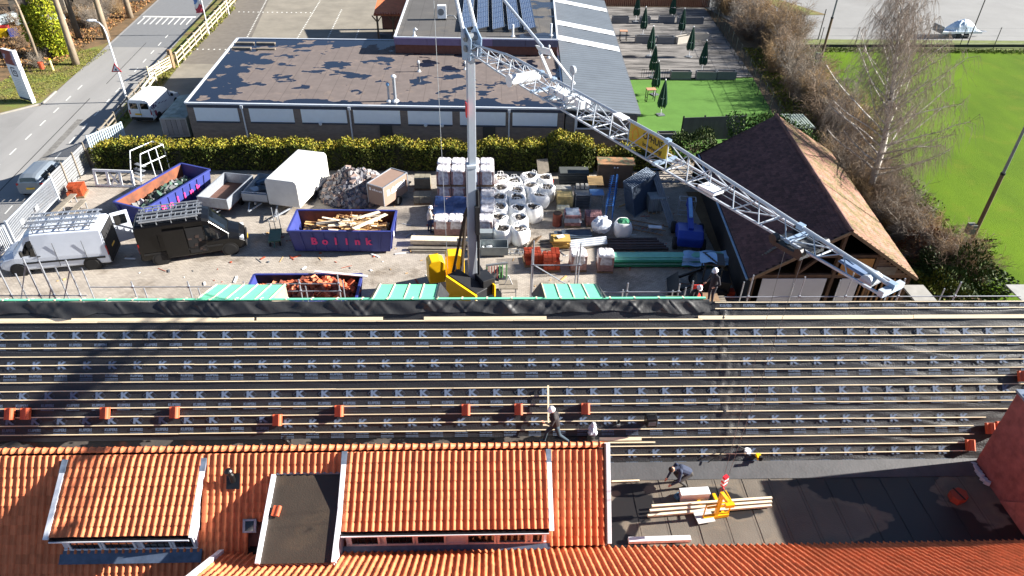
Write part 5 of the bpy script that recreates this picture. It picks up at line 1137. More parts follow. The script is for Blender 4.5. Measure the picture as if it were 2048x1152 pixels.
def tile_stack(label, loc, rz, nx, ny, nz, m, nm='tile_stack', miss=()):
    T = thing(nm, label, 'tile stack', loc, rz); b = MB(); b.bb(-nx*.12-.05,nx*.12+.05,-ny*.17-.03,ny*.17+.03,0,.12); b.build('pallet', woodold, T)
    t = MB()
    for k in range(5): t.bb(-.105,.105,-.16+k*.066,-.16+k*.066+.03,-.15,.13+.02*(k%2))
    me = t.mesh('tile_bundle', m)
    for i in range(nx):
        for j in range(ny):
            for k in range(nz):
                if (i,j,k) in miss: continue
                o = obj('tile_bundle', me, T); o.location = ((i-nx/2+.5)*.24+random.uniform(-.01,.01),(j-ny/2+.5)*.34,.28+k*.31); o.rotation_euler = (random.uniform(-.03,.03),0,random.uniform(-.05,.05))
    return T
otl = mat('stacked_tile', (190,86,46), .6, var=.15, scale=6, rnd=.1)
tile_stack('stack of orange roof tiles on the ground by the slat fence', (-26.7,41.5,0), R(10), 4, 3, 2, otl, miss=((0,0,1),(1,0,1)))
tile_stack('left one of two red tile stacks on pallets beside the ladder', (2.65,33.55,0), R(5), 4, 3, 2, mat('stacked_tile_red', (176,70,44), .6, var=.15, scale=6, rnd=.1), miss=((0,0,1),(1,0,1)))
tile_stack('right one of two red tile stacks, nearer the wrapped pallets', (3.65,33.0,0), R(2), 4, 3, 3, MATS['stacked_tile_red'], miss=((0,2,2),(1,2,2),(3,0,2)))
for k, (p, q, lb) in enumerate((((-26.65,37.5),(-26.5,40.8),'longer weathered bench nearer the galvanised gate'),((-25.55,37.7),(-25.5,40.0),'shorter weathered bench away from the gate'))):
    p, q = Vector(p), Vector(q); T = thing('wooden_bench', lb, 'bench', (p.x,p.y,0), math.atan2(q.y-p.y,q.x-p.x), 'benches by the gate'); L = (q-p).length
    for j in range(3): b = MB(); b.bb(0,L,-.2+j*.14,-.08+j*.14,.42,.47); b.build('seat_plank', woodgrey, T)
    for x in (.25,L/2,L-.25): b = MB(); b.bar((x,-.2,.4),(x,.22,.4),.05); b.bar((x,-.18,0),(x,-.18,.4),.05); b.bar((x,.2,0),(x,.2,.4),.05); b.build('leg', galv, T)
T = thing('transport_trolley', 'green steel transport trolley with upright posts beside the middle skip', 'trolley', (-12.55,35.9,0), R(100)); gs = mat('trolley_green', (70,104,88), .5, var=.15)
b = MB(); b.bb(-.7,.7,-.35,.35,.32,.4); b.build('deck', gs, T)
for x in (-.6,.6):
    for y in (-.28,.28): wheel(T,x,y,.14,.08,1 if y > 0 else -1)
for (x, y, h) in ((.68,-.3,1.6),(.68,.3,1.1),(.6,0,1.9)): b = MB(); b.tube((x,y,.4),(x,y,h),.025,n=6); b.build('post', galv, T)
b = MB(); b.bar((-.7,0,.35),(-1.1,0,.2),.06); b.build('tow_bar', gs, T)
# ================================================================== BUILDING MATERIALS IN THE YARD
film = mat('pallet_film', (216,216,220), .22, var=.22, scale=5, col2=(176,168,170), thr=(.35,.6), bump=.6, bscale=9)
pbrick = mat('pinkish_pavers', (164,128,122), .7, var=.2, scale=8, rnd=.08)
pp = MB()
for y in (-.42,0,.42): pp.bb(-.45,.45,y-.06,y+.06,0,.1)
for x in (-.4,-.2,0,.2,.4): pp.bb(x-.06,x+.06,-.48,.48,.1,.125)
ppm = pp.mesh('pallet', woodold)
def load_mesh(h):
    b = MB(); n = int(h/.1)
    for k in range(n):
        for i in range(4):
            for j in range(4): b.box((-.33+i*.22,-.345+j*.23,.18+k*.1),(.212,.222,.094))
    return b.mesh('paver_load', islands(mat('paver_load_clay', (164,128,122), .7, var=.15, scale=6), .12))
def wrap_mesh(h, lowskirt):
    b = MB(); n = 9; vs = []; rings = [(lowskirt,.475),(h*.6,.485),(h*.9,.475),(h+.13,.46),(h+.2,.40)]
    for z, r in rings:
        for k in range(24):
            a = 2*math.pi*k/24; q = (abs(math.cos(a))**6+abs(math.sin(a))**6)**(-1/6); j = 1+random.uniform(-.012,.012); vs.append((math.cos(a)*q*r*j*.98,math.sin(a)*q*r*j,z+random.uniform(-.02,.02)))
    for i in range(5):
        for j in range(5): pass
    fs = [(i*24+k,i*24+(k+1)%24,(i+1)*24+(k+1)%24,(i+1)*24+k) for i in range(4) for k in range(24)]
    c = len(vs); vs.append((0,0,h+.17+random.uniform(-.03,.05))); fs += [(4*24+k,4*24+(k+1)%24,c) for k in range(24)]
    b.add(vs, fs); return b.mesh('film_wrap', film, False)
wmesh = [wrap_mesh(.95,.55) for _ in range(3)]; wlow = [wrap_mesh(.95,.15) for _ in range(2)]; lmesh = load_mesh(.95)
wpl = []
def wrapped(loc, rz, label, group=None, low=False, z=0):
    T = thing('wrapped_pallet', label, 'pallet', (loc[0],loc[1],z), rz, group)
    obj('pallet', ppm, T); obj('paver_load', lmesh, T); obj('film_wrap', random.choice(wlow if low else wmesh), T); return T
cols_ = ('first','second','third','fourth')
for i in range(4):
    wrapped((-2.72+i*.88,36.75), random.uniform(-.03,.03), f'{cols_[i]} film wrapped paver pallet from the left in the row nearest the crane', 'wrapped pallets by the big bags', i == 3)
for j in range(2):
    for i in range(4):
        for k in range(2):
            wrapped((-2.75+i*.93,41.0+j*1.05), random.uniform(-.03,.03), f"{('lower','upper')[k]} wrapped pallet, {('leftmost','second','third','rightmost')[i]} in the {('nearer','farther')[j]} double stack by the hedge", 'wrapped pallets by the big bags', True, k*1.18)
for j in range(3): wrapped((.08,37.85+j*1.02), random.uniform(-.03,.03), f'wrapped pallet number {j+1} behind the front row beside the left bag column' if 0 else f"{('nearest','middle','farthest')[j]} wrapped pallet in the single column left of the big bags", 'wrapped pallets by the big bags', True)
T = thing('tarpaulin_stack', 'low paver stacks under a blue tarpaulin between the wrapped pallets', 'tarpaulin', (-1.95,38.9,0)); bt = mat('tarp_blue', (40,60,104), .45, var=.25, scale=2, bump=.3)
b = MB(); b.bb(-1.35,1.15,-1.2,1.2,.05,.7); b.build('paver_load', pbrick, T)
b = MB(); b.grid(lambda u, v: (-1.5+2.85*u,-1.4+2.7*v,.75+.05*math.sin(u*14)*math.sin(v*9)+random.uniform(-.015,.015)-(.5 if v in (0,1) or u in (0,1) else 0)), 16, 14); b.build('tarpaulin', bt, T)
wrapped((5.18,32.95), .05, 'wrapped pallet standing alone between red tile stacks and green boards', 'wrapped pallets by the green boards'); wrapped((6.72,32.85), -.04, 'wrapped pallet at the left end of the green boards', 'wrapped pallets by the green boards')
# big bags
bagm = mat('bag_white', (238,238,236), .7, var=.06, scale=3, bump=.4, bscale=5, rnd=.05); bagfill = [mat('bag_fill_dark', (66,60,56), .8, var=.4, rnd=.3), mat('bag_fill_pale', (150,140,128), .8, var=.3)]
def bag_mesh(seed):
    random.seed(seed); b = MB(); n = 20; ph = [random.uniform(0,6.3) for _ in range(4)]
    prof = [(.0,.44),(.05,.5),(.3,.57),(.6,.58),(.82,.54),(.95,.47),(1.0,.42),(.94,.36),(.86,.30)]; vs = []
    for z, r in prof:
        for k in range(n):
            a = 2*math.pi*k/n; q = (abs(math.cos(a))**3.2+abs(math.sin(a))**3.2)**(-1/3.2); f = 1+.04*math.sin(3*a+ph[0]+z*3)+.03*math.sin(7*a+ph[1]-z*5)
            vs.append((math.cos(a)*r*q*f*.95,math.sin(a)*r*q*f*.95,z+.03*math.sin(2*a+ph[2])*z))
    fs = [(i*n+k,i*n+(k+1)%n,(i+1)*n+(k+1)%n,(i+1)*n+k) for i in range(len(prof)-1) for k in range(n)]; b.add(vs, fs); return b.mesh('bag_shell', bagm, True)
def fill_mesh(seed):
    random.seed(seed); b = MB()
    for k in range(40): a = random.uniform(0,6.3); r = math.sqrt(random.random())*.32; b.rock((math.cos(a)*r,math.sin(a)*r,.86+random.uniform(-.03,.06)),random.uniform(.07,.16),random.choice((0,0,1)))
    b.lathe((0,0,.80),[(.36,0),(.36,.03)],10); return b.mesh('contents', bagfill)
bms = [bag_mesh(k) for k in range(5)]; fms = [fill_mesh(k+20) for k in range(5)]; random.seed(9)
lp_ = MB()
for s in (-1,1):
    for t in (-1,1): lp_.path([(s*.36,t*.2,.95),(s*.42,t*.16,1.12),(s*.40,t*.02,1.15),(s*.36,t*-.02,.98)], .018, 5)
lpm = lp_.mesh('lifting_loops', bagm)
bags = [(0.97,35.75),(1.99,35.63),(0.8,37.0),(1.99,37.0),(0.79,38.25),(1.98,38.25),(0.78,39.5),(1.96,39.4),(0.9,40.75),(1.96,40.55),(1.86,41.85),(1.0,42.1),(2.95,38.3),(3.26,39.75),(2.93,41.1),(2.9,42.4),(3.98,41.0),(3.91,42.35)]
wh = ['nearest in the left column','nearest in the second column','second in the left column','second in the second column','third in the left column','third in the second column','fourth in the left column','fourth in the second column','fifth in the left column','fifth in the second column','sixth and last in the second column','last in the left column','nearest in the third column','leaning, slumped to the right in the third column','behind the slumped one in the third column','last in the third column by the hedge','nearer of the two at the right edge','farther of the two at the right edge']
for i, (x, y) in enumerate(bags):
    T = thing('big_bag', f'white bulk bag of rubble, {wh[i]}', 'bulk bag', (x,y,0), random.uniform(0,6), 'white bulk bags'); s = random.uniform(1.02,1.16); T.scale = (s,s,random.uniform(1.0,1.15))
    if i == 13: T.scale = (1.25,1.15,.85)
    obj('bag_shell', bms[i%5], T, 0); obj('contents', fms[(i*3)%5], T); obj('lifting_loops', lpm, T)
    if i == 13: T.rotation_euler = (R(-12),R(14),.4); T.location.z = .12
# stacked timber, beams, boards
def timber(label, nm, p, q, w, h, m, cat='beam', z=.08, group=None, tilt=0):
    p, q = Vector(p), Vector(q); L = (q-p).length; o = tag(MB().bb(0,L,-w/2,w/2,0,h).build(nm, m, None, bevel=.006), label, cat, group); o.location = (p.x,p.y,z); o.rotation_euler = (tilt,0,math.atan2(q.y-p.y,q.x-p.x)); return o
timber('wide pale glulam beam lying in front of the wrapped pallets', 'timber_beam', (-4.5,35.55), (-.9,35.4), .55, .28, wb_, z=.12)
timber('narrow pale plank in front of the wide glulam beam', 'timber_beam', (-4.6,34.85), (-1.2,34.75), .25, .1, woodgrey)
timber('thin weathered plank nearest the crane in front of the glulam beam', 'timber_beam', (-4.4,34.55), (-1.6,34.5), .12, .08, woodgrey)
T = thing('mortar_tub', 'large grey steel mortar tub right of the crane mast', 'tub', (.45,34.5,0), R(0)); tg = mat('tub_grey', (140,148,150), .5, .2, var=.15)
b = MB(); b.bb(-.8,.75,-.4,.4,.1,.14); b.build('base', tg, T)
for (p, d) in (((0,-.42,.38),(1.6,.03,.55)),((0,.42,.38),(1.6,.03,.55)),((-.8,0,.38),(.03,.8,.55)),((.78,0,.38),(.03,.8,.55))): b = MB(); b.box(p,d); b.build('side', tg, T)
for k in range(14): b = MB(); b.rock((random.uniform(-.7,.1),random.uniform(-.3,.3),.25),.16); b.build('scrap_bag', white, T)
b = MB(); b.bb(-.9,-.1,.6,1.1,.3,1.0); b.build('back_panel', tg, T)
ladder('short aluminium ladder lying beside the bulk bags', (1.2,34.5,.1), R(-3), 2.2, .4, n=8)
T = thing('plank_pile', 'loose grey planks piled in front of the bulk bags', 'planks', (3.0,35.1,0), R(8))
for k in range(9): b = MB(); b.bar((-.7+random.uniform(-.1,.1),-.4+k*.1,.08+.04*(k%3)),(.9,-.35+k*.1,.08+.04*(k%3)),.16,.04); b.build('plank', woodgrey, T)
for k in range(4): b = MB(); b.bar((-.75+k*.1,-.5,.25+k*.05),(-.1+k*.13,.35,.42+k*.05),.1,.04); b.build('plank', woodold, T)
T = thing('board_pile', 'pile of yellowish boards topped with a white sheet', 'boards', (4.4,35.35,0), R(-6))
for k in range(5): b = MB(); b.box((random.uniform(-.1,.1),random.uniform(-.08,.08),.1+k*.1),(1.0,.8,.09),random.uniform(-.15,.15)); b.build('board', mat('yellow_board', (170,138,70), .8, rnd=.25), T)
b = MB(); b.box((0,0,.62),(.45,.3,.03),.5); b.build('white_sheet', white, T)
for k in range(4): timber(('nearest','second','third','farthest')[k]+' white aluminium profile behind the lone wrapped pallet', 'aluminium_profile', (4.95,34.75+k*.16), (7.2,35.2+k*.16), .12, .08, mat('profile_white', (206,212,220), .4), 'profile', .2+.04*k, 'aluminium profiles')
for k in range(6): timber(('lowest','second','third','fourth','fifth','topmost')[k]+' dark steel beam in the pile before the boom lift', 'steel_beam', (7.2,34.7+k*.2), (10.8-.1*k,34.75+k*.2), .14, .14, mat('rusty_beam', (70,56,54), .7, var=.3, rnd=.2), 'beam', .06+.03*(k%3), 'dark steel beams')
# pallets of blocks and pavers
def pallet_load(label, loc, rz, nx, ny, nz, d, m, h0=.14, group=None, film_=False, extra=0):
    T = thing('loaded_pallet', label, 'pallet', (loc[0],loc[1],0), rz, group); o = obj('pallet', ppm, T); o.scale = (nx*d[0]/.9,ny*d[1]/.95,1)
    t = MB(); t.box((0,0,0),(d[0]*.96,d[1]*.96,d[2]*.96)); me = t.mesh('block', m)
    for k in range(nz):
        for i in range(nx):
            for j in range(ny): o = obj('block', me, T); o.location = ((i-nx/2+.5)*d[0],(j-ny/2+.5)*d[1],h0+d[2]*(k+.5)); o.rotation_euler = (0,0,random.uniform(-.04,.04))
    return T
pallet_load('pallet of yellow wood blocks left of the metal grids', (5.1,40.2), 0, 5, 4, 3, (.2,.22,.24), mat('yellow_blocks', (206,180,120), .8, rnd=.2))
pallet_load('pallet of pale stone slabs behind the yellow wood blocks', (5.1,41.3), 0, 3, 2, 4, (.33,.3,.16), mat('pale_slabs', (196,190,176), .8, rnd=.15))
pallet_load('pallet of cream bricks in front of the yellow wood blocks', (4.9,39.0), 0, 4, 3, 3, (.2,.2,.14), mat('cream_bricks', (204,196,168), .8, rnd=.12))
pallet_load('pallet of red and grey pavers right of the half wrapped one', (6.7,37.9), 0, 5, 4, 5, (.2,.22,.12), mat('mixed_pavers', (154,112,112), .8, rnd=.35))
P_ = pallet_load('half wrapped pallet of red and grey pavers beside the rusty drum', (5.35,37.8), 0, 5, 4, 6, (.2,.22,.12), mat('mixed_pavers', (154,112,112))); 
b = MB(); b.grid(lambda u, v: (-.55+1.1*u,-.5+1.0*v,.9+.03*math.sin(9*u)*math.sin(7*v)-(.5 if u in (0,1) or v == 0 else 0)), 8, 8); b.build('film_cover', mat('clear_film', (150,158,170), .15, var=.25, spec=.8), P_)
b = MB(); T = thing('rusty_drum', 'rusty brown steel drum beside the half wrapped pavers', 'drum', (4.4,37.7,0)); b.lathe((0,0,0),[(.28,0),(.29,.05),(.28,.3),(.3,.32),(.28,.34),(.28,.85)],16); b.build('shell', mat('drum_rust', (116,58,44), .8, var=.3), T); b = MB(); b.lathe((0,0,.852),[(.27,0),(.27,.02)],16); b.build('lid', mat('drum_inside', (40,26,22), .9), T)
T = thing('grid_stack', 'stack of dark metal grids and formwork panels', 'metal grids', (6.25,40.3,0))
for k in range(8): b = MB(); b.bb(-.5,.5,-.55,.55,.1+k*.12,.13+k*.12); b.build('grid_frame', greym, T)
for x in (-.48,.48):
    for y in (-.5,.5): b = MB(); b.bar((x,y,0),(x,y,1.1),.05); b.build('upright', galv, T)
for k in range(3): b = MB(); b.box((-.3+k*.3,.4,1.15),(.2,.35,.25)); b.build('crate', mat('pale_slabs', (196,190,176)), T)
T = thing('scaffold_board_rack', 'rack with sunlit plywood sheet on top and blue frame', 'rack', (7.15,40.3,0)); blu = mat('rack_blue', (52,104,170), .45, var=.1)
b = MB(); b.box((0,.8,1.35),(1.0,.9,.03),0,0,Matrix.Rotation(R(14),3,'X')); b.build('plywood_sheet', mat('plywood_sunny', (222,180,120), .7, var=.1), T)
b = MB(); b.bb(-.45,.45,-.5,.3,.95,1.0); b.build('blue_sheet', mat('sheet_blue', (100,140,190), .5), T)
for x in (-.42,.42):
    for y in (-.45,.25): b = MB(); b.bar((x,y,0),(x,y,.95),.05); b.build('leg', galv, T)
T = thing('blue_trestle', 'tall blue scaffold trestle frame right of the paver pallets', 'trestle', (7.75,38.2,0), R(77))
for (y, z) in ((-.15,1.4),(.25,1.3)):
    b = MB(); b.bar((-.6,y,z),(3.8,y*.6,z),.06); b.build('top_rail', blu, T)
    for k in range(6): b = MB(); b.bar((-.5+k*.85,y,z),(-.5+k*.85,y-.05,0),.04); b.build('leg', blu, T)
for k in range(16): b = MB(); b.tube((-.5+k*.27,-.2,1.4),(-.5+k*.27,.35,1.36),.018,n=5); b.build('crossbar', blu, T)
T = thing('white_debris_bag', 'crumpled white plastic debris bag on the dark rail stack', 'bag', (7.0,36.6,.2)); b = MB(); b.ell((0,0,.45),(.62,.55,.5),16,10,0,.10); b.build('bag', mat('plastic_white', (206,214,226), .35, bump=.7, bscale=7), T)
for k in range(5): b = MB(); b.ell((random.uniform(-.3,.3),random.uniform(-.3,.3),.85),(.16,.12,.12),8,5,0,.2); b.build('bag_fold', MATS['plastic_white'], T)
T = thing('green_debris_bag', 'white bulk bag with green fabric spilling on top', 'bag', (8.3,36.5,0)); obj('bag_shell', bms[1], T); b = MB(); b.ell((.05,.05,.9),(.42,.4,.2),12,6,0,.12); b.build('green_fabric', mat('fabric_green', (40,120,84), .7, bump=.5), T)
T = thing('dark_sheet_pile', 'low pile of dark blue grey sheets behind the yellowish boards', 'sheets', (5.3,36.3,0), .03)
for k in range(4): b = MB(); b.box((random.uniform(-.4,.4),random.uniform(-.1,.1),.06+k*.06),(1.8,.8,.05),random.uniform(-.08,.08)); b.build('sheet', mat('sheet_slate', (70,84,100), .5, var=.2, rnd=.2), T)
T = thing('fence_panel_stack', 'stack of grey blue mesh fence panels leaning together', 'fence panels', (10.1,39.9,0), R(47))
for k in range(8):
    P = MB(); P.bb(-1.4,1.4,-.02,.02,.1,2.0)
    pn = P.build('panel', mat('mesh_infill', (52,68,88), .6, var=.15, rnd=.1), T); pn.location = (.06*k,-.42+k*.13,0); pn.rotation_euler = (R(-14),0,0)
    f = MB()
    for (p, q) in (((-1.4,0,.05),(1.4,0,.05)),((-1.4,0,2.0),(1.4,0,2.0)),((-1.4,0,.05),(-1.4,0,2.0)),((1.4,0,.05),(1.4,0,2.0))): f.tube(p,q,.022,n=6)
    f.build('panel_frame', mat('fence_frame', (104,122,144), .5, .2), pn)
T = thing('ibc_tank', 'white plastic tank in a cage behind the leaning fence panels', 'tank', (10.9,39.6,0), R(5)); b = MB(); b.bb(-.5,.5,-.5,.5,.15,1.1); b.build('tank', mat('tank_grey', (120,130,136), .5), T, bevel=.06)
for k in range(5): b = MB(); b.bar((-.55+k*.27,-.55,.1),(-.55+k*.27,-.55,1.15),.03); b.build('cage_bar', galv, T)
T = thing('wood_cabinet', 'tall wooden tool cabinet with mossy top against the hedge', 'cabinet', (8.75,43.1,0), R(-3))
b = MB(); b.bb(-1.15,1.15,-.45,.45,0,1.75); B = b.build('carcass', mat('cabinet_wood', (108,88,72), .85, var=.2, scale=2), T)
for s in (-1,1): b = MB(); b.bb(min(s*.02,s*1.12),max(s*.02,s*1.12),-.49,-.452,.08,1.7); d = b.build('door', mat('cabinet_wood', (108,88,72)), T); b = MB(); b.ell((s*.1,-.52,1.55),(.06,.04,.06),8,6); b.build('lock', whitem, d)
b = MB(); b.bb(-1.25,1.25,-.6,.55,1.752,1.82); b.build('top', mat('mossy_board', (168,124,88), .85, var=.3, scale=2, col2=(96,104,78), thr=(.42,.55)), T)
T = thing('dark_board_stack', 'stack of dark boards against the hedge left of the cabinet', 'boards', (6.0,43.5,0))
for k in range(7): b = MB(); b.box((random.uniform(-.05,.05),0,.1+k*.13),(2.0,1.0,.08),random.uniform(-.02,.02)); b.build('board', mat('dark_board', (70,74,74), .8, rnd=.25), T)
o = timber('wide weathered plank leaning against the hedge by the bulk bags', 'leaning_plank', (4.0,43.6), (4.05,45.0), .8, .04, woodgrey, 'plank', .2); o.rotation_euler = (0,R(-48),R(98))
T = thing('traffic_cone', 'small red safety cone beside the farthest bulk bags', 'cone', (4.5,42.6,0)); b = MB(); b.lathe((0,0,.03),[(.13,0),(.03,.6)],12); b.build('cone', mat('cone_red', (206,52,40), .5), T); b = MB(); b.bb(-.17,.17,-.17,.17,0,.03); b.build('base', black, T)
T = thing('lattice_beam_rack', 'blue grey lattice beams standing at the barn wall', 'lattice beams', (11.6,42.6,0), R(0))
for k in range(2):
    z = .5+k*.55; b = MB(); b.bar((-.6,0,z),(2.4,0,z),.05); b.bar((-.6,0,z+.4),(2.4,0,z+.4),.05)
    for j in range(8): b.bar((-.6+j*.375,0,z+(.4 if j%2 else 0)),(-.6+(j+1)*.375,0,z+(0 if j%2 else .4)),.03)
    b.build('lattice_beam', mat('beam_blue_grey', (74,92,120), .5), T)
T = thing('leaning_rails', 'long grey rails leaning beside the fence panels', 'rails', (11.2,38.6,0), R(98))
for k in range(4): b = MB(); b.bar((-1.5,-.12*k,.1),(2.6,-.12*k,1.9),.09,.06); b.build('rail', greym, T)
T = thing('trellis_pile', 'heap of frames and slats beside the leaning fence panels', 'frames', (9.8,37.0,0), R(-28))
for k in range(9): b = MB(); b.bar((-1.1+k*.26,-.5,.1+.02*k),(-1.0+k*.26,.6,.12+.02*k),.05); b.build('slat', greym, T)
for y in (-.5,.05,.6): b = MB(); b.bar((-1.2,y,.16),(1.3,y,.34),.05); b.build('slat', woodold, T)
b = MB(); b.box((.6,.1,.4),(.8,.3,.06),.4); b.build('white_board', mat('profile_white', (206,212,220)), T)
T = thing('green_sheet_stack', 'long stack of green insulation boards wrapped in blue film', 'insulation boards', (10.5,33.3,0)); gi = mat('insulation_green', (30,120,84), .6, var=.15)
for k in range(4): b = MB(); b.bb(-3.25,3.25,-.42+.05*k,.42,.1+k*.1,.19+k*.1); b.build('board', [gi, mat('insulation_mint', (120,190,170), .6)][k%2], T)
b = MB(); b.bb(-3.25,3.2,-.1,.42,.5,.56); b.build('top_board', mat('insulation_mint', (120,190,170)), T); b = MB(); b.bb(-3.25,3.2,-.44,-.16,.402,.47); b.build('edge_board', gi, T)
for k, x in enumerate((1.5,2.9)): b = MB(); b.grid(lambda u, v: (x-.9+1.6*u+.3*v,-.62+1.1*v,.58+.05*math.sin(u*9+k)+.04*math.sin(7*v)-.28*(v < .15)), 12, 8); b.build('film_wrap', mat('film_blue', (150,190,226), .3, bump=.5), T)
timber('slim steel tube behind the green insulation boards', 'steel_tube', (7.2,34.15), (10.6,34.2), .08, .08, galv, 'tube')
sb = MB()
for k in range(260):                                        # offcuts, straps and crumbs lying about the yard
    x, y = random.uniform(-14,13), random.uniform(33.5,43.5)
    if random.random() < .35: x, y = random.uniform(-27,12), random.uniform(31,35)
    a = random.uniform(0,3.1); l = random.choice((.06,.1,.15,.3,.6)); w_ = min(l,random.choice((.03,.05,.1)))
    sb.box((x,y,.012+w_*.1),(l,w_,w_*.35+.008),a,random.randrange(4))
struct(sb.build('yard_scraps', [wa, white, MATS['broken_tile_b'], greym]), 'stuff')
# concrete blocks by the brown trailer
for k, (x, y, n, lb) in enumerate(((-4.3,42.6,3,'farther pallet of concrete blocks in the hedge shade'),(-4.2,40.6,2,'nearer pallet of concrete blocks in the hedge shade'))):
    pallet_load(lb, (x,y), .1*k, 3, 2, n, (.36,.4,.24), mat('concrete_blocks', (132,126,110), .85, rnd=.2), group='pallets of concrete blocks')
# boom lift
T = thing('boom_lift', 'blue wheeled boom lift parked in the barn shade', 'boom lift', (12.15,35.6,0), R(80)); lb_ = mat('lift_blue', (28,56,150), .4, var=.1)
b = MB(); b.ext([(-1.1,-.75,.35),(-1.2,-.75,1.0),(-.7,-.75,1.25),(.3,-.75,1.15),(.9,-.75,.8),(.9,-.75,.35)], (0,1.5,0)); b.build('counterweight_body', lb_, T, bevel=.08)
b = MB(); b.bb(-.2,1.4,-.55,.55,.3,.6); b.build('chassis', lb_, T)
for x in (-.75,1.1):
    for s in (-1,1): wheel(T,x,s*.82,.38,.26,s)
b = MB(); b.bar((-.5,0,1.2),(2.3,0,1.7),.3,.3); b.build('boom', lb_, T); b = MB(); b.bar((.4,.0,1.55),(2.2,0,1.88),.2,.12); b.build('boom_cover', mat('lift_pale_blue', (120,170,220), .4), T)
b = MB(); b.bar((2.3,0,1.7),(2.9,0,1.0),.16); b.build('jib', lb_, T)
for (p, q) in (((2.7,-.5,.4),(2.7,.5,.4)),((3.3,-.5,.4),(3.3,.5,.4)),((2.7,-.5,1.4),(2.7,.5,1.4)),((3.3,-.5,1.4),(3.3,.5,1.4)),((2.7,-.5,1.4),(3.3,-.5,1.4)),((2.7,.5,1.4),(3.3,.5,1.4)),((2.7,-.5,.4),(2.7,-.5,1.4)),((3.3,-.5,.4),(3.3,-.5,1.4)),((2.7,.5,.4),(2.7,.5,1.4)),((3.3,.5,.4),(3.3,.5,1.4))): b = MB(); b.tube(p,q,.025,n=5); b.build('basket_rail', galv, T)
# compact loader near the two men
T = thing('compact_loader', 'black compact loader partly under blue film behind the ridge', 'loader', (12.0,30.6,0), R(170)); dk_ = mat('loader_black', (28,28,30), .5)
b = MB(); b.ext([(-1.1,-.6,.4),(-1.1,-.6,1.1),(-.3,-.6,1.2),(.6,-.6,.9),(.9,-.6,.4)], (0,1.2,0)); b.build('body', dk_, T, bevel=.04)
for x in (-.65,.6):
    for s in (-1,1): wheel(T,x,s*.68,.36,.25,s)
for (x, y) in ((-.5,-.5),(-.5,.5),(.4,-.5),(.4,.5)): b = MB(); b.bar((x,y,1.0),(x,y,2.1),.06); b.build('cab_post', dk_, T)
b = MB(); b.bb(-.6,.5,-.58,.58,2.1,2.18); b.build('cab_roof', dk_, T); b = MB(); b.bar((.3,-.62,1.1),(1.6,-.62,.3),.12); b.bar((.3,.62,1.1),(1.6,.62,.3),.12); b.build('lift_arm', dk_, T); b = MB(); b.ext([(1.5,-.8,.1),(2.1,-.8,.1),(1.55,-.8,.65)], (0,1.6,0)); b.build('bucket', dk_, T)
b = MB(); b.grid(lambda u, v: (-.2+.9*u,-.5+1.0*v,2.22+.06*math.sin(7*u+5*v)), 8, 8); b.build('film_sheet', MATS['film_blue'], T)
o = tag(MB().bb(-.3,.3,-.2,.2,0,.4).build('red_crate', mat('crate_red', (196,72,40), .5)), 'red plastic crate beside the barn corner', 'crate'); o.location = (13.1,30.2,0)
# crane-side rack and stand
T = thing('sling_rack', 'rack with hanging red and green slings right of the crane', 'rack', (.55,31.4,0), R(12)); 
b = MB(); b.bar((-.6,0,1.3),(.6,0,1.3),.1); b.build('top_bar', greym, T)
for x in (-.55,.55): b = MB(); b.bar((x,0,0),(x,0,1.3),.08); b.build('post', mat('rack_green', (110,150,110), .5), T)
for k in range(6): b = MB(); b.bar((-.45+k*.15,-.07,1.25),(-.45+k*.15,-.1,.45),.05,.02); b.build('sling', mat('sling_red', (150,70,60), .7) if k < 4 else mat('sling_green', (90,170,90), .7), T)
T = thing('saw_table', 'small site table with white stand right of the crane foot', 'table', (1.15,30.3,0)); b = MB(); b.bb(-.5,.5,-.4,.4,.7,.75); b.build('top', woodgrey, T)
for x in (-.4,.4):
    for y in (-.3,.3): b = MB(); b.bar((x,y,0),(x,y,.7),.05); b.build('leg', galv, T)
b = MB(); b.bar((-.2,0,.75),(0,0,1.3),.05); b.bar((.2,0,.75),(0,0,1.3),.05); b.build('stand', white, T)
# ================================================================== SCAFFOLDING BEHIND THE RIDGE
def scaffold(label, x0, x1, xs, y, z0, ztops, rails, decks=True):
    T = thing('scaffolding', label, 'scaffolding', ((x0+x1)/2,y,0)); ox = (x0+x1)/2
    for k, x in enumerate(xs):
        zt = ztops[k%len(ztops)]
        b = MB(); b.tube((x-ox,0,0),(x-ox,0,zt),.032,n=8); b.build('standard', galv, T)
        b = MB(); b.tube((x-ox,.75,0),(x-ox,.75,zt-.9),.03,n=8); b.build('standard', galv, T)
        for z in rails: b = MB(); b.box((x-ox,-.03,z),(.09,.09,.09)); b.build('coupler', galv, T)
    for z in rails: b = MB(); b.tube((x0-ox,-.05,z),(x1-ox,-.05,z),.024,n=8); b.build('guard_rail', galv, T)
    for k in range(3 if decks else 0): b = MB(); b.bb(x0-ox,x1-ox,.05+k*.24,.27+k*.24,z0,z0+.05); b.build('deck_plank', wb_ if k == 1 else woodgrey, T)
    return T
scaffold('galvanised scaffold rail behind the ridge in front of the barn gable', 8.9, 24, (9.0,11.6,13.9,16.0,18.4,21), 24.6, 3.2, (5.0,5.3,5.2,5.4,5.1,4.9), (4.15,), True)
S1 = scaffold('bare scaffold uprights behind the ridge at the left picture edge', -22, -17.2, (-20.4,-19.2,-18.6,-17.5), 24.8, 3.3, (5.7,6.1,6.0,6.0), (4.2,), True)
for (a, c) in (((-20.4,3.3),(-19.2,5.8)),((-18.6,3.3),(-17.5,5.5)),((-19.2,3.3),(-18.6,4.6))): b = MB(); b.tube((a[0]+19.6,0,a[1]),(c[0]+19.6,0,c[1]),.026,n=6); b.build('diagonal', galv, S1)
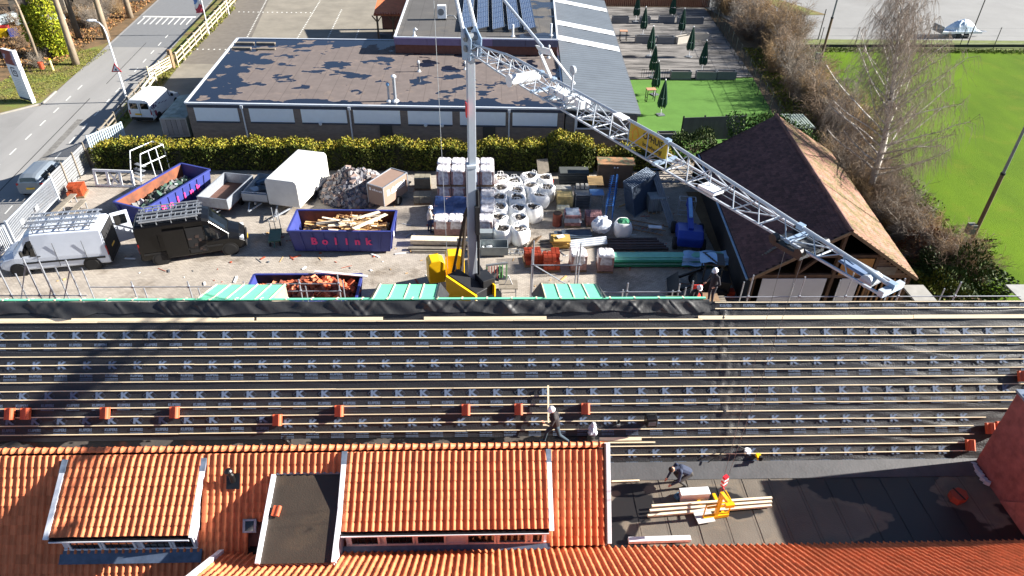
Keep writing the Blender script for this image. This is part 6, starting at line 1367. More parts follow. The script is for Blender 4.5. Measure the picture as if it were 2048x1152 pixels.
scaffold('thin guard rail behind the ridge between left uprights and green dormer', -17.2, -9.9, (-15.4,-13.0,-10.6), 25.2, 3.2, (4.6,4.6,4.6), (4.35,), False)
S2 = scaffold('scaffold frame above the rightmost green dormer', 1.9, 4.1, (2.0,4.0), 25.0, 3.2, (6.8,6.7), (5.6,), True)
b = MB(); b.tube((-1.0,0,5.6),(1.0,0,4.2),.026,n=6); b.build('diagonal', galv, S2)
scaffold('scaffold rail in front of the skip of broken tiles', -9.6, -6.4, (-8.2,-6.5), 25.2, 3.2, (4.7,5.0), (4.5,4.1), False)
scaffold('short scaffold rail right of the rightmost green dormer', 4.6, 8.6, (6.2,8.5), 24.8, 3.2, (4.75,4.7), (4.3,), True)
o = tag(MB().bb(-1.2,1.2,-.9,.9,0,.06).build('lean_to_panel', mat('pale_lean_to', (150,150,146), .7)), 'pale ribbed panel roof at the right edge behind the ridge', 'roof panel'); o.location = (28.3,28.0,1.6)
# ================================================================== THINGS ON THE ROOFS
stm = mat('single_tile', (200,92,56), .55, var=.1, rnd=.08)
def loose_tile_mesh():
    b = MB(); us = [0,.2,.45,.6,.75,.88,1.0]
    for dz, f in ((.05,1),): 
        vs = [(u*.30-.15,y,tile_profile(u)*1.1+h) for y in (-.2,.2) for h in (.05,.0) for u in us]; n = len(us)
        fs = [(i,i+1,2*n+i+1,2*n+i) for i in range(n-1)]+[(n+i,i+n+1,i+1,i) for i in range(n-1)]+[(2*n+i,2*n+i+1,3*n+i+1,3*n+i) for i in range(n-1)]+[(0,2*n,3*n,n),(n-1,2*n-1,4*n-1,3*n-1)]
        b.add(vs, fs)
    b.bb(-.15,.15,-.2,.2,-.07,.0); return b.mesh('tile_bundle', stm)
ltm = loose_tile_mesh()
spots = [(-16.8,'leftmost'),(-16.25,'second from the left'),(-13.51,'third from the left'),(-11.09,'fourth from the left'),(-7.47,'lower lying one, fifth from the left'),(-5.29,'sixth from the left'),(-.76,'seventh from the left'),(1.14,'left of the walking worker\'s staff'),(3.57,'rightmost, right of the walking worker')]
for k, (x, nm) in enumerate(spots):
    s = 3.90 if k != 4 else 4.2
    o = tag(obj('roof_tile_bundle', ltm), f'orange tile bundle hung on the battens, {nm}', 'roof tile', 'tile bundles on the battens')
    M = Matrix((Vector((1,0,0)), -SV, NV)).transposed().to_4x4(); M.translation = rp(x, s, .125); o.matrix_world = M
for (x, s, nm) in ((18.55,4.75,'beside the brick stack, upper'),(17.75,5.35,'beside the brick stack, lower'),(19.95,2.85,'at the right picture edge'),(18.95,4.7,'half behind the brick stack')):
    o = tag(obj('roof_tile_bundle', ltm), f'dark red tile bundle on the battens {nm}', 'roof tile', 'tile bundles on the battens'); M = Matrix((Vector((1,0,0)), -SV, NV)).transposed().to_4x4(); M.translation = rp(x, s, .125); o.matrix_world = M
T = thing('tool_case', 'black tool case hooked on the battens right of the walking worker', 'tool case', rp(5.9,4.4,.1)); T.rotation_euler = (0,0,.05)
b = MB(); b.bb(-.2,.2,-.28,.08,0,.42); b.build('case', blackp, T, bevel=.03); b = MB(); b.path([(-.1,-.1,.42),(-.1,-.1,.48),(.1,-.1,.48),(.1,-.1,.42)],.015,6); b.build('handle', black, T); b = MB(); b.bb(-.14,.14,-.29,-.281,.1,.3); b.build('label_plate', greym, T)
T = thing('cordless_tool', 'small grey cordless tool on the battens left of the tool case', 'power tool', rp(4.75,4.5,.08)); b = MB(); b.bb(-.06,.06,-.1,.1,0,.1); b.build('motor', greym, T); b = MB(); b.bb(-.04,.04,-.04,.04,.1,.26); b.build('grip', black, T)
T = thing('cable_reel', 'white reel and black cable near the foot of the long roof', 'cable reel', rp(9.45,5.5,.1)); b = MB(); b.lathe((0,0,0),[(.03,0),(.12,0),(.12,.02),(.06,.02),(.06,.08),(.12,.08),(.12,.1),(.03,.1)],14); b.build('reel', white, T)
b = MB(); b.path([(0,0,.05),(-.4,.1,.25),(-.8,.0,.15),(-1.1,-.15,.0),(-1.5,-.3,-.2)],.02,5); b.build('cable', black, T)
T = thing('yellow_nailer', 'yellow and black nail gun near the foot of the long roof', 'power tool', rp(9.85,5.72,.08)); b = MB(); b.bb(-.08,.08,-.12,.12,0,.12); b.build('motor', yellow, T); b = MB(); b.bb(-.05,.05,-.2,-.1,.05,.25); b.build('grip', black, T)
T = thing('crumpled_foil_bag', 'crumpled white plastic bag at the right end of the gutter strip', 'bag', rp(3.8,4.75,.12)); b = MB(); b.ell((0,0,.1),(.17,.22,.2),12,8,0,.18); b.build('bag', MATS['plastic_white'], T)
b = MB(); b.ell((.02,.05,.3),(.1,.12,.14),8,6,0,.25); b.build('bag_fold', MATS['plastic_white'], T)
o = tag(obj('loose_roof_tile', ltm), 'single orange tile lying on the wet low-pitched dormer', 'roof tile'); o.location = (-6.55,13.75,3.98); o.rotation_euler = (R(17.5),0,R(-8)); o.scale = (.8,.8,.5)
for k in range(3): timber(('nearest','middle','farthest')[k]+' long pale beam on the flat annex roof', 'roof_beam', (5.4+.1*k,14.45+.17*k), (9.75+.05*k,14.78+.14*k), .09, .09, mat('planed_wood', (224,208,180), .7, var=.08), 'beam', 2.46+.02*k, 'pale beams on the annex roof')
timber('short pale batten by the crouching worker', 'roof_beam', (4.4,15.92), (5.4,15.95), .06, .05, wood, 'batten', 2.43)
T = thing('foam_board_box', 'white box of boards beside the yellow pallet fork', 'box', (7.2,15.2,2.42), R(3)); b = MB(); b.bb(-.55,.45,-.14,.14,0,.35); b.build('carton', mat('carton_pinkish', (206,186,186), .7), T); b = MB(); b.bb(-.56,.46,-.15,.15,.351,.39); b.build('lid', white, T)
timber('white board propped beside the pallet fork', 'white_board', (7.0,14.35), (7.6,14.45), .55, .03, mat('board_greyish', (190,194,190), .6), 'board', 2.5)
timber('white box profile lying at the annex roof edge', 'white_profile', (4.6,13.52), (6.65,13.55), .18, .14, white, 'profile', 2.42)
T = thing('brick_bundle', 'dark red bundle lying in the stack shade on the annex roof', 'bundle', (16.42,15.0,2.41), .3); b = MB(); b.prism([(-.3,0),(-.18,.24),(.2,.26),(.36,.05),(.22,-.2),(-.2,-.22)], 0, .28); b.build('load', mat('dark_red_clay', (150,62,44), .8), T, bevel=.02); b = MB(); b.bb(-.03,.03,-.26,.28,.28,.29); b.build('strap', black, T)
T = thing('toolbox', 'small blue toolbox beside the crouching worker', 'toolbox', (6.65,15.25,2.41), .5); b = MB(); b.bb(-.15,.15,-.1,.1,0,.16); b.build('box', mat('toolbox_blue', (70,120,150), .5), T, bevel=.02); b = MB(); b.path([(-.08,0,.16),(-.08,0,.22),(.08,0,.22),(.08,0,.16)],.012,5); b.build('handle', black, T)
T = thing('measuring_staff', 'pale wooden staff leaning on the battens beside the walking worker', 'staff', (0,0,0)); b = MB(); b.bar(rp(2.22,3.05,.12), rp(2.2,4.5,.3), .06, .04, 0, NV); b.build('staff', wood, T)
b = MB(); b.bar(rp(2.0,4.45,.3), rp(2.25,4.45,.3), .06, .04, 0, NV); b.build('foot_board', wood, T)
# ================================================================== TERRACE, STREET FURNITURE, FIELD
dgreen = mat('parasol_green', (20,62,48), .8, var=.2, scale=4)
def parasol():
    T = thing('closed_parasol', '', 'parasol', (0,0,0), 0, 'closed green parasols'); b = MB(); b.tube((0,0,.05),(0,0,3.0),.035,n=8); b.build('pole', white, T)
    b = MB(); n = 16; vs = []; prof = [(2.95,.04),(2.6,.15),(2.0,.27),(1.5,.36),(1.0,.42),(.8,.30)]
    for z, r in prof:
        for k in range(n): a = 2*math.pi*k/n; q = r*(1 if k%2 else .6); vs.append((math.cos(a)*q,math.sin(a)*q,z-(.18 if (k%2 and z < 1) else 0)))
    b.add(vs, [(i*n+k,i*n+(k+1)%n,(i+1)*n+(k+1)%n,(i+1)*n+k) for i in range(5) for k in range(n)]); b.build('canopy', dgreen, T)
    b = MB(); b.lathe((0,0,2.95),[(.05,0),(.06,.06),(.01,.12)],8); b.build('finial', white, T); b = MB(); b.lathe((0,0,1.45),[(.26,0),(.26,.06)],12); b.build('tie_band', mat('white_print', (232,232,232)), T)
    b = MB(); b.bb(-.3,.3,-.3,.3,0,.06); b.build('base', greym, T); return T
PS = [(17.35,83.4,'at the back left, cut by the top edge'),(17.2,78.1,'second from the back in the left row'),(16.6,70.9,'in the middle of the left row'),(15.6,64.6,'at the lawn edge in the left row'),(15.0,60.3,'upper one of the two on the green lawn'),(14.6,55.6,'lower one of the two on the green lawn'),(21.7,84.2,'at the back of the right row'),(21.3,77.7,'second from the back in the right row'),(20.6,70.8,'third from the back in the right row'),(20.75,66.3,'nearest in the right row before the grey planters')]
proto = parasol()
for i, (x, y, lb) in enumerate(PS):
    o = proto if i == 0 else dup(proto); o.location = (x,y,.08 if y > 64 else .03); o.rotation_euler = (0,0,i*1.3); o['label'] = f'closed dark green parasol {lb}'
plm_ = mat('planter_grey', (104,108,114), .7, var=.12)
def planter(x0, x1, y, rz, lb, m=None):
    T = thing('terrace_planter', lb, 'planter', ((x0+x1)/2,y,.06), rz, 'terrace planters'); L = x1-x0; m = m or plm_
    for (a, c, d, e) in ((-L/2,L/2,-.3,-.24),(-L/2,L/2,.24,.3),(-L/2,-L/2+.06,-.24,.24),(L/2-.06,L/2,-.24,.24)): b = MB(); b.bb(a,c,d,e,0,.75); b.build('side', m, T)
    b = MB(); b.bb(-L/2+.05,L/2-.05,-.25,.25,.1,.66); b.build('soil', mat('planter_soil', (52,46,38), .95), T)
planter(14.5,16.4,82.9,0,'dark planter at the back left of the terrace'); planter(17.7,18.9,82.9,0,'short dark planter at the back middle of the terrace'); planter(20.0,21.8,83.3,0,'dark planter at the back behind the right parasol row'); planter(22.1,25.1,83.0,0,'long dark planter at the back right of the terrace')
pale_pl = mat('planter_pale', (176,170,160), .7, var=.1)
planter(15.9,18.0,75.5,0,'grey planter left of the middle in the middle row'); planter(18.2,20.0,75.3,0,'grey planter right of the middle in the middle row'); planter(20.1,21.9,75.6,.5,'pale planter turned aslant in the middle row',pale_pl); planter(22.0,24.0,76.6,.12,'pale sunlit planter at the right of the middle row',pale_pl)
planter(17.3,19.2,64.4,0,'grey planter at the left of the lawn edge'); planter(19.7,21.6,64.4,0,'grey planter in the middle of the lawn edge'); planter(21.7,23.5,64.5,0,'grey planter at the right of the lawn edge')
def table(x, y, rz, lb):
    T = thing('bar_table', lb, 'table', (x,y,.05), rz, 'high tables'); b = MB(); b.bb(-.4,.4,-.3,.3,1.0,1.05); b.build('top', mat('table_wood', (190,140,110), .6), T)
    for s in (-1,1):
        for t in (-1,1): b = MB(); b.bar((s*.35,t*.25,0),(s*.35,t*.25,1.0),.05); b.build('leg', black, T)
        b = MB(); b.bar((s*.35,-.25,.3),(s*.35,.25,.3),.04); b.build('footrail', black, T)
table(14.7,76.2,0,'high table with wooden top at the terrace left edge'); table(14.3,58.8,.1,'high table with wooden top on the green lawn')
T = thing('bicycle_rack', 'thin black bar railing at the lawn edge', 'railing', (14.6,64.6,.05))
for k in range(12): b = MB(); b.tube((k*.22,0,0),(k*.22,0,.8),.015,n=5); b.build('bar', black, T)
b = MB(); b.tube((0,0,.8),(2.5,0,.8),.02,n=5); b.build('rail', black, T)
T = thing('brown_fence', 'reddish brown board fence at the back of the terrace', 'fence', (13.5,90.6,0))
for k in range(60): b = MB(); b.bb(k*.24,k*.24+.22,0,.04,0,2.4+random.uniform(-.02,.02)); b.build('board', mat('red_brown_board', (120,70,52), .8, rnd=.12), T)
b = MB(); b.bb(0,14.4,.04,.1,1.8,1.95); b.build('rail', woodold, T)
o = tag(MB().ell((0,0,0),(.35,.2,.35),12,8).build('blue_buoy', mat('buoy_blue', (40,120,190), .5)), 'blue round object hanging on the terrace corner fence', 'buoy'); o.location = (27.4,90.2,2.0)
T = thing('mesh_fence', 'dark chain link fence along the right side of the terrace', 'fence', (27.4,91,0), math.atan2(-42,-4.2)); dg = mat('fence_dark_green', (34,46,40), .7)
for k in range(20): b = MB(); b.tube((k*2.2,0,0),(k*2.2,0,1.9),.035,n=6); b.build('post', dg, T)
for z in (.1,.7,1.3,1.85): b = MB(); b.tube((0,0,z),(42,0,z),.012,n=4); b.build('wire', dg, T)
b = MB()
for k in range(260): b.tube((k*.16,0,.1),(k*.16,0,1.85),.004,n=3,cap=False)
struct(b.build('mesh_wires', dg, T), 'stuff')
T = thing('dark_screen_fence', 'tall dark wooden screen at the lawn corner behind the barn', 'fence', (15.1,50.4,0), R(6))
for k in range(12): b = MB(); b.bb(k*.42,k*.42+.41,0,.05,0,1.9); b.build('board', mat('screen_dark', (66,70,74), .8, rnd=.1), T)
for x in (0,1.7,3.4,5.0): b = MB(); b.bb(x-.05,x+.05,.052,.15,0,2.0); b.build('post', black, T)
planter(13.2,14.6,50.2,0,'dark planter in front of the tall dark screen')
# street side
T = thing('street_lamp', 'white street lamp with curved arm beside the road', 'street lamp', (-30.1,57.75,0)); pts = [(0,0,0),(0,0,5.6),(-.12,.1,6.1),(-.5,.4,6.35),(-1.0,.7,6.4)]
b = MB(); b.path(pts,[.09,.06,.055,.05,.045],8); b.build('pole', white, T); b = MB(); b.ell((-1.3,.9,6.38),(.4,.25,.09),10,6); b.build('lamp_head', whitem, T)
T2_ = thing('warning_sign', 'red bordered triangular warning sign on the street lamp', 'road sign', (-30.15,57.62,2.6), 0); b = MB(); b.ext([(-.42,0,0),(.42,0,0),(0,0,.72)], (0,-.03,0)); b.build('border', mat('sign_red', (190,24,40), .5), T2_); b = MB(); b.ext([(-.27,-.034,.08),(.27,-.034,.08),(0,-.034,.54)], (0,-.006,0)); b.build('face', white, T2_); b = MB(); b.box((0,-.045,.2),(.12,.01,.16)); b.build('symbol', black, T2_)
def totem():
    T = thing('sign_totem', 'tall white advertising totem with red picture on the grass verge', 'sign', (-38.3,57.75,0), R(-28))
    b = MB(); b.bb(-.72,.72,-.12,.12,.35,4.3); b.build('panel', mat('totem_white', (216,222,230), .4, var=.03), T)
    b = MB(); b.bb(.721,.86,-.16,.16,0,4.35); b.build('side_post', white, T); b = MB(); b.bb(-.72,.72,-.1,.1,.15,.345); b.build('base_strip', navy, T)
    b = MB(); b.bb(-.72,.72,-.135,-.121,3.1,4.28); P = b.build('picture', mat('totem_red', (112,44,40), .6, var=.5, scale=1.1, col2=(150,150,176), thr=(.42,.5)), T)
    b = MB()                                               # square spiral mark
    for (p, q) in (((-.3,2.85),(.2,2.85)),((-.3,2.85),(-.3,2.2)),((-.3,2.2),(.25,2.2)),((.25,2.2),(.25,2.62)),((.25,2.62),(-.08,2.62)),((-.08,2.62),(-.08,2.42)),((-.08,2.42),(.1,2.42))): b.bar((p[0],-.13,p[1]),(q[0],-.13,q[1]),.085,.012,0,(0,1,0))
    b.build('logo', mat('logo_slate', (58,64,84), .5), T)
    b = MB()
    for k in range(9): b.bb(-.45,-.45+random.uniform(.5,.9),-.126,-.121,1.9-k*.15,1.93-k*.15)
    b.build('small_print', mat('faint_grey', (176,184,196), .6), T)
totem()
T = thing('litter_bin', 'rusty red litter bin on the grass verge', 'bin', (-40.7,65.1,0)); b = MB(); b.lathe((0,0,.25),[(.22,0),(.25,.6),(.2,.62)],12); b.build('bin', mat('bin_red', (168,74,44), .6), T); b = MB(); b.tube((.2,0,0),(.2,0,1.0),.03); b.build('post', black, T)
T = thing('marker_post', 'short yellow and white marker post on the grass verge', 'post', (-39.85,65.25,0)); b = MB(); b.tube((0,0,0),(0,0,1.0),.09,n=8); b.build('post', mat('post_cream', (222,210,150), .6), T); b = MB(); b.tube((0,0,1.0),(0,0,1.15),.095,n=8); b.build('cap', yellow, T)
for k, (x, y, f, lb) in enumerate(((-29.4,77.0,1,'white flagpole with a hanging blue and red flag'),(-29.6,84.8,0,'bare white flagpole nearer of two'),(-29.9,92,0,'bare white flagpole farther of two'))):
    T = thing('flagpole', lb, 'flagpole', (x,y,0)); b = MB(); b.tube((0,0,0),(0,0,7),.06,.04,8); b.build('pole', white, T); b = MB(); b.ell((0,0,7.05),(.07,.07,.07),8,6); b.build('finial', galv, T)
    if f:
        for j, m in enumerate((mat('flag_blue', (90,130,190), .7), white, mat('flag_red', (170,60,80), .7))): b = MB(); b.grid(lambda u, v: (-.08-.75*u+.06*math.sin(9*v),.08*math.sin(5*u+4*v),3.1+j*-.45+.9*v), 6, 6); b.build('flag_band', m, T)
# field side
polem = mat('pole_brown', (104,84,62), .8, var=.2)
def field_pole(x, y, h, lb, box):
    T = thing('floodlight_pole', lb, 'pole', (x,y,0)); b = MB(); b.tube((0,0,0),(0,0,h*.45),.12,.11,10); b.build('lower_pole', polem, T); b = MB(); b.tube((0,0,h*.45),(0,0,h),.085,.06,10); b.build('upper_pole', mat('pole_steel', (120,122,126), .5, .3), T); b = MB(); b.bb(-.55,-.15,-.2,.2,1.5,2.1) ; b.build('switch_box', mat('box_grey', (110,112,104), .7), T)
    b = MB(); b.lathe((0,0,h*.44),[(.13,0),(.13,.12)],10); b.build('collar', black, T)
field_pole(28.65,34.3,12,'tall floodlight pole with switch box at the near field edge',1); field_pole(31.9,65.9,12,'tall brown pole with switch box at the far field corner',1)
T = thing('field_fence', 'dark post and wire fence along the far side of the field', 'fence', (31.5,74.2,0), math.atan2(1.6,50)); 
for k in range(14): b = MB(); b.tube((k*3.9,0,0),(k*3.9,0,2.2),.04,n=6); b.build('post', mat('post_dark', (52,50,48), .7), T)
for z in (.5,1.3,2.1): b = MB(); b.tube((0,0,z),(55,0,z),.014,n=4); b.build('wire', greym, T)
b = MB(); b.bar((0,0,.25),(55,0,.25),.05,.3); b.build('kick_board', mat('kickboard', (48,50,44), .8), T)
for k, (x, y, h) in enumerate(((52.4,75.7,7.5),(61.5,75.8,7.2),(36.6,77.5,3.2))): T = thing('net_pole', ('tall dark leaning net pole beside the tarped trailer','tall dark net pole at the right picture edge','short dark net pole left of the birch crown')[k], 'pole', (x,y,0)); b = MB(); b.tube((0,0,0),(0,0,h),.06,.05,8); b.build('pole', MATS['post_dark'], T); b = MB(); b.lathe((0,0,0),[(.12,0),(.12,.1)],8); b.build('base', greym, T)
T = thing('tarped_trailer', 'white flatbed trailer with crumpled pale blue tarpaulin beyond the field', 'trailer', (53.2,79.2,0), R(4)); b = MB(); b.bb(-2.6,2.2,-.9,.9,.55,.75); b.build('deck', white, T); b = MB(); b.bb(-2.62,-2.5,-.9,.9,.55,1.3); b.build('tailboard', greym, T)
b = MB(); b.grid(lambda u, v: (-1.2+3.2*u,-.85+1.7*v,.76+(1.1*math.sin(math.pi*min(1,u*1.1))**.6*math.sin(math.pi*v)**.5)+random.uniform(-.06,.06)), 16, 10); b.build('tarpaulin', mat('tarp_pale', (196,212,228), .5, bump=.6), T)
for x in (-.4,.5):
    for s in (-1,1): wheel(T,x,s*.8,.3,.2,s)
b = MB(); b.bar((2.2,.4,.6),(3.4,0,.5),.08); b.bar((2.2,-.4,.6),(3.4,0,.5),.08); b.build('drawbar', galv, T)
for k, (x, y, m, lb) in enumerate(((42.5,96.3,(60,70,84),'dark blue car at the far edge of the car park, left'),(50.5,96.5,(40,42,46),'dark car at the far edge of the car park, middle'),(58.5,96.8,(52,56,60),'dark grey car at the far edge of the car park, right'))):
    C = thing('parked_car', lb, 'car', (x,y,0), R(0), 'cars in the far car park'); bl2 = Body([(-2.05,.36,.85,1.0,.76,.78,.62),(-1.6,.28,.9,1.35,.86,.87,.60),(-.8,.26,.92,1.48,.87,.88,.60),(.2,.26,.92,1.48,.87,.88,.60),(1.0,.28,.92,1.02,.86,.87,.62),(1.9,.3,.76,.88,.82,.82,.56),(2.05,.36,.6,.72,.74,.74,.5)])
    B = bl2.mb().build('body', mat('car_paint_%d' % k, m, .3, .2, var=.04), C, bevel=.03)
    for kk in (4,5,6): bl2.panel(3,kk,.05,.95,0,1,'windscreen',vglass,B)
    for kk in (2,8): bl2.panel(2,kk,.03,.97,.1,.9,'side_window',vglass,B)
    for s in (-1,1):
        for xx in (1.3,-1.25): wheel(C,xx,s*.78,.31,.2,s)
# ================================================================== PLANTS
def leafmat(name, c, k=.35, hue=.03, rough=.7):
    m = mat(name, c, rough, var=.2, scale=1.2, world=True, spec=.25); islands(m, k, hue); return m
def leaves(P, S, seed=0, flat=.3):
    """many small leaf faces at points P (n,3) with sizes S; returns verts and faces"""
    g = np.random.default_rng(seed); n = len(P); d = g.normal(size=(n,3)); d /= np.linalg.norm(d,axis=1)[:,None]; e = g.normal(size=(n,3)); e -= d*(d*e).sum(1)[:,None]; e /= np.linalg.norm(e,axis=1)[:,None]
    a = d*S[:,None]; c = e*S[:,None]*.6; V = np.stack([P-a,P-c*.9+a*.1,P+a,P+c*.9+a*.1],1).reshape(-1,3); F = np.arange(n*4).reshape(-1,4); return V, F
def fast_mesh(name, V, F, m):
    me = bpy.data.meshes.new(name); me.vertices.add(len(V)); me.vertices.foreach_set('co', np.asarray(V,float).ravel()); k = F.shape[1]
    me.loops.add(F.size); me.loops.foreach_set('vertex_index', F.astype(np.int32).ravel()); me.polygons.add(len(F)); me.polygons.foreach_set('loop_start', np.arange(len(F),dtype=np.int32)*k); me.polygons.foreach_set('loop_total', np.full(len(F),k,np.int32))
    me.update(calc_edges=True); me.materials.append(m); return me
class Twigs:
    def __init__(s): s.a = []; s.b = []; s.r = []; s.q = []
    def seg(s, a, b, r0, r1): s.a.append(tuple(a)); s.b.append(tuple(b)); s.r.append(r0); s.q.append(r1)
    def mesh(s, name, m):
        A, B, r, q = np.array(s.a), np.array(s.b), np.array(s.r), np.array(s.q); d = B-A; d /= np.linalg.norm(d,axis=1)[:,None]+1e-9
        u = np.cross(d, np.array([.31,.52,.79])); u /= np.linalg.norm(u,axis=1)[:,None]+1e-9; v = np.cross(d,u); V = []
        for base, rad in ((A,r),(B,q)):
            for k in range(3): t = 2*math.pi*k/3; V.append(base+(u*math.cos(t)+v*math.sin(t))*rad[:,None])
        V = np.stack(V,1); n = len(A); F = np.array([[0,1,4,3],[1,2,5,4],[2,0,3,5]]); return fast_mesh(name, V.reshape(-1,3), (F[None]+np.arange(n)[:,None,None]*6).reshape(-1,4), m)
G = np.random.default_rng(42)
# hedge: one long clipped conifer hedge, uneven top, yellowish tips
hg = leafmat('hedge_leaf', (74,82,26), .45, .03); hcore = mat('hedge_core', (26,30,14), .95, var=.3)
tips = leafmat('hedge_tip', (138,130,42), .35, .03)
def hedge(label, x0, x1, y0, y1, h, dens, seed, hf):
    T = thing('hedge', label, 'hedge', ((x0+x1)/2,y0,0)); g = np.random.default_rng(seed); ox = (x0+x1)/2
    n = int((x1-x0)*dens); x = g.uniform(x0,x1,n); hh = np.array([hf(q) for q in x]); side = g.random(n); dep = y1-y0
    y = np.where(side < .45, y0+np.abs(g.normal(0,.10,n)), np.where(side < .85, g.uniform(y0,y1,n), y1-np.abs(g.normal(0,.12,n)))); z = np.where((side >= .45)&(side < .85), hh-np.abs(g.normal(0,.12,n)), g.uniform(.05,1,n)**.8*hh)
    y += .12*np.sin(x*1.7)+.08*np.sin(x*4.1+1); z += g.normal(0,.03,n); S = g.uniform(.05,.12,n); P = np.stack([x-ox,y-y0,z],1)
    V, F = leaves(P,S,seed); obj('foliage', fast_mesh('foliage',V,F,hg), T)
    k = int((x1-x0)*dens*.33); x = g.uniform(x0,x1,k); z = np.array([hf(q) for q in x])+g.normal(.03,.06,k); y = g.uniform(y0+.05,y1,k)+.12*np.sin(x*1.7); P = np.stack([x-ox,y-y0,z],1); V, F = leaves(P,g.uniform(.05,.11,k),seed+1)
    obj('leaf_tips', fast_mesh('leaf_tips',V,F,tips), T)
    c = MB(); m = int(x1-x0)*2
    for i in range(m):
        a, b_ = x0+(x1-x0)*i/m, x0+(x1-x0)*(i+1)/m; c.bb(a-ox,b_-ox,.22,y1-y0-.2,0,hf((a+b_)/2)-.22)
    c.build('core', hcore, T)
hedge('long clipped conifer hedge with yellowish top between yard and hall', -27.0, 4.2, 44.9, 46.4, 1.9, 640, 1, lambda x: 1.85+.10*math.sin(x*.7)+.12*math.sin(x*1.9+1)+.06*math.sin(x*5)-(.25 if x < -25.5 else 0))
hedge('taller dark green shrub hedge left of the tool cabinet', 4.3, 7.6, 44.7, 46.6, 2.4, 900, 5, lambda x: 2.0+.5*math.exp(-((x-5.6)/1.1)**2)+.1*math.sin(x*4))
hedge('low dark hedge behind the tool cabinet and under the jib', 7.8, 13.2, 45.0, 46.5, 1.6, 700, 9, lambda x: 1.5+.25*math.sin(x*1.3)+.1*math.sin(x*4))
def leaf_bush(nm, label, loc, r, n, m, size, seed, cat='bush', group=None):
    T = thing(nm, label, cat, loc, 0, group); g = np.random.default_rng(seed); d = g.normal(size=(n,3)); d /= np.linalg.norm(d,axis=1)[:,None]; d[:,2] = np.abs(d[:,2]); k = g.uniform(.55,1,n)**.5
    lump = 1+.22*np.sin(d[:,0]*5+seed)*np.sin(d[:,1]*4+1)+.15*np.sin(d[:,2]*7+d[:,0]*6); P = d*k[:,None]*lump[:,None]*np.array(r); V, F = leaves(P,g.uniform(.6,1.3,n)*size,seed); obj('foliage', fast_mesh('foliage',V,F,m), T)
    tw = Twigs()
    for q in range(14): a = g.uniform(0,6.28); tw.seg((0,0,0),(math.cos(a)*r[0]*.6,math.sin(a)*r[1]*.6,r[2]*.7),.04,.01)
    obj('stems', tw.mesh('stems', mat('stem_brown', (86,70,54), .9)), T); return T
dkg = leafmat('evergreen_leaf', (58,74,30), .45, .03); ivy = leafmat('ivy_leaf', (66,92,34), .4, .03); ivy_y = leafmat('ivy_leaf_yellow', (142,148,34), .35, .03); redl_ = leafmat('beech_brown_leaf', (126,86,56), .35, .02)
leaf_bush('evergreen_bush', 'rounded evergreen bush behind the lattice jib banner', (15.6,48.2,0), (2.0,1.5,1.7), 3500, dkg, .09, 31)
leaf_bush('evergreen_bush', 'dark evergreen bush at the foot of the field pole', (26.2,31.0,0), (2.4,2.2,2.0), 6000, dkg, .09, 32)
leaf_bush('evergreen_bush', 'low green bush right of the barn eave near the ridge', (24.6,30.2,0), (1.5,1.5,1.2), 2500, leafmat('mossy_leaf', (110,116,38), .4, .03), .08, 33)
leaf_bush('beech_bush', 'bush with withered brown leaves between barn and field pole', (26.1,34.2,0), (1.7,1.6,1.6), 2800, redl_, .07, 34)
leaf_bush('ivy_clump', 'ivy growing over the far end of the barn roof', (18.4,43.4,1.6), (3.2,1.0,3.5), 5000, ivy, .09, 35, 'ivy')
leaf_bush('ivy_clump', 'ivy and bramble behind the barn beside the small shelter', (21.6,45.6,.2), (2.0,1.4,2.6), 3000, ivy, .09, 36, 'ivy')
# bare shrubs: shared twig meshes
bark = [mat('twig_brown', (124,104,84), .9, var=.2, rnd=.15), mat('twig_grey', (132,122,110), .9, var=.2, rnd=.15), mat('twig_tan', (150,124,88), .9, var=.2, rnd=.15)]
def shrub_mesh(seed, m, nst=26, h=2.6, spread=1.4):
    g = np.random.default_rng(seed); tw = Twigs()
    for i in range(nst):
        a = g.uniform(0,6.28); p = np.array([math.cos(a)*g.uniform(0,.4),math.sin(a)*g.uniform(0,.4),0]); d = np.array([math.cos(a)*spread*.35,math.sin(a)*spread*.35,1.0])+g.normal(0,.2,3); L = h*g.uniform(.5,1.1)/5; r = .022
        for k in range(5):
            q = p+d/np.linalg.norm(d)*L; tw.seg(p,q,r,r*.75); r *= .75
            for j in range(7):
                t = g.random(); o = p+(q-p)*t; e = d*.5+g.normal(0,.75,3); e /= np.linalg.norm(e); l = g.uniform(.25,.7); o2 = o+e*l; tw.seg(o,o2,.009,.005)
                for _ in range(2): f = e+g.normal(0,.6,3); f /= np.linalg.norm(f); s = o+e*l*g.uniform(.3,.9); tw.seg(s,s+f*l*.6,.006,.003)
            p = q; d = d+g.normal(0,.3,3)*np.array([1,1,.6])
    return tw.mesh('twigs', m)
shm = [shrub_mesh(100+k, bark[k%3]) for k in range(6)]
def bare_shrub(x, y, s, k, label): T = thing('bare_shrub', label, 'shrub', (x,y,0), G.uniform(0,6.28), 'bare shrubs'); T.scale = (s,s,s*G.uniform(.8,1.15)); obj('twigs', shm[k%6], T)
k = 0
for i in range(30):                                         # scrub between terrace fence and path, then between barn and field
    t = i/30; y = 90-t*42; x = 28.7+G.uniform(0,1)*(3.6 if y > 60 else 1.8)-.03*(90-y); bare_shrub(x,y,G.uniform(1.0,1.6),i,f'bare brown shrub, {ORD[i]} from the top in the scrub strip along the terrace fence')
for i in range(10): bare_shrub(31+G.uniform(0,3.5),83-i*.95,G.uniform(1.1,1.7),i,f'bare tangled shrub, {ORD[i]} from the top at the path corner')
for i in range(22): y = 47-i*.72; x = 25.2+G.uniform(-1.0,1.6)+(.5 if y > 40 else .8); bare_shrub(x,y,G.uniform(.6,1.1),i,f'low bare shrub, {ORD[i]} from the top in the strip behind the barn')
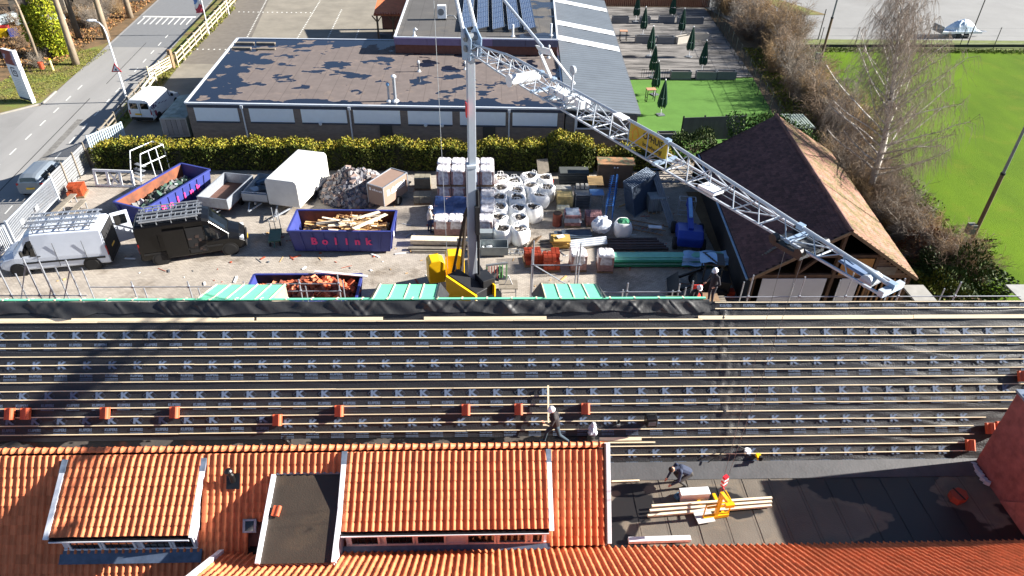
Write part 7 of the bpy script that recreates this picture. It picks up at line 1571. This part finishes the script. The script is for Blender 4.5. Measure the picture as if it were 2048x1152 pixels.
for i in range(12): bare_shrub(26.3+G.uniform(-.8,1.6),40-i*.75,G.uniform(.6,.9),i+1,f'bare tan shrub, {ORD[i]} from the birch foot towards the field pole')
for i in range(34): x, y = -41.0-G.uniform(0,12), 66+G.uniform(0,26); bare_shrub(x+.0*(y-66),y,G.uniform(.5,1.0),i,'bare undergrowth shrub in the wood left of the road')
# birch
def bare_tree(nm, label, pts, rs, seed, nlimb, mtr, mtw, zmin, droop, reach, ntw, cat='tree', group=None, twr=.008):
    g = np.random.default_rng(seed); base = Vector(pts[0]); T = thing(nm, label, cat, base, 0, group); P = [np.array(p)-np.array(base) for p in pts]
    b = MB(); b.path([tuple(p) for p in P], rs, 10); b.build('trunk', mtr, T, smooth=True)
    limbs = Twigs(); tw = Twigs(); H = P[-1][2]
    def at_h(z):
        for i in range(len(P)-1):
            if P[i][2] <= z <= P[i+1][2]: t = (z-P[i][2])/(P[i+1][2]-P[i][2]); return P[i]+(P[i+1]-P[i])*t, rs[i]+(rs[i+1]-rs[i])*t
        return P[-1], rs[-1]
    for i in range(nlimb):
        z = zmin+(H-zmin)*((i+.5)/nlimb)**.9; p, r = at_h(z); a = i*2.4+g.uniform(-.4,.4); f_ = (z-zmin)/(H-zmin); L = reach*(1-(.75 if droop > .5 else .62)*f_**(1.7 if droop > .5 else 1))*g.uniform(.7,1.1); n = 6; rr = max(.018,r*.42); d = np.array([math.cos(a),math.sin(a),.75 if droop < .5 else .45+.9*f_])
        for k in range(n):
            q = p+d/np.linalg.norm(d)*L/n; limbs.seg(p,q,rr,rr*.8); rr *= .8
            for j in range(max(2,int(ntw*(1-.75*f_)))):
                o = p+(q-p)*g.random(); e = d*.4+g.normal(0,.6,3)+np.array([0,0,.15]); e /= np.linalg.norm(e); l = g.uniform(.4,1.1); s = o+e*l*.7; tw.seg(o,s,twr*1.4,twr)
                for _ in range(3):
                    f = np.array([e[0]*.5,e[1]*.5,-droop])+g.normal(0,.22,3); f /= np.linalg.norm(f); l2 = g.uniform(.5,1.3); u = s+f*l2*.5; tw.seg(s,u,twr*.8,twr*.6); f2 = f+np.array([0,0,-.5*droop])+g.normal(0,.15,3); f2 /= np.linalg.norm(f2); tw.seg(u,u+f2*l2*.6,twr*.6,twr*.35)
            p = q; d = d+g.normal(0,.12,3)+np.array([0,0,.06])
    obj('limbs', limbs.mesh('limbs', mtr), T); obj('crown', tw.mesh('crown', mtw), T); return T
birchb = mat('birch_bark', (222,217,210), .8, scale=3, col2=(70,62,58), thr=(.34,.42), stretch=(1,1,2.2))
bare_tree('birch_tree', 'large bare silver birch with drooping twigs beside the barn', [(25.63,41,0),(25.5,41,3.76),(25.2,41,5.88),(24.74,41,7.96),(24.38,41,9.53),(23.97,41,11.04),(23.61,41,12.6)], [.24,.20,.165,.125,.09,.055,.02], 3, 60, birchb, mat('birch_twigs', (136,122,110), .9, var=.2), 1.7, 1.0, 5.8, 16, twr=.0068)
# trees along the road on the left
trunkm = mat('trunk_grey_brown', (132,118,100), .95, var=.35, scale=3, bump=.8, bscale=10, stretch=(1,1,.3)); trunkd = mat('trunk_dark', (92,82,72), .95, var=.3, scale=3, bump=.8, bscale=10, stretch=(1,1,.3))
for i, (x, y, lean, r, lb, m) in enumerate(((-38.6,67.0,(-.6,1.0),.30,'roadside tree with thick grey trunk nearest the lamp post',trunkm),(-42.0,75.0,(-.5,.5),.27,'dark trunked tree behind the ivy tree',trunkd),(-39.2,75.1,(-.4,.8),.30,'roadside tree with straight trunk right of the dark trunk',trunkm),(-40.0,83.0,(-.3,.5),.30,'roadside tree near the speed hump',trunkm),(-43.3,88.9,(-.2,.5),.25,'tree at the top edge left of the speed hump',trunkd),(-42.4,67.7,(-2.6,1.5),.13,'thin leaning tree behind the white totem',trunkm))):
    pts = [(x+lean[0]*t*t,y+lean[1]*t,14*t) for t in (0,.15,.35,.6,.85,1.0)]
    bare_tree('roadside_tree', lb, pts, [r*1.15,r,r*.85,r*.6,r*.35,.03], 50+i, 14, m, bark[1], 6.0, .1, 3.6, 4, group='trees along the road', twr=.012)
def ivy_tree(x, y, label, h, seed, rad):
    T = bare_tree('ivy_tree', label, [(x,y,0),(x-.2,y+.2,4),(x-.5,y+.3,8),(x-.7,y+.4,13)], [.28,.24,.18,.04], seed, 10, trunkd, bark[1], 7, .1, 3, 3, group='ivy clad trees', twr=.012)
    g = np.random.default_rng(seed); n = 5200; z = g.uniform(.1,h,n); a = g.uniform(0,6.28,n); r = rad*(.35+.65*np.sin(np.clip(z/h,0,1)*2.6+.35))*np.sqrt(g.random(n))*(1+.2*np.sin(3*a+z)); P = np.stack([np.cos(a)*r-.2*z/4,np.sin(a)*r+.05*z,z],1); V, F = leaves(P,g.uniform(.08,.17,n),seed); obj('ivy', fast_mesh('ivy',V,F,ivy_y), T)
ivy_tree(-41.2,69.6,'tree thickly clad in bright yellow green ivy, nearer the road',7.5,71,1.25); ivy_tree(-42.8,69.9,'second ivy clad tree, shorter and left of the bright one',4.6,72,1.1)
# junk yard behind the wood
for i, (x, y, rz, d, c, lb, roof) in enumerate(((-50.8,85.5,.25,(5.5,3.2,2.2),(150,62,62),'faded red shed roof among the trees, left',1),(-46.6,88.5,.2,(3.2,2.4,2.0),(150,54,50),'smaller red shed among the trees',1),(-43.6,90.5,.2,(4.5,2.2,2.3),(70,100,170),'blue tarped stack behind the roadside trees',0))):
    T = thing('small_shed' if roof else 'tarped_stack', lb, 'shed' if roof else 'tarpaulin', (x,y,0), rz); b = MB(); b.bb(-d[0]/2,d[0]/2,-d[1]/2,d[1]/2,0,d[2]); b.build('wall' if roof else 'load', woodgrey, T)
    b = MB(); b.ext([(-d[0]/2-.2,-d[1]/2-.2,d[2]),(-d[0]/2-.2,d[1]/2+.2,d[2]),(-d[0]/2-.2,0,d[2]+.8)], (d[0]+.4,0,0)); b.build('roof' if roof else 'tarpaulin', mat('shed_paint_%d' % i, c, .7, var=.2), T)
for i, (x, y, rz, c, lb) in enumerate(((-49.7,75.4,.2,(226,190,20),'yellow plastic crate in the junk yard'),(-48.8,75.6,.5,(40,60,130),'blue plastic crate in the junk yard'),(-47.4,76.2,.1,(190,40,44),'red plastic crate in the junk yard, left'),(-46.3,76.6,.6,(200,44,44),'red plastic crate in the junk yard, right'),(-50.2,76.6,.3,(150,36,40),'dark red crate behind the yellow one'))):
    T = thing('plastic_crate', lb, 'crate', (x,y,0), rz, 'junk yard crates'); m = mat('crate_%d' % i, c, .5)
    for (a, b0, d, e) in ((-.4,.4,-.3,-.26),(-.4,.4,.26,.3),(-.4,-.36,-.26,.26),(.36,.4,-.26,.26)): b = MB(); b.bb(a,b0,d,e,.05,.8); b.build('side', m, T)
    b = MB(); b.bb(-.4,.4,-.3,.3,0,.05); b.build('base', m, T)
for i, (x, y, rz, lb) in enumerate(((-52.6,80.5,1.2,'upturned pale boat in the junk yard, left'),(-48.8,80.9,.6,'long pale plastic sheet pile in the junk yard'))):
    T = thing('upturned_boat', lb, 'boat', (x,y,0), rz); b = MB(); b.grid(lambda u, v: (-2.4+4.8*u,(-.8+1.6*v)*math.sin(math.pi*(.08+.84*u))**.6,.1+.75*math.sin(math.pi*v)**.6*math.sin(math.pi*(.1+.8*u))**.5), 16, 10); b.build('hull', mat('boat_pale', (176,190,192), .5, var=.15), T, smooth=True); b = MB(); b.bar((-1.9,0,.8),(1.9,0,.86),.05); b.build('keel', greym, T)
# tufts along the verges
tuft = leafmat('tuft_grass', (112,112,48), .4, .02, .9)
def tufts(name, label, n, fn, seed, size=.16):
    g = np.random.default_rng(seed); P = np.array([fn(g) for _ in range(n)]); V, F = leaves(P,g.uniform(.5,1.2,n)*size,seed); o = obj(name, fast_mesh(name,V,F,tuft)); struct(o,'stuff'); return o
tufts('rough_grass_tufts','',5000,lambda g: (cx(60)-hw-.3-g.uniform(0,5.5)-.06*0,57.5+g.uniform(0,14),.05+g.uniform(0,.06)),81,.07)
tufts('scrub_litter','',6000,lambda g: (lambda y: (24.3+g.uniform(0,3.6)+max(0,y-48)*.11,y,.03+g.uniform(0,.12)))(30+g.uniform(0,44)),82)
tufts('fence_side_grass','',1800,lambda g: (lambda y: (-28.3-g.uniform(0,.8)-.03*(y-46),y,.04+g.uniform(0,.14)))(46+g.uniform(0,42)),83,.12)
_t0 = tuft; tuft = leafmat('field_edge_grass', (86,104,26), .35, .03, .9)
tufts('field_edge_tufts','',7000,lambda g: (lambda t: (27.1+(t*.6 if t < 6 else 3.6*0+1.5+(t-6)*.125)+g.normal(0,.45),30+t,.02+g.uniform(0,.1)))(g.uniform(0,43.5)),85,.1)
tufts('field_far_edge_tufts','',4000,lambda g: (31+g.uniform(0,30),73.6+g.normal(0,.35),.03+g.uniform(0,.14)),86,.1)
tuft = _t0
wl_ = leafmat('fallen_leaves', (140,104,66), .4, .02, .95); _t = tuft; tuft = wl_
tufts('fallen_leaf_cover','',9000,lambda g: (-40.2-g.uniform(0,13)-.04*0,66+g.uniform(0,28),.05+g.uniform(0,.1)),84,.13)
# ================================================================== PEOPLE
SEGS = [('pelvis','chest',.15,.17,'top'),('chest','neck',.16,.065,'top'),('neck','head',.06,.065,'skin')]
def person(label, loc, rz, J, cols, helmet=(232,234,236), name='person'):
    """one continuous body: tapered capsules merged by a voxel remesh, coloured by the nearest limb"""
    T = thing(name, label, 'person', loc, rz); J = {k: Vector(v) for k, v in J.items()}; b = MB(); segs = []
    def cap(a, c, r0, r1, reg, n=10):
        d = (c-a); L = max(d.length, 1e-4); pts = []; rs = []
        for t in (-.98,-.8,-.45,0): pts.append(a+d/L*r0*t); rs.append(max(.003, r0*math.sqrt(max(0,1-t*t))))
        for t in (.33,.66): pts.append(a+d*t); rs.append((r0+(r1-r0)*t)*1.03)
        for t in (0,.45,.8,.98): pts.append(c+d/L*r1*t); rs.append(max(.003, r1*math.sqrt(max(0,1-t*t))))
        b.path(pts, rs, n); segs.append((a, c, reg, (r0+r1)/2))
    pe, ch, nk, hd = J['pelvis'], J['chest'], J['neck'], J['head']
    cap(pe, ch, .15, .165, 'top'); cap(ch, nk, .15, .07, 'top'); cap(nk, hd, .06, .065, 'skin')
    side = Vector(J.get('side', (0,1,0)))
    for s in (-1,1):
        q = 'l' if s > 0 else 'r'; sh = ch+(nk-ch)*.55+side*.17*s; el, ha = J[q+'elbow'], J[q+'hand']; hip = pe+side*.09*s+(pe-ch)*.15; kn, an = J[q+'knee'], J[q+'ankle']
        cap(ch+(nk-ch)*.4, sh, .10, .075, 'top'); cap(sh, el, .068, .05, 'top'); wr_ = el.lerp(ha,.82); cap(el, wr_, .05, .036, 'top')
        hdir = (ha-el).normalized(); cap(wr_, ha+hdir*.03, .036, .034, 'skin')
        pr_ = hdir.cross(side); pr_ = pr_.normalized() if pr_.length > .1 else Vector((1,0,0)); wd = hdir.cross(pr_)
        for f in range(4):                                  # four bent fingers and a thumb
            o_ = ha+hdir*.05+wd*(f-1.5)*.021; L = (.05,.06,.055,.042)[f]; m_ = o_+hdir*L*.55+pr_*.008; cap(o_, m_, .0105, .0095, 'skin', 6); cap(m_, m_+hdir*L*.4+pr_*.03, .0095, .008, 'skin', 6)
        cap(ha+wd*.03, ha+wd*.06+hdir*.05+pr_*.02, .012, .010, 'skin', 6)
        cap(pe, hip, .13, .105, 'leg'); cap(hip, kn, .10, .068, 'leg'); cap(kn, an, .066, .045, 'leg')
        toe = J.get(q+'toe', an+Vector((.17,0,-.05))); cap(an+Vector((0,0,-.03)), toe, .048, .04, 'shoe')
    fw = Vector(J.get('face', (1,0,0))).normalized(); upv = (hd-nk).normalized(); hc = hd+upv*.05; sv = fw.cross(upv)
    b.ell(hc, (.085,.08,.115), 14, 10); segs.append((hc,hc+upv*.02,'skin',.1)); b.ell(hc+fw*.09-upv*.015,(.018,.016,.028),8,6); b.ell(hc+sv*.082,(.014,.02,.03),6,5); b.ell(hc-sv*.082,(.014,.02,.03),6,5); b.ell(hc+fw*.055-upv*.085,(.04,.035,.03),8,6)
    me = b.mesh('body', black); tmp = bpy.data.objects.new('body', me); COL.objects.link(tmp)
    rm = tmp.modifiers.new('r','REMESH'); rm.mode = 'VOXEL'; rm.voxel_size = .015; smo = tmp.modifiers.new('s','SMOOTH'); smo.factor = .5; smo.iterations = 2
    bpy.context.view_layer.update(); m2 = bpy.data.meshes.new_from_object(tmp.evaluated_get(bpy.context.evaluated_depsgraph_get())); bpy.data.objects.remove(tmp)
    regs = ['skin','top','leg','shoe']; m2.materials.clear()
    for r in regs: m2.materials.append(mat('cloth_%s_%s' % (r, '_'.join(map(str, cols[r]))), cols[r], .85 if r != 'skin' else .6, var=.15, scale=9))
    A = np.array([s[0] for s in segs]); Bv = np.array([s[1] for s in segs]); rr = np.array([s[3] for s in segs]); AB = Bv-A; L2 = (AB**2).sum(1)+1e-9
    n = len(m2.polygons); cs = np.empty(n*3); m2.polygons.foreach_get('center', cs); cs = cs.reshape(-1,3)
    t = np.clip(((cs[:,None,:]-A)*AB).sum(2)/L2,0,1); d = np.linalg.norm(cs[:,None,:]-(A+AB*t[:,:,None]),axis=2)-rr; idx = d.argmin(1); ri = np.array([regs.index(s[2]) for s in segs])
    m2.polygons.foreach_set('material_index', ri[idx].astype(np.int32)); m2.polygons.foreach_set('use_smooth', [True]*n); B = obj('body', m2, T)
    for s in (-1,1): e = MB(); e.ell(hc+fw*.082+sv*.032*s+upv*.012,(.011,.011,.009),6,5); e.build('eye', mat('eye_dark', (30,24,20), .3), B)
    e = MB(); e.box(hc+fw*.088-upv*.055,(.012,.045,.008),math.atan2(fw.y,fw.x)); e.build('mouth', mat('lip', (150,84,76), .6), B)
    if helmet:
        Mh = Matrix((fw-upv*fw.dot(upv), upv.cross(fw), upv)).transposed(); e = MB(); n = 16; vs = []
        prof = [(.118,.03),(.12,.06),(.108,.12),(.075,.16),(.03,.178)]
        for r, z in prof:
            for k in range(n): a = 2*math.pi*k/n; vs.append(hc+Mh@Vector((math.cos(a)*r*1.08,math.sin(a)*r,z)))
        e.add(vs,[(i*n+k,i*n+(k+1)%n,(i+1)*n+(k+1)%n,(i+1)*n+k) for i in range(4) for k in range(n)]+[tuple(range(4*n,5*n))])
        bv_ = []
        for r in (.118,.150):
            for k in range(n): a = 2*math.pi*k/n; bv_.append(hc+Mh@Vector((math.cos(a)*r*(1.12 if math.cos(a) > .2 else 1),math.sin(a)*r*.95,.035-(.012 if r > .13 else 0))))
        e.add(bv_,[(k,(k+1)%n,n+(k+1)%n,n+k) for k in range(n)]); e.build('helmet', mat('helmet_white', helmet, .35, var=.03), T, smooth=True)
    else:
        e = MB(); e.ell(hc+upv*.04-fw*.02,(.098,.095,.10),14,9,0,.03); e.build('hair', mat('hair_dark', (40,28,22), .9), T)
    return T
skin = (206,150,122)
# walking worker on the gutter strip, striding to the left
person('worker in white helmet and dark clothes striding along the gutter strip', (2.42,17.0,3.31), R(185), dict(pelvis=(0,0,.92),chest=(.08,0,1.28),neck=(.13,0,1.49),head=(.17,0,1.60),relbow=(-.12,-.30,1.12),rhand=(.1,-.36,.94),lelbow=(.22,.28,1.22),lhand=(.48,.20,1.30),rknee=(.30,-.09,.50),rankle=(.36,-.09,.10),rtoe=(.54,-.09,.045),lknee=(-.12,.09,.48),lankle=(-.46,.10,.15),ltoe=(-.32,.10,.045)), dict(skin=skin,top=(44,40,42),leg=(50,66,78),shoe=(70,110,120)))
# crouching, bent-over worker on the annex roof
person('crouching worker in navy top bent over at the foot of the roof', (6.75,15.75,2.41), R(195), dict(pelvis=(-.28,0,.66),chest=(.05,0,.92),neck=(.24,0,1.0),head=(.36,0,1.0),side=(0,1,0),face=(.6,0,-.8),relbow=(.22,-.26,.62),rhand=(.42,-.16,.32),lelbow=(.22,.26,.62),lhand=(.42,.14,.32),rknee=(.12,-.16,.52),rankle=(-.12,-.16,.11),rtoe=(.08,-.16,.05),lknee=(.10,.16,.46),lankle=(-.20,.16,.11),ltoe=(0,.16,.05)), dict(skin=skin,top=(40,50,74),leg=(60,58,56),shoe=(60,56,54)), None)
# two men beyond the ridge and one by the wrapped pallets
person('kneeling worker in white helmet and black jacket behind the ridge', (8.75,23.7,4.2), R(-60), dict(pelvis=(0,0,.55),chest=(.12,0,.90),neck=(.2,0,1.1),head=(.26,0,1.2),relbow=(.25,-.28,.8),rhand=(.45,-.2,.62),lelbow=(.25,.28,.8),lhand=(.48,.16,.62),rknee=(.3,-.12,.5),rankle=(.25,-.12,.1),lknee=(.15,.12,.1),lankle=(-.28,.12,.1),ltoe=(-.42,.12,.06)), dict(skin=skin,top=(30,30,34),leg=(36,36,40),shoe=(40,38,36)))
person('standing worker in white helmet and dark shirt behind the ridge', (9.62,23.8,4.45), R(-150), dict(pelvis=(0,0,.92),chest=(.03,0,1.28),neck=(.05,0,1.49),head=(.09,0,1.6),relbow=(.02,-.3,1.12),rhand=(.2,-.3,.92),lelbow=(.02,.3,1.12),lhand=(.25,.22,1.0),rknee=(.04,-.1,.5),rankle=(0,-.1,.1),lknee=(.06,.1,.5),lankle=(.02,.12,.1)), dict(skin=skin,top=(40,40,48),leg=(52,54,62),shoe=(150,150,150)))
person('worker in white jacket and white helmet beside the wrapped pallets', (-3.45,36.85,0), R(20), dict(pelvis=(0,0,.92),chest=(.02,0,1.28),neck=(.04,0,1.49),head=(.07,0,1.6),relbow=(.05,-.3,1.1),rhand=(.28,-.22,1.0),lelbow=(.05,.3,1.1),lhand=(.3,.2,1.02),rknee=(.05,-.1,.5),rankle=(0,-.11,.1),lknee=(-.02,.1,.5),lankle=(-.08,.12,.1)), dict(skin=skin,top=(196,188,176),leg=(40,50,80),shoe=(50,46,44)))
T = thing('work_platform', 'short scaffold deck the two helmeted workers stand on behind the ridge', 'platform', (9.3,24.0,0)); 
for k in range(4): b = MB(); b.bb(-1.4,1.2,-.5+k*.28,-.24+k*.28,4.14,4.19); b.build('deck_plank', woodgrey, T)
b = MB(); b.bb(0,.8,-.5,.5,4.2,4.44); b.build('step_box', woodold, T)
T = thing('red_chair', 'small red folding seat between the two helmeted workers', 'seat', (9.15,24.1,4.2)); b = MB(); b.bb(-.2,.2,-.2,.2,.4,.45); b.build('seat', mat('seat_red', (206,70,60), .5), T); b = MB(); b.bb(-.2,.2,.18,.22,.45,.8); b.build('backrest', mat('seat_red', (206,70,60)), T)
for s in (-1,1):
    for t in (-1,1): b = MB(); b.bar((s*.17,t*.17,0),(s*.17,t*.17,.4),.03); b.build('leg', galv, T)
